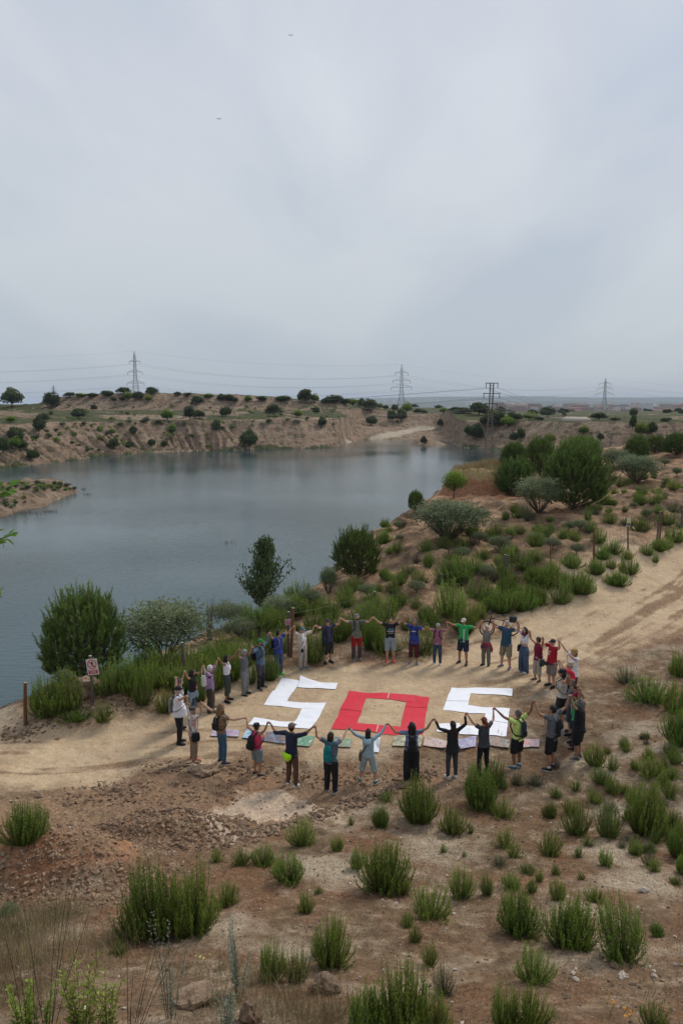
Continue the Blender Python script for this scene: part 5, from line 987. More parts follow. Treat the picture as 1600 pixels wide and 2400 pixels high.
    bo = fuse(bot, botn, bm_, root, .016, 1, .007, 11)
    if sp.get('lower'):            # zip-off or knee-patched dark lower legs
        lo_ = Pc()
        for hp, kn, an, s in legs:
            lo_.tube([kn + Vector((0, 0, .05)), kn, lerp(kn, an, .4), lerp(kn, an, .8), an - Vector((0, 0, .02))], [r_(.060) + infl + .006, r_(.058) + infl + .006, r_(.056) + infl + .005, r_(.048) + infl + .004, r_(.046) + infl], seg=14)
        fuse(lo_, "trouser_leg", sp['lower'], root, .016, 1, .005, 12)
    # ---- shoes
    sh_ = SHOE[sp.get('shoe', 'black')]
    for hp, kn, an, s in legs:
        e = Pc(); tw = Vector((s * .25, 1, 0)).normalized(); px = Vector((tw.y, -tw.x, 0)); c0 = Vector((an.x, an.y, 0))
        e.rings([c0 - tw * .085 * k + Vector((0, 0, .045 * k)), c0 - tw * .04 * k + Vector((0, 0, .055 * k)), c0 + tw * .05 * k + Vector((0, 0, .05 * k)), c0 + tw * .13 * k + Vector((0, 0, .036 * k)), c0 + tw * .185 * k + Vector((0, 0, .03 * k))], [px * .026 * k, px * .042 * k, px * .047 * k, px * .048 * k, px * .024 * k], [Vector((0, 0, .032 * k)), Vector((0, 0, .048 * k)), Vector((0, 0, .042 * k)), Vector((0, 0, .030 * k)), Vector((0, 0, .018 * k))], 12)
        e.tube([c0 + Vector((0, -.01, .06 * k)), Vector((an.x, an.y, .115 * k if sp.get('boot') else .095 * k))], [.045 * k, .046 * k]); so = fuse(e, "shoe", sh_, root, .0125, 2)
        e = Pc(); e.rings([c0 + Vector((0, 0, .0)) , c0 + Vector((0, 0, .022 * k))], [px * .050 * k, px * .050 * k], [tw * .142 * k, tw * .142 * k], 16)
        ob = plain(e, "sole", SOLE if sp.get('shoe') != 'black' or sp.get('wsole') else SOCKB, so, False); ob.location = tw * .05 * k
        if sp.get('sock'):
            e = Pc(); e.tube([Vector((an.x, an.y, .085 * k)), Vector((an.x, an.y, .135 * k))], [.043 * k, .042 * k]); plain(e, "sock", SOCK if sp['sock'] == 'w' else SOCKB, so)
    # ---- top
    tp = sp['top']; tm, sl, hem = tp[0], tp[1], tp[2] * k; fl = tp[3] if len(tp) > 3 else .012; t_ = Pc()
    wr_ = lambda x, e_: r_(x) + e_
    rows = [(hem, wr_(.150, .022 + fl), wr_(.105, .022 + fl + belly * .7), 0, belly * .25), (max(hem + .05, .95 * k), wr_(.148, .020 + fl * .7), wr_(.102, .020 + belly), 0, belly * .4), (1.07 * k, wr_(.134, .022 + fl * .4), wr_(.094, .022 + belly), 0, belly * .45), (1.20 * k, wr_(.150, .018), wr_(.110, .018 + fem * .012), 0, fem * .012), (1.28 * k, wr_(.158, .017), wr_(.110, .017 + fem * .014), 0, fem * .014), (1.38 * k, wr_(.155, .016), wr_(.092, .016)), (1.445 * k, wr_(.105, .014), wr_(.066, .014)), (1.475 * k, wr_(.062, .012), wr_(.054, .012))]
    if hem > 1.0 * k: rows = [(hem, wr_(.140, .022), wr_(.098, .022 + belly))] + [r for r in rows if r[0] > hem + .03]
    t_.loft(rows, 18)
    for sh, el, wr, T, s in arms:
        bb = b ** .6; t_.ball(sh - Vector((s * .02, 0, .012)), .066 * k * bb) if sl else t_.ball(sh - Vector((s * .045, 0, .005)), .050 * k)
        if sl == 1: t_.tube([sh - Vector((s * .06, 0, .015)), sh, lerp(sh, el, .55)], [.062 * k * bb, .066 * k * bb, .064 * k * bb])
        elif sl == 2: t_.tube([sh - Vector((s * .06, 0, .015)), sh, lerp(sh, el, .6), el, lerp(el, wr, .22)], [.062 * k * bb, .066 * k * bb, .058 * k * bb, .053 * k * bb, .050 * k])
        elif sl == 3: t_.tube([sh - Vector((s * .06, 0, .015)), sh, lerp(sh, el, .6), el, lerp(el, wr, .6), lerp(el, wr, .96)], [.06 * k * bb, .064 * k * bb, .054 * k * bb, .048 * k * bb, .041 * k * bb, .036 * k])
    tn = sp.get('topn', 'shirt'); top = fuse(t_, tn, tm, root, .016, 1, .008, 9)
    # open jacket or vest over the shirt
    if sp.get('over'):
        om, osl, ohem, on = sp['over']; e = Pc(); ohem *= k
        for s in (1, -1):
            e.rings([(s * .085 * k, -.012, ohem), (s * .092 * k, -.01, 1.07 * k), (s * .098 * k, -.006, 1.28 * k), (s * .078 * k, -.008, 1.43 * k)], [Vector((wr_(.085, .03), 0, 0)), Vector((wr_(.072, .022), 0, 0)), Vector((wr_(.078, .012), 0, 0)), Vector((wr_(.05, .008), 0, 0))], [Vector((0, wr_(.112, .040 + belly), 0)), Vector((0, wr_(.098, .040 + belly), 0)), Vector((0, wr_(.112, .034), 0)), Vector((0, wr_(.072, .024), 0))], 14)
            if osl:
                sh, el, wr, T, _s = [a for a in arms if a[4] == s][0]; e.tube([sh - Vector((s * .06, 0, .015)), sh, lerp(sh, el, .6), lerp(sh, el, .98)], [.068 * k, .074 * k, .066 * k, .06 * k])
        fuse(e, on, om, root, .017, 1, .010, 8)
    # things tied round the waist
    if sp.get('tied'):
        e = Pc(); e.loft([(.80 * k, r_(.175) + .04, r_(.125) + .035, 0, -.02), (.93 * k, r_(.172) + .03, r_(.12) + .035, 0, -.01), (1.0 * k, r_(.15) + .03, r_(.105) + .035)]); 
        for s in (1, -1): e.tube([(s * .04, .15, .98 * k), (s * .07, .17, .86 * k), (s * .05, .165, .72 * k)], [.03, .034, .026], .45); e.tube([(s * .17, .0, .95 * k), (s * .21, -.03, .75 * k), (s * .19, -.03, .60 * k)], [.05, .07, .05], .5)
        fuse(e, "tied_jacket", sp['tied'], root, .017, 1, .012, 9)
    # ---- hair
    hs, hm = sp.get('hs', 'short'), HAIRM[sp.get('hair', 'dark')]; e = Pc(); nzv = .006
    capd = sp.get('hat'); hb = 0.94 if capd else 1.0
    def hv(x, y, z): return hc + Vector((x, y, z)) * k
    if hs != 'bald':
        e.ball(hv(0, -.014, .020), (.083 * k, .094 * k * hb, .100 * k * hb), 16); e.ball(hv(0, -.03, -.02), (.076 * k, .075 * k, .075 * k))
    if hs == 'crop': nzv = .003
    if hs in ('long', 'curly', 'wild'):
        z1 = {'long': -.30, 'curly': -.26, 'wild': -.24}[hs]; wd = {'long': .085, 'curly': .11, 'wild': .125}[hs]
        e.loft([((hc.z / k + z1) * k, wd * .75 * k, .035 * k, 0, -.075 * k), ((hc.z / k + z1 * .6) * k, wd * k, .048 * k, 0, -.07 * k), ((hc.z / k - .04) * k, wd * k, .07 * k, 0, -.035 * k), ((hc.z / k + .05) * k, .085 * k, .085 * k, 0, -.012 * k)])
        if hs != 'long': 
            for s in (1, -1): e.ball(hv(s * .075, -.01, -.05), (.04 * k, .05 * k, .085 * k)); e.ball(hv(s * .07, .0, -.15), (.035 * k, .045 * k, .08 * k))
            nzv = .016 if hs == 'curly' else .022
    if hs == 'bob': e.loft([(hc.z - .13 * k, .082 * k, .055 * k, 0, -.03 * k), (hc.z - .05 * k, .094 * k, .085 * k, 0, -.022 * k), (hc.z + .04 * k, .088 * k, .092 * k, 0, -.014 * k)]); nzv = .008
    if hs == 'fluffy': e.ball(hv(0, -.012, .02), (.096 * k, .102 * k, .105 * k)); e.ball(hv(0, -.03, -.03), (.092 * k, .08 * k, .08 * k)); nzv = .012
    if hs == 'pony': e.tube([hv(0, -.09, .03), hv(0, -.135, .0), hv(0, -.14, -.12), hv(.01, -.11, -.24)], [.028 * k, .040 * k, .042 * k, .012 * k])
    if hs != 'bald': fuse(e, "hair", hm, root, .0125, 1, nzv * k, 26)
    # ---- hats
    if capd:
        kind, cm = capd; e = Pc(); brm = []
        if kind in ('cap', 'bcap'):
            e.ball(hv(0, -.008, .040), (.090 * k, .102 * k, .080 * k), 16); e.rings([hv(0, .085, .036), hv(0, .150, .024), hv(0, .170, .016)], [Vector((.070 * k, 0, 0)), Vector((.062 * k, 0, 0)), Vector((.030 * k, 0, 0))], [Vector((0, 0, .010 * k))] * 3, 12)
        elif kind == 'bucket':
            e.loft([(hc.z + .03 * k, .138 * k, .150 * k), (hc.z + .045 * k, .098 * k, .110 * k), (hc.z + .115 * k, .086 * k, .096 * k), (hc.z + .125 * k, .05 * k, .06 * k)], 18)
        elif kind == 'straw':
            e.loft([(hc.z + .045 * k, .165 * k, .175 * k), (hc.z + .055 * k, .095 * k, .105 * k), (hc.z + .13 * k, .082 * k, .092 * k), (hc.z + .14 * k, .05 * k, .06 * k)], 18)
        elif kind == 'beret':
            e.ball(hv(.01, -.02, .075), (.120 * k, .125 * k, .048 * k), 16); e.loft([(hc.z + .02 * k, .088 * k, .100 * k), (hc.z + .06 * k, .092 * k, .104 * k)])
        fuse(e, {'cap': 'cap', 'bcap': 'cap', 'bucket': 'hat', 'straw': 'hat', 'beret': 'beret'}[kind], cm, root, .011, 1, .002, 20)
    # ---- prints on the chest
    for txt in sp.get('txt', []):
        s_, size, z_, rot, mt, y_, x_ = txt; cu_ = bpy.data.curves.new("print_text", 'FONT'); cu_.body = s_; cu_.size = size; cu_.align_x = 'CENTER'; cu_.align_y = 'CENTER'; cu_.extrude = .004; cu_.offset = .0012
        to = bpy.data.objects.new("tmp", cu_); COL.objects.link(to); me_ = bpy.data.meshes.new_from_object(to); bpy.data.objects.remove(to); me_.materials.append(mt)
        o = link("print", me_, top); back = y_ < 0; o.rotation_euler = (math.radians(90), rot, math.radians(180) if not back else 0); o.location = (x_, y_, z_ * k)
    W_ = lambda p: root.matrix_world @ Vector(p)
    return root, arms, hc, k, b, belly
def strap_loop(e, k, b, belly, s, z_hip, r=.006, wide=2.6):
    """band from one shoulder down to the opposite hip, round front and back"""
    top = Vector((-s * .09 * k, 0, 1.47 * k)); bot = Vector((s * .185 * k * b, 0, z_hip * k)); n = 22; pts = []
    for q in range(n + 1):
        a = 2 * math.pi * q / n; t = (1 - math.cos(a)) / 2; c = lerp(top, bot, t); dy = math.sin(a) * (.135 * k * b + belly * .9); pts.append(Vector((c.x, dy + .005, c.z)))
    for a_, b_ in zip(pts[:-1], pts[1:]):
        e.tube([a_, b_], [r * wide, r * wide], .4, 6)
def bag(kind, mat, root, k, b, belly, label, s=1, extra=None):
    """a carried bag is a thing of its own, placed where its wearer stands"""
    o = empty(kind, root.location, root.rotation_euler.z); tag(o, label, kind.replace('_', ' '))
    if kind == 'backpack':
        w_, h_, z0, dp = extra or (.135, .42, .98, .085); y0 = -(.125 * k * b + .035)
        e = Pc(); zt = z0 + h_; e.loft([(z0 * k, w_ * .9, dp * .8, 0, y0 - dp * .6), ((z0 + .06) * k, w_, dp, 0, y0 - dp * .7), ((zt - .12) * k, w_ * .95, dp * .9, 0, y0 - dp * .6), ((zt - .03) * k, w_ * .7, dp * .6, 0, y0 - dp * .4), (zt * k, w_ * .4, dp * .35, 0, y0 - dp * .3)], 16); fuse(e, "pack", mat[0], o, .015, 1, .004, 14)
        e = Pc(); e.loft([((z0 + .03) * k, w_ * .72, .03, 0, y0 - dp * 1.62), ((z0 + .16) * k, w_ * .74, .035, 0, y0 - dp * 1.6), ((z0 + .20) * k, w_ * .5, .02, 0, y0 - dp * 1.5)], 12); fuse(e, "pocket", mat[-1], o, .014, 1)
        for t in (1, -1):
            e = Pc(); pts = [Vector((t * .07 * k, y0 - .01, (zt - .06) * k)), Vector((t * .085 * k, -.06, 1.475 * k)), Vector((t * .095 * k, .03, 1.475 * k)), Vector((t * .105 * k, .115 * k * b + .035, 1.38 * k)), Vector((t * .12 * k, .125 * k * b + .04 + belly * .5, 1.22 * k)), Vector((t * .155 * k * b, .06, 1.10 * k)), Vector((t * .165 * k * b, -.06, 1.04 * k)), Vector((t * .1, y0 - .02, (z0 + .05) * k))]
            e.tube(pts, [.022] * len(pts), .4, 8); plain(e, "strap", mat[-1], o)
    elif kind in ('shoulder_bag', 'waist_bag', 'camera_bag'):
        z = extra or .84; wd = {'shoulder_bag': (.055, .13, .13), 'waist_bag': (.11, .055, .055), 'camera_bag': (.06, .05, .065)}[kind]
        c = Vector((s * (.19 * k * b + .04), .02, z * k)) if kind == 'shoulder_bag' else Vector((s * .05, .16 * k * b + .04 + belly, z * k)) if kind == 'waist_bag' else Vector((s * .12 * k, .15 * k * b, z * k))
        e = Pc(); e.rings([c + Vector((0, 0, wd[2])), c + Vector((0, 0, wd[2] * .4)), c - Vector((0, 0, wd[2] * .6)), c - Vector((0, 0, wd[2]))], [Vector((wd[0] * q, 0, 0)) for q in (.6, .95, 1, .8)], [Vector((0, wd[1] * q, 0)) for q in (.8, .95, 1, .85)], 14); fuse(e, "pouch", mat[0], o, .009, 1, .003, 14)
        e = Pc()
        if kind == 'waist_bag':
            for q in range(24):
                a0, a1 = 2 * math.pi * q / 24, 2 * math.pi * (q + 1) / 24; rx, ry = .155 * k * b + .045, .115 * k * b + .05 + belly * .5; e.tube([(math.cos(a0) * rx, math.sin(a0) * ry, z * k), (math.cos(a1) * rx, math.sin(a1) * ry, z * k)], [.014, .014], .4, 6)
        else: strap_loop(e, k, b, belly, s, z + .1)
        plain(e, "strap", mat[-1], o)
    return o
def T(m, sl=1, hem=.86, fl=.012): return (m, sl, hem, fl)
WH = M("print_white", (.75, .75, .75), None, 9, .8); CY = M("print_cyan", (.15, .45, .62), None, 9, .8); PKP = M("print_pink", (.70, .16, .24), None, 9, .8); CYN = M("print_cream", (.6, .6, .45), None, 9, .8)
PI = math.pi
# label, picture points: foot (u, v), head top (u, v), then looks
PEOPLE = [
 dict(label="man in white T-shirt and black cap facing right, grey backpack, black trousers", f=(421,1742), h=(405,1608), sk='l', b=1.16, belly=.085, top=T(CW_,1,.86,.03), bot=('jeans',CBK), shoe='black', boot=1, hair='grey', hs='crop', hat=('cap',CBK), yaw=-80, st=.10),
 dict(label="grey-haired man in white blue-patterned shirt, behind the man in the black cap", f=(424,1710), h=(402,1592), sk='l', b=1.05, top=T(PLEAF,1,.84,.03), bot=('jeans',CDG), shoe='black', hair='salt', hs='crop', yaw=-75, st=.09),
 dict(label="woman with long dark curls in black T-shirt, denim jacket tied at her waist", f=(453,1685), h=(447,1569), sk='t', b=.98, fem=1, top=T(CBK,1,.94,.01), bot=('jeans',CDN), shoe='grey', hair='black', hs='curly', tied=CLD, yaw=-70, txt=[], pink=1),
 dict(label="white-haired woman in a lilac open shawl and dark skirtlike trousers", f=(494,1668), h=(490,1559), sk='l', b=1.02, fem=1, top=T(CWI,1,.92,.01), bot=('wide',cloth("bark_brown",(.055,.048,.035))), shoe='white', hair='white', hs='fluffy', over=(CLI,1,.82,'shawl'), yaw=-62, wide=1),
 dict(label="woman with long black curls, dark glasses, white top and green cropped trousers", f=(533,1643), h=(531,1535), sk='d', b=.93, fem=1, top=T(CW_,0,1.02,.0), bot=('capri',CDR), shoe='black', hair='black', hs='curly', hx=['shades'], yaw=-35),
 dict(label="grey-haired woman in a grey T-shirt and light grey trousers, no bag", f=(574,1628), h=(571,1522), sk='t', b=1.0, fem=1, top=T(PSCRUB,1,.88,.02), bot=('loose',cloth("pale_grey",(.22,.23,.24))), shoe='black', hair='grey', hs='fluffy', hx=['shades'], yaw=-30),
 dict(label="man in green cap, sunglasses and slate blue zipped jacket", f=(611,1614), h=(610,1497), sk='t', b=1.08, top=T(CSB,3,.84,.02), bot=('leg',CDG), lower=CBK, shoe='brown', boot=1, hair='black', hs='crop', hat=('cap',cloth("bottle",(.03,.20,.06))), hx=['shades','beard'], zip=1, yaw=-28),
 dict(label="dark-haired man in royal blue T-shirt, jeans and bright green trainers", f=(653,1583), h=(653,1477), sk='t', b=1.05, top=T(CBL,1,.85,.015), bot=('jeans',CDN), shoe='green', hair='black', hs='fluffy', hx=['shades'], yaw=-20),
 dict(label="woman in blue cap, cream cardigan over white top, pale cargo trousers", f=(709,1567), h=(711,1470), sk='l', b=.98, fem=1, top=T(CW_,1,.98,.0), bot=('loose',CST), shoe='blue', hair='grey', hs='crop', hat=('cap',cloth("denim_cap",(.10,.16,.22))), hx=['shades'], over=(CCR,1,.82,'cardigan'), yaw=-12),
 dict(label="man in dark cap, navy vest over plum shirt and black shorts", f=(768,1552), h=(763,1451), sk='l', b=1.12, belly=.04, top=T(CPL,1,.88,.015), bot=('shorts',CBK), slen=.36, shoe='black', sock='b', hair='dark', hs='crop', hat=('cap',cloth("dusk_cap",(.055,.04,.05))), over=(CNV,0,.80,'vest'), yaw=-8),
 dict(label="bearded man in grey cap and khaki T-shirt, red trousers with black lower legs", f=(835,1546), h=(835,1436), sk='l', b=1.08, top=T(COL_,1,.84,.012), bot=('leg',cloth("brick_red",(.30,.012,.015))), lower=CDG, shoe='grey', boot=1, hair='dark', hs='crop', hat=('cap',CHG), hx=['beard'], yaw=-4),
 dict(label="short-haired person in black printed T-shirt, light grey shorts and red trainers", f=(914,1551), h=(915,1446), sk='l', b=1.06, top=T(CBK,1,.86,.012), bot=('shorts',cloth("ash",(.27,.31,.34))), slen=.46, shoe='red', hair='black', hs='short', yaw=-2, txt=[("SAVE",.085,1.30,0,CY,.158,0),("PLANET",.075,1.22,0,WH,.160,0),("* * *",.10,1.13,0,CYN,.155,0)]),
 dict(label="woman with grey bobbed hair, long royal blue T-shirt and wine leggings", f=(969,1555), h=(972,1451), sk='t', b=.98, fem=1, top=T(CBL,1,.80,.035), bot=('capri',CWI), shoe='grey', hair='salt', hs='bob', yaw=2, txt=[("GREEN",.055,1.30,0,WH,.172,0)]),
 dict(label="short grey-haired woman in rosy patterned blouse and slim blue jeans", f=(1024,1557), h=(1027,1461), sk='t', b=.98, fem=1, top=T(PPLAID,1,.86,.02), bot=('jeans',cloth("ink_denim",(.035,.065,.105))), shoe='pink', hair='grey', hs='fluffy', yaw=6),
 dict(label="man in white cap and bright green T-shirt with white vertical lettering", f=(1084,1555), h=(1090,1449), sk='t', b=1.06, top=T(CGN,1,.85,.02), bot=('shorts',CNV), slen=.50, shoe='black', sock='b', hair='black', hs='crop', hat=('cap',CCR), hx=['shades'], yaw=10, st=.14, txt=[("GREENPEACE",.085,1.12,PI/2,WH,.162,-.07)]),
 dict(label="fair-haired woman in grey tank top with a red jacket tied at the waist", f=(1138,1560), h=(1139,1464), sk='l', b=.96, fem=1, top=T(cloth("mist",(.20,.20,.185)),0,.90,.0), bot=('loose',cloth("sage",(.17,.165,.135))), shoe='black', hair='white', hs='bob', tied=cloth("rasp",(.36,.03,.06)), yaw=12),
 dict(label="tall grey-haired man in petrol blue T-shirt and khaki shorts", f=(1184,1565), h=(1190,1452), sk='l', b=1.12, belly=.03, top=T(CPB,1,.84,.02), bot=('shorts',CKH), slen=.46, shoe='grey', hair='grey', hs='crop', yaw=14, st=.17),
 dict(label="dark-haired woman in white crop top and wide faded blue jeans", f=(1226,1576), h=(1234,1470), sk='l', b=.90, fem=1, top=T(CW_,1,1.12,.0), bot=('wide',cloth("faded_denim",(.075,.125,.20),.55)), shoe='white', hair='dark', hs='curly', yaw=24, red_scarf=1),
 dict(label="short-haired woman in maroon sleeveless top and beige cropped trousers", f=(1258,1596), h=(1257,1493), sk='t', b=1.0, fem=1, top=T(CMR,0,.84,.02), bot=('capri',CST), shoe='brown', hair='brown', hs='fluffy', yaw=32),
 dict(label="man in navy cap and red T-shirt with greyish shorts", f=(1291,1608), h=(1298,1498), sk='l', b=1.10, belly=.03, top=T(CRD,1,.84,.018), bot=('shorts',cloth("mauve_grey",(.24,.19,.18))), slen=.44, shoe='black', hair='grey', hs='crop', hat=('cap',CNV), yaw=40, txt=[("GUADARRAMA",.030,1.31,0,WH,.165,0),("O",.13,1.22,0,WH,.170,0)]),
 dict(label="person in straw hat and loose white shirt standing sideways, arms forward", f=(1340,1640), h=(1334,1522), sk='l', b=.98, fem=1, top=T(CW_,1,.84,.03), bot=('jeans',CBK), shoe='black', hair='honey', hs='bob', hat=('bucket',cloth("straw_hat",(.36,.22,.08))), yaw=62),
 dict(label="person in beige sun hat with a scarlet jacket round the shoulders", f=(1331,1674), h=(1324,1552), sk='l', b=1.0, fem=1, top=T(cloth("dove",(.22,.23,.25)),1,.86,.02), bot=('jeans',CDG), shoe='grey', hair='grey', hs='crop', hat=('bucket',cloth("beige_hat",(.42,.33,.24))), over=(CFR,1,1.18,'jacket'), yaw=70),
 dict(label="woman in black bucket hat, white blouse and long black skirt", f=(1312,1702), h=(1313,1569), sk='t', b=1.10, fem=1, top=T(CCR,0,.92,.02), bot=('skirt',CBK), shoe='black', hair='black', hs='bob', hat=('bucket',CBK), yaw=66),
 dict(label="person in grey patterned shirt half hidden behind the woman in the bucket hat", f=(1334,1720), h=(1338,1592), sk='t', b=1.0, top=T(PSCRUB,1,.86,.015), bot=('shorts',CDG), shoe='black', hair='salt', hs='short', yaw=76),
 dict(label="black-haired person in dark tank top behind the maroon cap", f=(1343,1737), h=(1350,1605), sk='t', b=.96, top=T(CDG,0,.88,.01), bot=('shorts',CNV), shoe='black', hair='black', hs='short', yaw=82),
 dict(label="person in maroon cap and green T-shirt beside the big dark-curled man", f=(1346,1754), h=(1348,1624), sk='t', b=1.0, top=T(CGN,1,.88,.015), bot=('jeans',CNV), shoe='black', hair='dark', hs='crop', hat=('cap',CMR), yaw=88, txt=[("GREEN",.10,1.2,PI/2,WH,.150,.0)]),
 dict(label="big man in black T-shirt and black shorts with dark curly hair", f=(1353,1778), h=(1358,1639), sk='t', b=1.16, belly=.02, top=T(CBK,1,.80,.03), bot=('shorts',CBK), slen=.46, shoe='grey', boot=1, hair='salt', hs='wild', yaw=66),
 dict(label="black-haired man in grey T-shirt and black shorts seen from behind, black backpack", f=(1290,1803), h=(1301,1649), sk='t', b=1.03, top=T(CGY,1,.84,.02), bot=('shorts',CBK), slen=.46, shoe='black', wsole=1, sock='w', hair='black', hs='short', yaw=24),
 dict(label="balding man in lime yellow T-shirt and black shorts seen from behind", f=(1210,1800), h=(1211,1664), sk='d', b=1.08, top=T(CLM,1,.86,.02), bot=('shorts',CBK), slen=.48, shoe='blue', sock='w', hair='salt', hs='crop', yaw=12),
 dict(label="woman with long red ponytail in charcoal T-shirt and black trousers", f=(1131,1812), h=(1137,1681), sk='l', b=.98, fem=1, top=T(CDG,1,.84,.03), bot=('jeans',CBK), shoe='black', hair='red', hs='pony', hx=['shades'], yaw=6, st=.15),
 dict(label="woman with long dark hair in fitted black jacket and grey trousers", f=(1058,1823), h=(1064,1690), sk='l', b=.94, fem=1, top=T(cloth("ink",(.022,.022,.026)),3,.80,.045), bot=('jeans',CDG), shoe='white', hair='dark', hs='long', yaw=2),
 dict(label="woman with dark curly hair in blue striped T-shirt and black flared trousers", f=(963,1829), h=(963,1693), sk='t', b=1.02, fem=1, top=T(PSTR,1,.90,.01), bot=('wide',CBK), shoe='pink', hair='black', hs='curly', yaw=-2),
 dict(label="woman in pale blue hoodie and long light shorts, legs apart", f=(862,1834), h=(863,1708), sk='l', b=1.0, fem=1, top=T(CLB,3,.86,.02), bot=('shorts',cloth("pale_jean",(.36,.43,.44))), slen=.38, shoe='blue', sock='w', hair='dark', hs='long', hood=1, yaw=-4, st=.24),
 dict(label="woman with dark bob, grey-blue T-shirt and black joggers, teal backpack", f=(775,1856), h=(772,1716), sk='l', b=1.02, fem=1, top=T(cloth("storm",(.13,.145,.20)),1,.86,.02), bot=('loose',CBK), shoe='grey', hair='dark', hs='bob', yaw=-6),
 dict(label="man in navy shirt, grey-brown cap and brown trousers with white trainers", f=(684,1842), h=(682,1695), sk='t', b=1.0, top=T(CNV,2,.84,.02), bot=('jeans',CBR), shoe='white', hair='dark', hs='crop', hat=('cap',cloth("taupe",(.16,.115,.10))), yaw=-12),
 dict(label="woman in black hat and pink tank top with denim shorts, black backpack", f=(603,1817), h=(590,1698), sk='t', b=1.10, fem=1, top=T(CPK,0,.88,.01), bot=('shorts',cloth("pale_jean2",(.19,.235,.25))), slen=.52, shoe='black', wsole=1, hair='dark', hs='crop', hat=('bucket',CBK), yaw=-28),
 dict(label="woman with long honey curls in brown patterned T-shirt and blue jeans", f=(521,1788), h=(519,1650), sk='l', b=.98, fem=1, top=T(PEARTH,1,.90,.015), bot=('jeans',cloth("mid_denim",(.055,.125,.19))), shoe='brown', hair='honey', hs='wild', yaw=-38),
 dict(label="person in dark beret, tropical print shirt, beige trousers and red trainers", f=(454,1781), h=(447,1656), sk='t', b=1.0, top=T(PFLOR,1,.84,.03), bot=('loose',CTN), shoe='red', hair='grey', hs='short', hat=('beret',cloth("beret_grey",(.055,.06,.06))), yaw=-55)]
# hands joined between person i and i+1 (picture points)
HANDS = [(412,1588),(433,1575),(476,1562),(512,1544),(561,1523),(591,1516),(632,1483),(689,1468),(739,1466),(797,1449),(874,1447),(947,1444),(998,1469),(1048,1458),(1129,1456),(1154,1456),(1212,1457),(1240,1479),(1271,1495),(1309,1502),(1329,1533),(1309,1549),(1331,1586),(1341,1596),(1354,1608),(1359,1615),(1335,1631),(1250,1644),(1157,1660),(1092,1672),(1016,1685),(907,1696),(816,1706),(737,1702),(629,1693),(576,1683),(471,1647),(438,1631)]

NP_ = len(PEOPLE); FT_ = hit([p['f'][0] for p in PEOPLE], [p['f'][1] for p in PEOPLE])
SHW = []
for p, P in zip(PEOPLE, FT_):
    ht = at_y(p['h'][0], p['h'][1], P[1])[2] - P[2]; p['H'] = max(1.50, min(1.88, ht + (.0 if p.get('hat') else .0))); p['Hraw'] = ht
    yw = math.radians(-p['yaw'] * 0); 
ctr = FT_.mean(0)
def facing(p, P):
    """0 = looking straight at the viewpoint for the far arc; yaw given as a turn from the direction of the ring's middle"""
    d = ctr - P; return math.atan2(-d[0], d[1])
HW = []
for i in range(NP_):
    j = (i + 1) % NP_; u_, v_ = HANDS[i]; best = None
    sa = Vector((FT_[i][0], FT_[i][1], FT_[i][2] + .83 * PEOPLE[i]['H'])); sb = Vector((FT_[j][0], FT_[j][1], FT_[j][2] + .83 * PEOPLE[j]['H']))
    ya, yb_ = FT_[i][1], FT_[j][1]
    fa, fb = facing(PEOPLE[i], FT_[i]), facing(PEOPLE[j], FT_[j])
    ka, kb = PEOPLE[i]['H'] / 1.72, PEOPLE[j]['H'] / 1.72
    sa += Vector((-math.cos(fa), -math.sin(fa), 0)) * .19 * ka; sb += Vector((math.cos(fb), math.sin(fb), 0)) * .19 * kb
    for y in np.linspace(min(ya, yb_) - .9, max(ya, yb_) + .9, 90):
        q = Vector(at_y(u_, v_, y)); da, db = (q - sa).length / ka, (q - sb).length / kb
        inw = ((Vector(ctr).xy - (sa.xy + sb.xy) / 2).normalized()).dot(q.xy - (sa.xy + sb.xy) / 2)
        c = abs(max(da, db) - .60) + .5 * abs(min(da, db) - .56) + .25 * max(0, -inw) + .05 * abs(inw)
        if best is None or c < best[0]: best = (c, q, max(da, db))
    HW.append(best[1]); PEOPLE[i]['reach'] = best[2]
INFO = []
for i, p in enumerate(PEOPLE):
    P = FT_[i]; yaw = facing(p, P)
    if i in (0,): yaw = math.radians(-82)
    r = person(i, p, Vector(P) + Vector((0, 0, -.005)), HW[i - 1], HW[i], yaw, p['H']); INFO.append(r)
    print("P%02d H %.2f raw %.2f reach %.2f" % (i, p['H'], p['Hraw'], p['reach']))
def pb(i, kind, mat, label, s=1, extra=None):
    r = INFO[i]; return bag(kind, mat, r[0], r[3], r[4], r[5], label, s, extra)
pb(0, 'backpack', [CHG, CBK], "grey and black backpack worn by the man in the white T-shirt and black cap", extra=(.12, .42, .96, .07))
pb(4, 'shoulder_bag', [CBK], "small black cross-body bag of the woman in dark glasses and white top", -1, .78)
pb(6, 'backpack', [CBK], "black backpack of the man in the slate blue jacket")
pb(7, 'backpack', [CBK, CHG], "dark backpack with pale straps of the man in the royal blue T-shirt")
pb(8, 'camera_bag', [CBK], "little black camera bag hanging on the woman in the cream cardigan", 1, .82)
pb(10, 'backpack', [CBK], "black backpack worn by the bearded man in khaki")
pb(12, 'backpack', [CNV], "navy backpack of the woman in the long royal blue T-shirt")
pb(13, 'backpack', [CWI], "wine-coloured backpack of the woman in the rosy blouse")
pb(15, 'waist_bag', [CPL], "dark purple waist bag over the red tied jacket", 1, .86)
pb(17, 'shoulder_bag', [CBK], "black shoulder bag of the woman in the white crop top", 1, .90)
pb(18, 'shoulder_bag', [CDR], "dark green messenger bag of the woman in the maroon top", -1, .80)
pb(19, 'waist_bag', [CBK], "black bum bag worn in front by the man in the red T-shirt", 1, .86)
pb(22, 'backpack', [CBK], "black backpack of the woman in the black bucket hat", extra=(.11, .34, 1.02, .07))
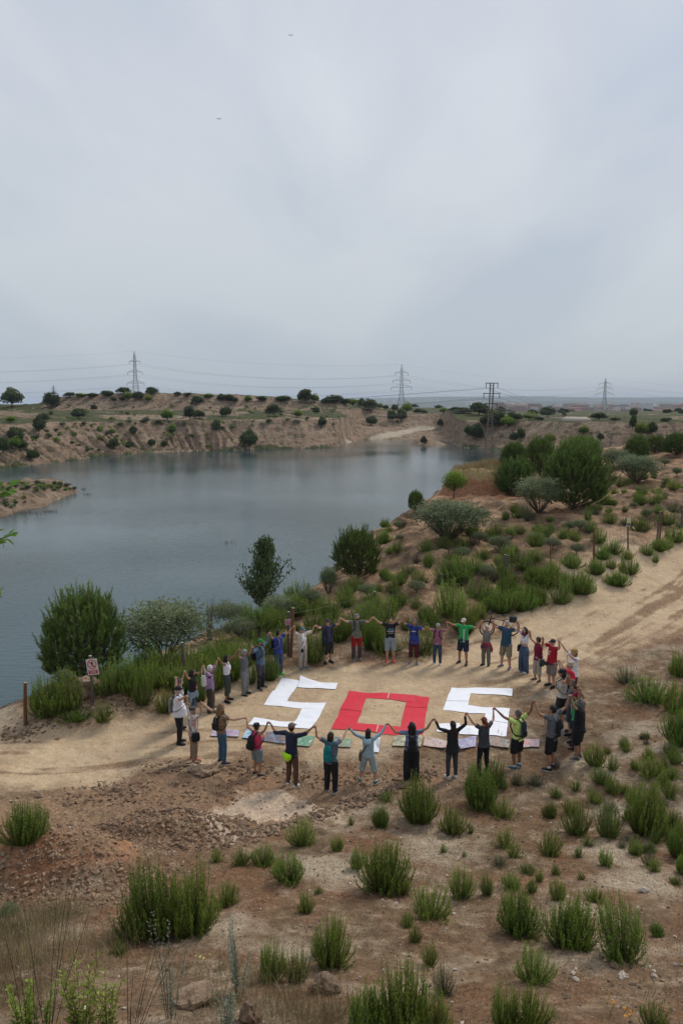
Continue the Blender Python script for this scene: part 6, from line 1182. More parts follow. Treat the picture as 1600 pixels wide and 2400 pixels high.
pb(27, 'backpack', [CBK, CHG], "rounded black backpack of the man in the grey T-shirt, seen from behind", extra=(.135, .42, .98, .075))
pb(28, 'backpack', [cloth("hydration", (.03, .045, .07)), CBK], "narrow dark hydration pack on the lime yellow T-shirt", extra=(.105, .46, 1.0, .05))
pb(31, 'backpack', [CBK], "small black backpack on the striped T-shirt", extra=(.11, .42, .96, .06))
pb(32, 'shoulder_bag', [cloth("mushroom", (.17, .12, .09)), CBR], "brown shoulder bag of the woman in the pale blue hoodie", -1, .84)
pb(33, 'backpack', [CTL, CTL], "teal backpack on the grey-blue T-shirt", extra=(.12, .44, .98, .07))
pb(35, 'backpack', [CBK], "black backpack on the pink tank top", extra=(.125, .44, .96, .085))
pb(36, 'backpack', [cloth("smoke", (.035, .035, .035)), CBK], "dark grey drawstring pack of the woman with honey curls", extra=(.125, .36, 1.02, .05))
pb(37, 'shoulder_bag', [CBK], "black shoulder bag of the person in the tropical print shirt", 1, .84)
# the neon pouch worn at the back by the man in navy
r = INFO[34]; o = empty("waist_pouch", r[0].location, r[0].rotation_euler.z); tag(o, "bright neon green pouch strapped behind the man in the navy shirt", "waist bag"); e = Pc()
e.rings([Vector((-.12, -.20, .98)), Vector((-.05, -.215, .93)), Vector((.05, -.215, .91)), Vector((.13, -.20, .95))], [Vector((0, 0, .06)), Vector((0, 0, .10)), Vector((0, 0, .105)), Vector((0, 0, .075))], [Vector((0, .035, 0)), Vector((0, .06, 0)), Vector((0, .06, 0)), Vector((0, .035, 0))], 12); fuse(e, "pouch", CNE, o, .01, 1, .01, 12)
e = Pc(); e.tube([Vector((-.16, 0, 1.04)), Vector((-.12, -.17, 1.02)), Vector((.12, -.17, .99)), Vector((.17, 0, 1.03))], [.012] * 4, .5, 6); plain(e, "strap", CBK, o)
# tote bag hanging from a hand, hood, scarf, zip, pink print
hp = HW[2]; o = empty("tote_bag", hp); tag(o, "white cotton tote bag hanging from the raised hand of the white-haired woman", "tote bag"); e = Pc()
e.rings([Vector((.0, 0, -.30)), Vector((.0, 0, -.40)), Vector((.01, 0, -.62)), Vector((.01, 0, -.68))], [Vector((.06, 0, 0)), Vector((.085, 0, 0)), Vector((.09, 0, 0)), Vector((.05, 0, 0))], [Vector((0, .025, 0)), Vector((0, .05, 0)), Vector((0, .06, 0)), Vector((0, .03, 0))], 12); fuse(e, "sack", cloth("tote", (.66, .65, .60)), o, .01, 1, .01, 10)
for s in (1, -1):
    e = Pc(); e.tube([Vector((s * .03, .01, -.03)), Vector((s * .045, .01, -.18)), Vector((s * .055, .0, -.33))], [.012] * 3, .4, 6); plain(e, "handle", cloth("tote", (.66, .65, .60)), o)
k_ = INFO[2][3]; e = Pc(); e.rings([Vector((0, .128, 1.12 * k_)), Vector((0, .150, 1.12 * k_))], [Vector((.075, 0, 0)), Vector((.075, 0, 0))], [Vector((0, 0, .10)), Vector((0, 0, .10))], 4); plain(e, "print", PKP, [c for c in INFO[2][0].children if c.name.startswith('shirt')][0], False)
e = Pc(); e.ball((.0, .148, 1.10 * k_), (.03, .008, .045), 8); plain(e, "print", WH, [c for c in INFO[2][0].children if c.name.startswith('shirt')][0], False)
k_ = INFO[6][3]; e = Pc(); e.tube([Vector((0, .150, 1.42 * k_)), Vector((0, .166, 1.2 * k_)), Vector((0, .162, .9 * k_))], [.006] * 3, .6, 6); plain(e, "zip", CLB, INFO[6][0])
k_ = INFO[32][3]; e = Pc(); e.rings([Vector((0, -.10, 1.45 * k_)), Vector((0, -.14, 1.36 * k_)), Vector((0, -.15, 1.28 * k_))], [Vector((.11, 0, 0)), Vector((.12, 0, 0)), Vector((.06, 0, 0))], [Vector((0, .04, .01)), Vector((0, .05, 0)), Vector((0, .03, 0))], 14); fuse(e, "hood", CLB, INFO[32][0], .011, 1, .008, 12)
k_ = INFO[17][3]; e = Pc(); e.ball((0, .07, 1.47 * k_), (.10, .085, .05)); fuse(e, "scarf", CMR, INFO[17][0], .01, 1, .01, 14)
flush_queue()
# ================================================================== sheets on the ground
def sheet_mat(name, c, fold=True):
    m, t, b = bsdf_mat(name); tc = N(t, 'ShaderNodeTexCoord'); nz = N(t, 'ShaderNodeTexNoise'); nz.inputs['Scale'].default_value = 2.2; nz.inputs['Detail'].default_value = 5; L(t, tc.outputs['Object'], nz.inputs['Vector'])
    r = N(t, 'ShaderNodeValToRGB'); L(t, nz.outputs[0], r.inputs[0]); r.color_ramp.elements[0].position = .3; r.color_ramp.elements[0].color = (*[x * .93 for x in c], 1); r.color_ramp.elements[1].position = .7; r.color_ramp.elements[1].color = (*c, 1)
    L(t, r.outputs[0], b.inputs['Base Color']); b.inputs['Roughness'].default_value = .6; b.inputs['Specular IOR Level'].default_value = .3
    bp = N(t, 'ShaderNodeBump'); bp.inputs['Strength'].default_value = .2; bp.inputs['Distance'].default_value = .015; L(t, nz.outputs[0], bp.inputs['Height']); L(t, bp.outputs[0], b.inputs['Normal']); return m
SHW_, SHR_ = sheet_mat("card_white", (.90, .90, .93)), sheet_mat("card_red", (.66, .022, .045)); CARD_E = M("card_edge", (.30, .22, .15), None, 9, .9)
def px3(x, y): return (360 + x / 3.92, 1380 + y / 3.92)
def px4(x, y): return (660 + x / 3.92, 1380 + y / 3.92)
def px5(x, y): return (1000 + x / 3.92, 1380 + y / 3.92)
def sheet(quad, mat, label, name="cardboard_sheet", cat="cardboard sheet", group=None, lift=.012, curl=None, thick=.0025, seed=0, n=7, wav=.005):
    """quad: four picture points clockwise from the far left; lies on the ground"""
    q = [np.array(at_z(u, v, .02)) for u, v in quad]; c0 = sum(q) / 4; q = [c0 + (p - c0) * 1.03 for p in q]
    V = []; s_ = np.linspace(0, 1, n)
    xy = np.array([[(1 - a) * ((1 - b_) * q[0] + b_ * q[3]) + a * ((1 - b_) * q[1] + b_ * q[2]) for a in s_] for b_ in s_]).reshape(-1, 2)
    zb = height(xy[:, 0], xy[:, 1]) + lift + wav * fbm(xy[:, 0] * 2, xy[:, 1] * 2, 7, 2)
    A_, B_ = np.meshgrid(s_, s_); A_ = A_.ravel(); B_ = B_.ravel()
    for (ca, cb, amp, rad_) in (curl or []): zb = zb + amp * np.clip(1 - np.hypot(A_ - ca, (B_ - cb)) / rad_, 0, 1) ** 1.6
    c3 = np.array([c0[0], c0[1], zb.min()]); top = np.stack([xy[:, 0], xy[:, 1], zb + thick], 1) - c3; bot = np.stack([xy[:, 0], xy[:, 1], zb], 1) - c3
    f, mi = [], []
    for r_ in range(n - 1):
        for k in range(n - 1):
            a = r_ * n + k; f.append([a, a + n, a + n + 1, a + 1]); mi.append(0); f.append([a + n * n, a + 1 + n * n, a + n + 1 + n * n, a + n + n * n]); mi.append(1)
    rim = [k for k in range(n)] + [k * n + n - 1 for k in range(1, n)] + [(n - 1) * n + k for k in range(n - 2, -1, -1)] + [k * n for k in range(n - 2, 0, -1)]
    for a, b_ in zip(rim, rim[1:] + rim[:1]): f.append([a, b_, b_ + n * n, a + n * n]); mi.append(1)
    me_ = mesh_np(name, np.concatenate([top, bot]), np.array(f), mi); me_.materials.append(mat); me_.materials.append(CARD_E if name != "cardboard_sheet" else mat); o = link(name, me_); o.location = c3; return tag(o, label, cat, group)
g1 = "white sheets forming the left S"; f_ = lambda fn, pts: [fn(*p) for p in pts]
S1 = [(f_(px3, [(1180,828),(1338,848),(1278,941),(1112,926)]), "white sheet at the top left corner of the left S", None), (f_(px3, [(1100,927),(1272,943),(1185,1064),(1015,1046)]), "large white sheet below the top left corner of the left S", None),
 (f_(px3, [(1350,825),(1505,850),(1480,907),(1322,893)]), "white sheet with a curled-up corner on the top bar of the left S", [(0, 0, .08, .6)]), (f_(px4, [(330,853),(513,866),(492,922),(310,907)]), "white sheet ending the top bar of the left S", [(1, .5, .03, .5)]),
 (f_(px3, [(1228,1013),(1397,1031),(1370,1091),(1188,1066)]), "white sheet beginning the middle bar of the left S", None), (f_(px4, [(220,1030),(405,1047),(378,1098),(193,1086)]), "white sheet at the right end of the middle bar of the left S", [(1, 0, .03, .5)]),
 (f_(px4, [(190,1091),(377,1100),(345,1155),(157,1147)]), "white sheet of the lower right leg of the left S, upper one", None), (f_(px4, [(156,1148),(345,1156),(311,1225),(121,1201)]), "white sheet at the elbow above the bottom bar of the left S", None),
 (f_(px3, [(925,1168),(1090,1183),(1064,1242),(868,1228)]), "white sheet at the left tip of the bottom bar of the left S", None), (f_(px3, [(1091,1184),(1300,1202),(1269,1262),(1065,1243)]), "white sheet in the middle of the bottom bar of the left S", None), (f_(px3, [(1301,1203),(1482,1222),(1446,1281),(1270,1265)]), "white sheet at the bottom right corner of the left S", None)]
for i, (q, lb, cu_) in enumerate(S1): sheet(q, SHW_, lb, group=g1, curl=cu_, seed=i, lift=.012 + .0035 * (i % 4))
g2 = "red sheets forming the O"
O1 = [([(625,935),(985,955),(975,1008),(597,991)], "long red sheet on the left half of the O's top bar"), ([(989,956),(1350,980),(1342,1030),(979,1006)], "long red sheet on the right half of the O's top bar"),
 ([(596,993),(775,1000),(750,1055),(569,1045)], "red sheet topmost in the O's left side"), ([(568,1047),(750,1057),(731,1113),(539,1103)], "red sheet second from the top in the O's left side"), ([(538,1105),(731,1115),(712,1171),(516,1165)], "red sheet in the middle of the O's left side"), ([(515,1169),(710,1175),(689,1232),(488,1223)], "red sheet fourth from the top in the O's left side"), ([(487,1226),(688,1235),(665,1295),(458,1285)], "red sheet at the bottom left corner of the O"),
 ([(1148,1023),(1343,1031),(1334,1082),(1136,1075)], "red sheet topmost in the O's right side"), ([(1135,1077),(1334,1084),(1323,1137),(1123,1130)], "red sheet second from the top in the O's right side"), ([(1122,1132),(1323,1139),(1313,1195),(1109,1192)], "red sheet third from the top in the O's right side"), ([(1108,1194),(1313,1197),(1303,1270),(1096,1255)], "red sheet low in the O's right side"),
 ([(690,1236),(885,1245),(868,1308),(667,1296)], "red sheet left of the white tape line in the O's bottom bar"), ([(887,1246),(1095,1256),(1080,1326),(870,1309)], "red sheet right of the white tape line in the O's bottom bar"), ([(1097,1257),(1303,1272),(1290,1338),(1082,1327)], "red sheet at the bottom right corner of the O")]
for i, (q, lb) in enumerate(O1): sheet(f_(px4, q), SHR_, lb, group=g2, seed=20 + i, lift=.012 + .0035 * (i % 4), wav=.005)
TAPE = M("tape_white", (.8, .55, .55), None, 9, .4)
sheet(f_(px4, [(982,957),(990,957),(976,1007),(968,1006)]), TAPE, "strip of pale tape across the O's top bar", "tape_strip", "tape", lift=.032, thick=.002); sheet(f_(px4, [(883,1247),(891,1247),(872,1309),(864,1308)]), TAPE, "strip of pale tape across the O's bottom bar", "tape_strip", "tape", lift=.032, thick=.002)
g3 = "white sheets forming the right S"
S2 = [([(228,895),(412,900),(398,955),(207,948)], "white sheet at the top left corner of the right S", None), ([(412,900),(598,905),(594,963),(398,956)], "white sheet in the middle of the top bar of the right S", None), ([(599,906),(783,912),(778,968),(595,963)], "white sheet ending the top bar of the right S", [(.8, 0, .02, .5)]),
 ([(206,950),(398,957),(381,1029),(181,1024)], "white sheet in the upper left leg of the right S", None), ([(180,1026),(381,1031),(360,1118),(150,1108)], "white sheet at the foot of the left leg of the right S", None), ([(372,1063),(560,1075),(543,1140),(358,1119)], "white sheet starting the middle bar of the right S", None), ([(561,1075),(757,1087),(748,1150),(544,1140)], "white sheet at the right end of the middle bar of the right S", None),
 ([(543,1142),(748,1152),(740,1213),(526,1200)], "white sheet topmost in the lower right leg of the right S", None), ([(525,1202),(740,1215),(732,1278),(506,1265)], "white sheet midway in the lower right leg of the right S", None), ([(505,1267),(732,1280),(724,1342),(490,1331)], "white sheet at the bottom right corner of the right S", None),
 ([(115,1228),(300,1240),(292,1318),(92,1305)], "white sheet at the left tip of the bottom bar of the right S", [(1, 0, .05, .6)]), ([(301,1248),(504,1260),(490,1333),(300,1326)], "buckled white sheet in the middle of the bottom bar of the right S", [(.5, .5, .06, .6)])]
for i, (q, lb, cu_) in enumerate(S2): sheet(f_(px5, q), SHW_, lb, group=g3, curl=cu_, seed=40 + i, lift=.012 + .0035 * (i % 4))
def paint_mat(name, cols, sc, dist=2.0):
    m, t, b = bsdf_mat(name); tc = N(t, 'ShaderNodeTexCoord'); n = N(t, 'ShaderNodeTexNoise'); n.inputs['Scale'].default_value = sc; n.inputs['Detail'].default_value = 4; n.inputs['Distortion'].default_value = dist; L(t, tc.outputs['Object'], n.inputs['Vector'])
    mr = N(t, 'ShaderNodeMapRange'); L(t, n.outputs[0], mr.inputs[0]); mr.inputs[1].default_value = .3; mr.inputs[2].default_value = .7; r = N(t, 'ShaderNodeValToRGB'); L(t, mr.outputs[0], r.inputs[0]); e = r.color_ramp.elements; k = len(cols)
    for i, c in enumerate(cols):
        el = e[i] if i < 2 else e.new(i / (k - 1))
        el.position = i / (k - 1); el.color = (*c, 1)
    L(t, r.outputs[0], b.inputs['Base Color']); b.inputs['Roughness'].default_value = .5; return m
PT = [([(503,1710),(560,1711.6),(557.7,1727),(494,1726)], [(.55, .25, .32), (.6, .58, .6), (.28, .22, .38), (.62, .5, .5), (.55, .12, .14)], 2.6, "pink and lilac painting behind the woman with honey curls"),
 ([(579,1709),(610,1712),(607,1731),(568,1729)], [(.12, .30, .10), (.20, .38, .60), (.62, .68, .74), (.10, .24, .08)], 2.2, "blue and green painting beside the woman in the black hat"),
 ([(626,1714),(674,1717),(668,1739),(614,1734)], [(.06, .07, .08), (.20, .27, .38), (.10, .11, .13), (.35, .14, .12), (.09, .13, .10)], 1.8, "dark painting with a blue band behind the man in navy"),
 ([(700,1722),(738,1725),(725,1746),(690,1743)], [(.06, .18, .15), (.12, .26, .22), (.20, .36, .16), (.6, .66, .66)], 3.0, "teal green painting with a white corner, right of the man in navy"),
 ([(784,1725),(825,1729.5),(821,1749),(781,1747)], [(.12, .12, .13), (.22, .21, .24), (.22, .36, .12), (.30, .24, .30), (.5, .46, .5)], 3.2, "grey-violet painting with a green streak, by the teal backpack"),
 ([(870,1725.7),(892,1726),(887,1757.5),(866,1757)], [(.7, .72, .78), (.72, .74, .8), (.32, .33, .32), (.72, .74, .8)], 1.0, "white board with a dark band beside the pale blue hoodie"),
 ([(926,1724),(988,1723),(985,1746),(920,1745)], [(.46, .44, .26), (.50, .48, .30), (.18, .18, .12), (.48, .46, .30)], 1.9, "pale green painting with a grey lizard-like shape"),
 ([(996.7,1726),(1047,1733),(1043,1751),(991.6,1744)], [(.14, .28, .10), (.52, .25, .18), (.50, .46, .44), (.60, .30, .22), (.22, .22, .26)], 3.4, "orange and grey painting left of the woman in the black jacket"),
 ([(1068,1731),(1115,1724),(1113.5,1746),(1080,1752)], [(.25, .42, .44), (.20, .16, .32), (.55, .52, .62), (.24, .18, .34), (.5, .3, .34)], 5.0, "violet and turquoise painting between the woman in black and the ponytail"),
 ([(1146,1726),(1193,1733),(1191,1751.5),(1146,1743)], [(.14, .13, .12), (.45, .22, .16), (.20, .19, .17), (.42, .36, .30), (.10, .10, .10)], 2.0, "grey and rust landscape painting between the ponytail and the lime shirt"),
 ([(1222,1729),(1263,1731),(1262,1750),(1220,1748)], [(.58, .26, .18), (.60, .30, .22), (.52, .48, .60), (.60, .32, .24)], 1.6, "salmon painting with lavender shapes right of the lime shirt")]
for i, (q, cs, sc, lb) in enumerate(PT): sheet(q, paint_mat("paint_%s" % lb.split()[0].lower() + str(i), cs, sc), lb, "painting", "painting", "paintings laid below the letters", lift=.03, thick=.02, seed=60 + i, curl=[((i % 2), 1, .05, .7)] if i in (7, 8, 9) else None)
# ================================================================== fence and signs
WOODG = M("post_grey", (.145, .125, .105), (.075, .062, .052), 14, .9, .4); WOODB = M("post_brown", (.20, .095, .05), (.11, .05, .03), 14, .9, .4); ENDW = M("post_end", (.45, .38, .28), None, 9, .9)
fence = empty("wire_fence", tuple(hit(878, 1440)[0])); tag(fence, "sagging wire fence on weathered wooden posts between track and lake", "fence")
FP = [(60,1699,60,1600,.055,1), (217,1650,212,1537,.055,0), (434,1592,427,1506,.055,0), (675,1538,676,1434,.055,0), (681,1540,687,1425,.060,1), (878,1442,878,1387,.06,0), (1034,1402,1034,1345,.045,0), (1183,1360,1183,1300,.065,0), (1188,1362,1190,1302,.05,0), (1289,1330,1289,1268,.035,1), (1391,1316,1391,1235,.055,1), (1471,1288,1470,1214,.045,0), (1538,1268,1546,1199,.055,0), (1544,1266,1551,1198,.05,1), (1594,1262,1598,1195,.055,0)]
Pp = hit([p[0] for p in FP], [p[1] for p in FP]); TOPS = []; fo = Vector(fence.location)
for (u, v, ut, vt, r, bk), P in zip(FP, Pp):
    top = Vector(at_y(ut, vt, P[1] + .02)); P = Vector(P); TOPS.append((P, top)); e = Pc(); rr_ = random.Random(u); e.tube([P - Vector((0, 0, .15)) - fo, lerp(P, top, .5) + Vector((rr_.uniform(-.012, .012), 0, 0)) - fo, top - fo], [r * 1.08, r, r * .96], seg=10)
    o = plain(e, "post", WOODB if bk else WOODG, fence, False); 
    if bk: o['label'] = "reddish-brown newer post"
    e = Pc(); e.tube([top - fo, top + Vector((0, 0, .006)) - fo], [r * .9, r * .9], seg=10); plain(e, "post_cap", ENDW, o, False)
WIRE = M("rusty_wire", (.11, .09, .075), None, 9, .6, metal=.5)
order = [0, 1, 2, 3, 5, 6, 7, 9, 10, 11, 12, 14]
for hfr in (.95, .72, .48, .22):
    e = Pc()
    for a, b_ in zip(order[:-1], order[1:]):
        A, B = lerp(*TOPS[a], hfr) - fo, lerp(*TOPS[b_], hfr) - fo; sag = .05 + .10 * random.random(); pts = [lerp(A, B, t) - Vector((0, 0, sag * 4 * t * (1 - t))) for t in (0, .2, .4, .6, .8, 1)]; e.tube(pts, [.0045] * 6, seg=4)
    plain(e, "wire", WIRE, fence, False)
e = Pc()                                                        # thin verticals of the stock netting
for a, b_ in zip(order[:-1], order[1:]):
    nn_ = int((TOPS[b_][0] - TOPS[a][0]).length / .32)
    for q in range(1, nn_): t = q / nn_; e.tube([lerp(lerp(*TOPS[a], .22), lerp(*TOPS[b_], .22), t) - fo - Vector((0, 0, .05)), lerp(lerp(*TOPS[a], .95), lerp(*TOPS[b_], .95), t) - fo - Vector((0, 0, .09))], [.0028, .0028], seg=3)
plain(e, "netting", WIRE, fence, False)["kind"] = "stuff"
SW, SRD, SBK, SYL = M("sign_white", (.62, .60, .57), None, 9, .5), M("sign_red", (.50, .02, .05), None, 9, .5), M("sign_black", (.02, .02, .02), None, 9, .5), M("sign_yellow", (.75, .62, .03), None, 9, .5); SPK = M("sign_faded_red", (.46, .09, .15), None, 9, .5)
def flat(name, pts, mat, par, y=0.0, th=.003):
    """flat shape in the x-z plane, outline pts, slightly thick"""
    bm = bmesh.new(); a = [bm.verts.new((x, y, z)) for x, z in pts]; f = bm.faces.new(a); r = bmesh.ops.extrude_face_region(bm, geom=[f]); 
    for v in r['geom']:
        if isinstance(v, bmesh.types.BMVert): v.co.y -= th
    bmesh.ops.recalc_face_normals(bm, faces=bm.faces); me_ = bpy.data.meshes.new(name); bm.to_mesh(me_); bm.free(); return link(name, me_, par, mat)
def ring(name, r0, r1, cx, cz, mat, par, y, th=.003, n=36):
    bm = bmesh.new(); 
    for k in range(n):
        a0, a1 = 2 * PI * k / n, 2 * PI * (k + 1) / n; c = [bm.verts.new((cx + math.cos(a) * r, y - th, cz + math.sin(a) * r)) for a, r in ((a0, r0), (a1, r0), (a1, r1), (a0, r1))]; bm.faces.new(c)
    bmesh.ops.remove_doubles(bm, verts=bm.verts, dist=1e-5); me_ = bpy.data.meshes.new(name); bm.to_mesh(me_); bm.free(); return link(name, me_, par, mat)
def text(name, s_, size, x, z, mat, par, y):
    cu_ = bpy.data.curves.new(name, 'FONT'); cu_.body = s_; cu_.size = size; cu_.align_x = 'CENTER'; cu_.align_y = 'CENTER'; cu_.extrude = .001; cu_.offset = .0008
    to = bpy.data.objects.new("tmp", cu_); COL.objects.link(to); me_ = bpy.data.meshes.new_from_object(to); bpy.data.objects.remove(to); o = link(name, me_, par, mat); o.rotation_euler = (math.radians(90), 0, 0); o.location = (x, y, z); return o
def sign_root(ui, name, label, u, v, roll, yaw, off=.075):
    P = TOPS[ui][0]; c = Vector(at_y(u, v, P.y - off)); o = empty(name, c); o.rotation_euler = (0, math.radians(roll), math.radians(yaw)); return tag(o, label, "sign")
s1 = sign_root(1, "no_walking_sign", "white sign with a crossed-out walking figure in a red ring", 217, 1563, -7, -4); W2, H2 = .185, .265
flat("plate", [(-W2, -H2), (W2, -H2), (W2, H2), (-W2, H2)], SW, s1, .004, .004); ring("ring", .125, .152, 0, .085, SRD, s1, -.003)
flat("walking_figure", [(-.055, -.01), (-.03, -.005), (.0, .06), (.03, .0), (.055, -.015), (.06, .0), (.03, .06), (.022, .12), (.055, .085), (.065, .095), (.03, .145), (.015, .175), (-.012, .175), (-.02, .14), (-.05, .10), (-.04, .09), (-.015, .11), (-.02, .06)], SBK, s1, -.001, .002)
flat("diagonal_bar", [(-.105, .165), (-.085, .185), (.105, .005), (.085, -.015)], SRD, s1, -.004, .002); flat("red_panel", [(-.155, -.235), (.155, -.235), (.155, -.095), (-.155, -.095)], SRD, s1, -.0005, .002)
text("lettering", "PROHIBIDO", .052, 0, -.125, SW, s1, -.005); text("lettering", "EL PASO", .050, 0, -.168, SW, s1, -.005); text("lettering", "A PEATONES", .036, 0, -.21, SW, s1, -.005)
s2 = sign_root(3, "notice_sign", "small faded red notice with white lettering on the paired posts", 678, 1457.5, -7, 4, .09); W2, H2 = .165, .115
flat("plate", [(-W2, -H2), (W2, -H2), (W2, H2), (-W2, H2)], SW, s2, .004, .004); flat("red_panel", [(-W2 + .02, -H2 + .018), (W2 - .02, -H2 + .018), (W2 - .02, H2 - .018), (-W2 + .02, H2 - .018)], SPK, s2, -.0005, .002)
for k_, (tx, sz) in enumerate([("PROHIBIDO", .048), ("EL PASO", .046), ("ZONA PRIVADA", .034)]): text("lettering", tx, sz, 0, .052 - .052 * k_, SW, s2, -.004)
s3 = sign_root(11, "warning_sign", "white sign with a yellow warning triangle on the far fence post", 1472, 1224, 3, 0, .06); W2, H2 = .105, .245
flat("plate", [(-W2, -H2), (W2, -H2), (W2, H2), (-W2, H2)], SW, s3, .004, .004); flat("triangle", [(-.085, -.02), (.085, -.02), (0, .19)], SYL, s3, -.0005, .002); flat("exclamation_mark", [(-.006, .04), (.006, .04), (.012, .12), (-.012, .12)], SBK, s3, -.003, .001); flat("black_panel", [(-.085, -.20), (.085, -.20), (.085, -.05), (-.085, -.05)], SBK, s3, -.0005, .002)
text("lettering", "PELIGRO", .036, 0, -.125, SW, s3, -.004)
# ================================================================== bicycle
RUB = M("tyre_rubber", (.018, .018, .018), None, 9, .85); ALU = M("bike_black", (.012, .012, .014), None, 9, .35, spec=.5); STL = M("bike_steel", (.35, .35, .36), None, 9, .35, metal=.8)
P = hit(1170, 1491)[0]; bk = empty("bicycle", (P[0], P[1], P[2]), math.radians(2)); bk.rotation_euler = (math.radians(-6), 0, math.radians(4)); tag(bk, "black electric bicycle with a rear pannier parked behind the back row", "bicycle")
fw, rw, R_ = Vector((-.56, 0, .35)), Vector((.55, 0, .35)), .325
for c, nm in ((fw, 'f'), (rw, 'r')):
    e = Pc(); n = 36; pts = [c + Vector((math.cos(2 * PI * q / n) * R_, 0, math.sin(2 * PI * q / n) * R_)) for q in range(n + 1)]
    wh = empty("wheel"); wh.parent = bk
    for a, b_ in zip(pts[:-1], pts[1:]): e.tube([a, b_], [.026, .026], seg=8)
    plain(e, "tyre", RUB, wh); e = Pc()
    for q in range(n): a, b_ = c + (pts[q] - c) * .91, c + (pts[q + 1] - c) * .91; e.tube([a, b_], [.012, .012], seg=5)
    for q in range(18): a = 2 * PI * q / 18; e.tube([c + Vector((0, .02 * (-1) ** q, 0)), c + Vector((math.cos(a) * R_ * .9, 0, math.sin(a) * R_ * .9))], [.0022, .0022], seg=3)
    e.tube([c - Vector((0, .05, 0)), c + Vector((0, .05, 0))], [.03, .03], seg=8); plain(e, "rim", STL, wh)
bb_, st_, hd, hb_ = Vector((.08, 0, .30)), Vector((.22, 0, .74)), Vector((-.38, 0, .86)), Vector((-.41, 0, .70))
e = Pc(); e.tube([bb_, st_], [.022, .02]); e.tube([hb_, lerp(hb_, bb_, .5) - Vector((0, 0, .02)), bb_], [.032, .040, .044]); e.tube([hd - Vector((-.01, 0, .05)), lerp(st_, bb_, .15)], [.022, .020]); e.tube([hd, hb_], [.026, .028])
for s in (1, -1): e.tube([bb_ + Vector((0, s * .03, 0)), rw + Vector((0, s * .06, 0))], [.013, .011]); e.tube([lerp(st_, bb_, .15) + Vector((0, s * .02, 0)), rw + Vector((0, s * .06, 0))], [.011, .010])
e.ball(bb_, (.09, .06, .08)); plain(e, "frame", ALU, bk)
e = Pc()
for s in (1, -1): e.tube([hb_ + Vector((0, s * .05, 0)), fw + Vector((0, s * .055, 0))], [.019, .015])
e.tube([hb_ + Vector((0, -.06, 0)), hb_ + Vector((0, .06, 0))], [.022, .022]); plain(e, "fork", ALU, bk)
e = Pc(); e.tube([hd, hd + Vector((-.01, 0, .13)), hd + Vector((-.06, 0, .17))], [.018, .018, .018]); c = hd + Vector((-.06, 0, .17)); e.tube([c + Vector((.10, -.34, .04)), c + Vector((.02, -.15, .01)), c, c + Vector((.02, .15, .01)), c + Vector((.10, .34, .04))], [.014] * 5)
for s in (1, -1): e.tube([c + Vector((.06, s * .22, .02)), c + Vector((.15, s * .34, .04))], [.018, .018])
e.ball(c + Vector((-.07, 0, .02)), (.05, .04, .045)); plain(e, "handlebar", ALU, bk)
e = Pc(); e.tube([c + Vector((.02, -.30, .02)), c + Vector((-.05, -.33, .16))], [.006, .006], seg=6); e.ball(c + Vector((-.06, -.335, .20)), (.035, .012, .05)); plain(e, "mirror", ALU, bk)
e = Pc(); e.tube([st_, st_ + Vector((.03, 0, .13))], [.013, .013]); plain(e, "seat_post", STL, bk); e = Pc(); s0 = st_ + Vector((.04, 0, .16)); e.rings([s0 + Vector((-.16, 0, 0)), s0 + Vector((-.05, 0, .0)), s0 + Vector((.07, 0, .01)), s0 + Vector((.12, 0, .012))], [Vector((0, .022, 0)), Vector((0, .04, 0)), Vector((0, .085, 0)), Vector((0, .06, 0))], [Vector((0, 0, .02)), Vector((0, 0, .03)), Vector((0, 0, .035)), Vector((0, 0, .02))], 12); plain(e, "saddle", ALU, bk)
e = Pc()
for s in (1, -1): e.tube([st_ + Vector((.04, s * .05, -.02)), Vector((.78, s * .06, .74))], [.007, .007], seg=6); e.tube([rw + Vector((.02, s * .07, .03)), Vector((.70, s * .06, .74))], [.006, .006], seg=6)
plain(e, "luggage_rack", ALU, bk)
e = Pc(); e.tube([bb_ + Vector((0, -.07, 0)), bb_ + Vector((-.14, -.09, -.09))], [.012, .010], seg=8); e.ball(bb_ + Vector((-.15, -.13, -.09)), (.045, .05, .014)); e.tube([bb_ + Vector((0, .07, 0)), bb_ + Vector((.14, .09, .09))], [.012, .010], seg=8); e.ball(bb_ + Vector((.15, .13, .09)), (.045, .05, .014)); plain(e, "pedals", ALU, bk)
e = Pc(); e.tube([bb_ + Vector((.05, -.05, 0)), Vector((.16, -.20, .01))], [.010, .010], seg=8); plain(e, "kickstand", STL, bk)
pn = empty("pannier_bag", bk.location); pn.rotation_euler = bk.rotation_euler; tag(pn, "black pannier case sitting on the bicycle's rear rack", "bag"); e = Pc(); e.loft([(.60, .15, .11, .60, -.01), (.64, .175, .125, .60, -.01), (.82, .175, .125, .60, -.01), (.87, .14, .10, .60, -.01)], 16); fuse(e, "case", M("pannier", (.022, .028, .035), None, 9, .5), pn, .012, 2)
e = Pc(); e.tube([Vector((.52, 0, .87)), Vector((.54, 0, .91)), Vector((.66, 0, .91)), Vector((.68, 0, .87))], [.009] * 4, seg=6); plain(e, "handle", ALU, pn)
flush_queue()
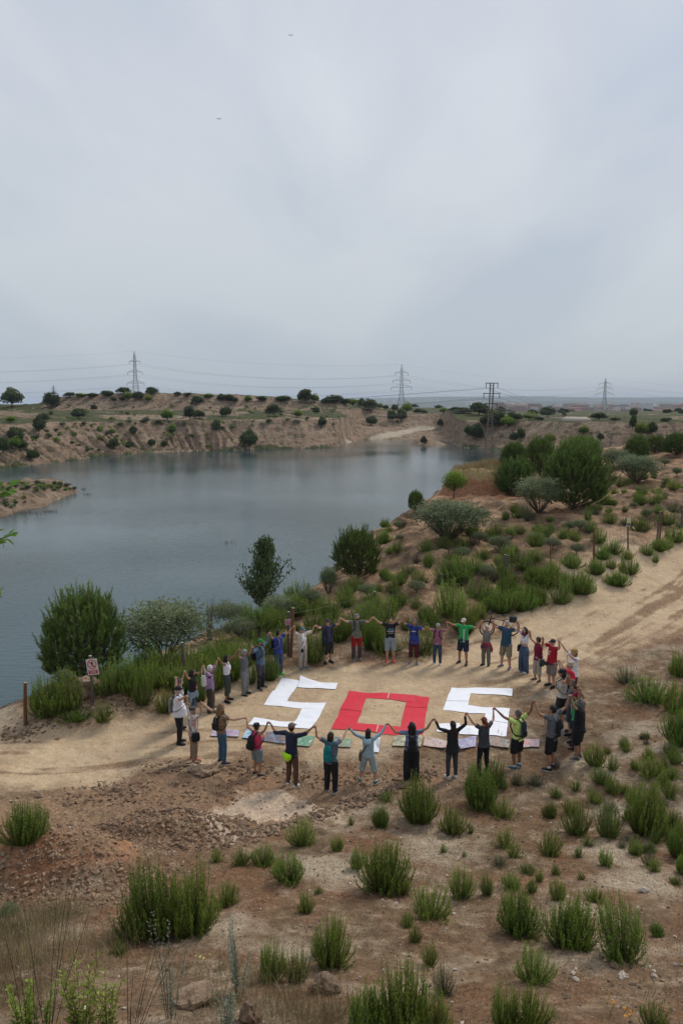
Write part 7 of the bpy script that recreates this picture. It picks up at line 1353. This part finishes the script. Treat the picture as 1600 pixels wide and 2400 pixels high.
# ================================================================== pylons and cables
GALV = M("galvanised_steel", (.34, .345, .35), (.24, .245, .25), .5, .6, metal=.3); DKST = M("rusty_mast_steel", (.20, .17, .145), (.10, .08, .07), .8, .7); INS = M("insulator", (.10, .08, .075), None, 9, .3)
def bars(segs, r):
    g = Leafy(); A = np.array([s[0] for s in segs], float); B = np.array([s[1] for s in segs], float); R2 = np.array([s[2] if len(s) > 2 else r for s in segs]); g.twigs(A, B, R2, R2, mi=0); return g
def pylon(label, ub, ut, vt, y, arms, basew, r, name="pylon", earth=True, waist=.42, vb=None):
    """arms: (picture height v, width in picture points). returns world points of the wire ends"""
    x = at_y(ub, 950, y)[0]; z0 = gz(x, y); tp = Vector(at_y(ut, vt, y)); H = tp.z - z0; o = empty(name, (x, y, z0)); tag(o, label, "pylon")
    S = []; lv = np.linspace(0, 1, 11) ** .88
    def wd(t): return basew * .5 * (1 - t / waist * (1 - .36)) if t < waist else basew * .5 * .36 * (1 - .55 * (t - waist) / (1 - waist))
    c = [[Vector((sx * wd(t), sy * wd(t), H * t)) for sx, sy in ((-1, -1), (1, -1), (1, 1), (-1, 1))] for t in lv]
    if earth: c[-1] = [Vector((0, 0, H))] * 4
    for a, b_ in zip(c[:-1], c[1:]):
        for k in range(4):
            S.append((a[k], b_[k], r)); S.append((a[k], b_[(k + 1) % 4], r * .55)); S.append((a[(k + 1) % 4], b_[k], r * .55)); S.append((b_[k], b_[(k + 1) % 4] + Vector((1e-3, 0, 0)), r * .55))
    o2 = link("tower", bars(S, r).mesh("tower", [GALV, GALV]), o); dep = y * CP; ends = []
    for v_, wpx in arms:
        z = at_y(ut, v_, y)[2] - z0; hw = wpx / 2 * dep / F; t = z / H; q = wd(t); S = []
        for s in (1, -1):
            E = Vector((s * hw, 0, z))
            for sy in (1, -1): S.append((Vector((s * q, sy * q, z)), E, r * .8)); S.append((Vector((s * q, sy * q, z + hw * .28)), E, r * .8))
            for t_ in (.35, .7): S.append((lerp(Vector((s * q, 0, z)), E, t_), lerp(Vector((s * q, 0, z + hw * .28)), E, t_), r * .5))
        S.append((Vector((-q, 0, z)), Vector((q, 0, z)), r)); am = link("crossarm", bars(S, r).mesh("crossarm", [GALV, GALV]), o)
        for s in (1, -1):
            a = Vector((s * hw, 0, z)); b_ = a - Vector((0, 0, H * .055)); link("insulator", bars([(a, b_, r * 1.1)], r).mesh("insulator", [INS, INS]), am); ends.append(Vector((x, y, z0)) + b_)
    ends.append(Vector((x, y, z0 + H)) if earth else Vector((x, y, z0 + H))); return o, ends
pL, eL = pylon("tall lattice pylon on the left skyline across the lake", 320, 317, 823, 500, [(847, 25), (872, 34), (898, 40)], 5.6, .11)
pM, eM = pylon("lattice pylon in the middle of the far skyline", 940, 940, 854, 470, [(874, 30), (892, 40), (908, 48)], 5.2, .10)
pR, eR = pylon("lattice pylon far off on the right over the town", 1415, 1416, 886, 640, [(899, 27), (911, 36), (924, 43)], 5.4, .11)
pylon("tiny distant pylon left of the tall one", 128, 128, 901, 1150, [(908, 9), (914, 12)], 4.5, .18); pylon("tiny distant pylon just right of the tall one", 371, 371, 908, 1250, [(913, 8), (918, 11)], 4.5, .18)
CAB = M("cable", (.16, .165, .17), None, 9, .5)
def cable(A, B, sag, r, label, n=18, group="overhead power cables"):
    A, B = Vector(A), Vector(B); P_ = [lerp(A, B, t) - Vector((0, 0, 4 * sag * t * (1 - t))) for t in np.linspace(0, 1, n)]; g = Leafy(); o3 = np.array(A); g.twigs(np.array(P_[:-1]) - o3, np.array(P_[1:]) - o3, r, r, mi=0)
    o = link("power_cable", g.mesh("power_cable", [CAB, CAB])); o.location = A; return tag(o, label, "cable", group)
nm_ = ["top left", "top right", "middle left", "middle right", "lowest left", "lowest right", "earth"]
for k, (a, b_) in enumerate(zip(eL, eM)): cable(a, b_, 5.5 if k < 6 else 4, .032 if k < 6 else .02, "cable from the tall left pylon to the middle pylon, %s arm" % nm_[k] if k < 6 else "thin earth wire between the tips of the left and middle pylons")
for k, (a, b_) in enumerate(zip(eM, eR)): cable(a, b_, 6.5 if k < 6 else 5, .032 if k < 6 else .02, "cable from the middle pylon to the right pylon, %s arm" % nm_[k] if k < 6 else "thin earth wire between the tips of the middle and right pylons")
for k, a in enumerate(eL): cable(a, a + Vector((-250, 8, (-1.5 if k < 6 else 1))), 5, .032 if k < 6 else .02, "cable running out left from the tall left pylon, %s arm" % nm_[k] if k < 6 else "earth wire running out left from the tall left pylon")
for k, a in enumerate(eR): cable(a, a + Vector((260, 120, -2)), 6, .032, "cable running right from the far right pylon, %s arm" % nm_[k] if k < 6 else "earth wire running right from the far right pylon")
# the nearer ladder-like mast behind the red mound
ym = 98.0; xm = at_y(1142, 1100, ym)[0]; zm = gz(xm, ym); mt = empty("lattice_mast", (xm, ym, zm)); tag(mt, "slim rusty lattice mast with three flat crossarms behind the red mound", "pylon"); Hm = at_y(1146, 898, ym)[2] - zm
S = []; wb, wt = .62, .22; nl_ = 34
cc = [[Vector((sx * (wb + (wt - wb) * min(1, t * 1.4)) + .25 * t, sy * (wb + (wt - wb) * min(1, t * 1.4)) * .8, Hm * t)) for sx, sy in ((-1, -1), (1, -1), (1, 1), (-1, 1))] for t in np.linspace(0, 1, nl_)]
for a, b_ in zip(cc[:-1], cc[1:]):
    for k in range(4): S.append((a[k], b_[k], .050)); S.append((b_[k], b_[(k + 1) % 4], .032))
link("tower", bars(S, .03).mesh("tower", [DKST, DKST]), mt); eN = []
for v_, wpx in ((898, 29), (922, 39), (946, 29)):
    z = at_y(1146, v_, ym)[2] - zm; hw = wpx / 2 * ym / F; am = link("crossarm", bars([(Vector((.25 - hw, y_, z)), Vector((.25 + hw, y_, z)), .055) for y_ in (-.12, .12)], .05).mesh("crossarm", [DKST, DKST]), mt)
    for s in (1, -1): a = Vector((.25 + s * hw * .93, 0, z)); b_ = a - Vector((0, 0, .62)); link("insulator", bars([(a, b_, .05)], .05).mesh("insulator", [INS, INS]), am); eN.append(Vector((xm, ym, zm)) + b_)
for k, a in enumerate(eN):
    vl = (972, 978, 992, 998, 1018, 1024)[k]; cable(a, at_y(-260, vl, 190), 1.2, .014, "mast cable running left over the lake, %s arm" % nm_[k], 24); cable(a, Vector(at_y(1425 + 14 * k, 958 + 1.5 * k, 520)), 4.0, .022, "mast cable running right to the plain, %s arm" % nm_[k], 24)
# ================================================================== the distant town
r9 = np.random.default_rng(99)
def block_mat(name, c, win=(.12, .13, .15), sx=.30, sz=.33):
    m, t, b = bsdf_mat(name); tc = N(t, 'ShaderNodeTexCoord'); br = N(t, 'ShaderNodeTexBrick'); sp = N(t, 'ShaderNodeSeparateXYZ'); L(t, tc.outputs['Object'], sp.inputs[0]); ad = N(t, 'ShaderNodeMath', op='ADD'); L(t, sp.outputs[0], ad.inputs[0]); L(t, sp.outputs[1], ad.inputs[1]); cb_ = N(t, 'ShaderNodeCombineXYZ'); L(t, ad.outputs[0], cb_.inputs[0]); L(t, sp.outputs[2], cb_.inputs[1])
    L(t, cb_.outputs[0], br.inputs['Vector']); br.offset = 0; br.inputs['Scale'].default_value = 1; br.inputs['Brick Width'].default_value = 3.2; br.inputs['Row Height'].default_value = 3.0; br.inputs['Mortar Size'].default_value = .85; br.inputs['Color1'].default_value = (*win, 1); br.inputs['Color2'].default_value = (*[x * 1.6 for x in win], 1); br.inputs['Mortar'].default_value = (*c, 1); L(t, br.outputs[0], b.inputs['Base Color']); b.inputs['Roughness'].default_value = .8; return m
BM = {'white': block_mat("render_white", (.62, .61, .58)), 'brick': block_mat("brick_wall", (.34, .17, .115)), 'cream': block_mat("render_cream", (.50, .42, .33)), 'ochre': block_mat("render_ochre", (.42, .28, .18))}; RF = {'tile': M("roof_tile", (.30, .14, .09), None, .5, .9), 'flat': M("roof_flat", (.40, .38, .36), None, .5, .9)}
def block(x, y, w_, d_, h_, col, rf, label, group):
    z = gz(x, y); o = empty("apartment_block", (x, y, z - 1), r9.uniform(-.3, .3)); tag(o, label, "building", group)
    e = Pc(); v = [(-w_ / 2, -d_ / 2), (w_ / 2, -d_ / 2), (w_ / 2, d_ / 2), (-w_ / 2, d_ / 2)]
    bm = e.bm; lo_ = [bm.verts.new((a, b_, 0)) for a, b_ in v]; hi_ = [bm.verts.new((a, b_, h_)) for a, b_ in v]; bm.faces.new(hi_); [bm.faces.new((lo_[k], lo_[(k + 1) % 4], hi_[(k + 1) % 4], hi_[k])) for k in range(4)]; plain(e, "wall", BM[col], o, False)
    e = Pc(); bm = e.bm; q = 1.06; lo_ = [bm.verts.new((a * q, b_ * q, h_ + .02)) for a, b_ in v]
    if rf == 'tile': t1 = bm.verts.new((-w_ * .35, 0, h_ + d_ * .22)); t2 = bm.verts.new((w_ * .35, 0, h_ + d_ * .22)); bm.faces.new((lo_[0], lo_[1], t2, t1)); bm.faces.new((lo_[2], lo_[3], t1, t2)); bm.faces.new((lo_[1], lo_[2], t2)); bm.faces.new((lo_[3], lo_[0], t1)); bm.faces.new(lo_[::-1])
    else: hi_ = [bm.verts.new((a * q, b_ * q, h_ + 1)) for a, b_ in v]; bm.faces.new(hi_); bm.faces.new(lo_[::-1]); [bm.faces.new((lo_[k], lo_[(k + 1) % 4], hi_[(k + 1) % 4], hi_[k])) for k in range(4)]
    plain(e, "roof", RF[rf], o, False)
for i in range(130):
    u = r9.uniform(1165, 1610) if i < 108 else r9.uniform(1300, 1600); y = r9.uniform(2500, 3900) if i < 108 else r9.uniform(2050, 2400); x = at_y(u, 955, y)[0]; col = r9.choice(['white', 'brick', 'cream', 'ochre', 'brick']); rf = 'tile' if r9.uniform() < .55 else 'flat'
    w_ = r9.uniform(16, 60); h_ = r9.uniform(14, 36) if i < 108 else r9.uniform(9, 14); part_ = "left part" if u < 1310 else "middle part" if u < 1460 else "right part"; dist = "nearest rows" if y < 2450 else "back rows" if y > 3200 else "front rows"
    block(x, y, w_, r9.uniform(11, 15), h_, col, rf, "%s %s-roofed distant block, %s of the town, %s" % (col, 'red-tiled' if rf == 'tile' else 'flat', part_, dist), "%s %s town blocks, %s, %s" % (col, rf, part_, dist))
x, y, z = at_y(1348, 984, 330); P = hit(1348, 986)[0]; e = Pc(); e.rings([Vector((-4.5, 0, 0)), Vector((-3.2, 0, 0)), Vector((3.5, 0, 0)), Vector((4.8, 0, 0))], [Vector((0, 2.2, 0)), Vector((0, 3, 0)), Vector((0, 3, 0)), Vector((0, 2, 0))], [Vector((0, 0, .5)), Vector((0, 0, 1.3)), Vector((0, 0, 1.2)), Vector((0, 0, .4))], 14); o = plain(e, "chalk_heap", ST3, None); o.location = (P[0], min(P[1], 420), gz(P[0], min(P[1], 420)) + .2); tag(o, "low white heap of chalk on the plateau before the town", "heap")
# trees dotted over the plain beyond the plateau
for i in range(40):
    y = r9.uniform(480, 2300); u = r9.uniform(960, 1640); x = at_y(u, 955, y)[0]; s_ = r9.uniform(3.5, 6); dist = "nearer" if y < 1000 else "middle" if y < 1700 else "farther"; sd_ = "left" if u < 1250 else "right"
    put(OAK[i % 3], np.array([x, y, gz(x, y)]), s_ * 1.5, s_ * .75, "plain_tree", "dark tree on the plain before the town, %s belt, %s half" % (dist, sd_), "tree", "plain trees, %s belt, %s half" % (dist, sd_), .06)
# ================================================================== leaf sprays of the young tree that stands just left of the view
g = Leafy(); t_ = Leafy(); rr_ = np.random.default_rng(4); yb_ = 5.0; xb = at_y(-230, 1200, yb_)[0]; z0 = gz(xb, yb_); o3 = np.array([xb, yb_, z0]); zt = at_y(0, 950, yb_)[2]
t_.twigs([[0, 0, -.1], [.03, 0, (zt - z0) * .5]], [[.03, 0, (zt - z0) * .5], [0, .02, zt - z0]], [.045, .03], [.03, .012])
for (u, v, n_, sp_) in [(30, 1140, 9, 1.0), (14, 1152, 7, .8), (5, 1165, 5, .7), (24, 1256, 8, 1.0), (8, 1268, 6, .9), (4, 1240, 4, .7), (5, 1398, 5, .8), (-60, 1100, 12, 1.2), (-70, 1220, 12, 1.2), (-60, 1350, 12, 1.2), (-120, 1050, 14, 1.4), (-130, 1300, 14, 1.4), (-100, 980, 12, 1.2)]:
    E = np.array(at_y(u, v, yb_ + rr_.uniform(-.15, .15))) - o3; A = np.array([0.01, 0, max(.3, E[2] - .35)]); mid = (A + E) / 2 + np.array([0, 0, .06]); t_.twigs([A, mid], [mid, E], [.008, .005], [.005, .0025])
    for q in range(n_):
        t = 1 - q / n_ * .45; c = mid + (E - mid) * t; d = unit((E - A) * .6 + rr_.normal(0, .5, 3) * np.array([1, .5, .7])); g.leaves([c], [d], .085 * rr_.uniform(.75, 1.15), .036, rr_.uniform(.5, 1.1), rr_)
yt = empty("young_tree", o3); tag(yt, "bright green leaf sprays of a young tree entering at the left edge", "tree"); link("crown", g.mesh("crown", [leaf_mat("leaf_bright", (.07, .15, .02), (.16, .30, .05)), TWIG]), yt); link("trunk", t_.mesh("trunk", [LM_oak, BARK]), yt)
# two birds far up
for (u, v, lb) in [(681, 83, "tiny dark bird high in the sky, the upper one"), (513, 279, "tiny dark bird in the sky, the lower left one")]:
    p = at_y(u, v, 160); g = Leafy(); g.leaves([[0, 0, 0], [0, 0, 0]], [[1, .2, .35], [-1, .2, .35]], .55, .16, .5, np.random.default_rng(1)); g.leaves([[0, -.2, 0]], [[0, 1, 0]], .5, .10, .5, np.random.default_rng(2)); o = link("bird", g.mesh("bird", [SBK, SBK])); o.location = p; tag(o, lb, "bird")
if HAZE: haze()
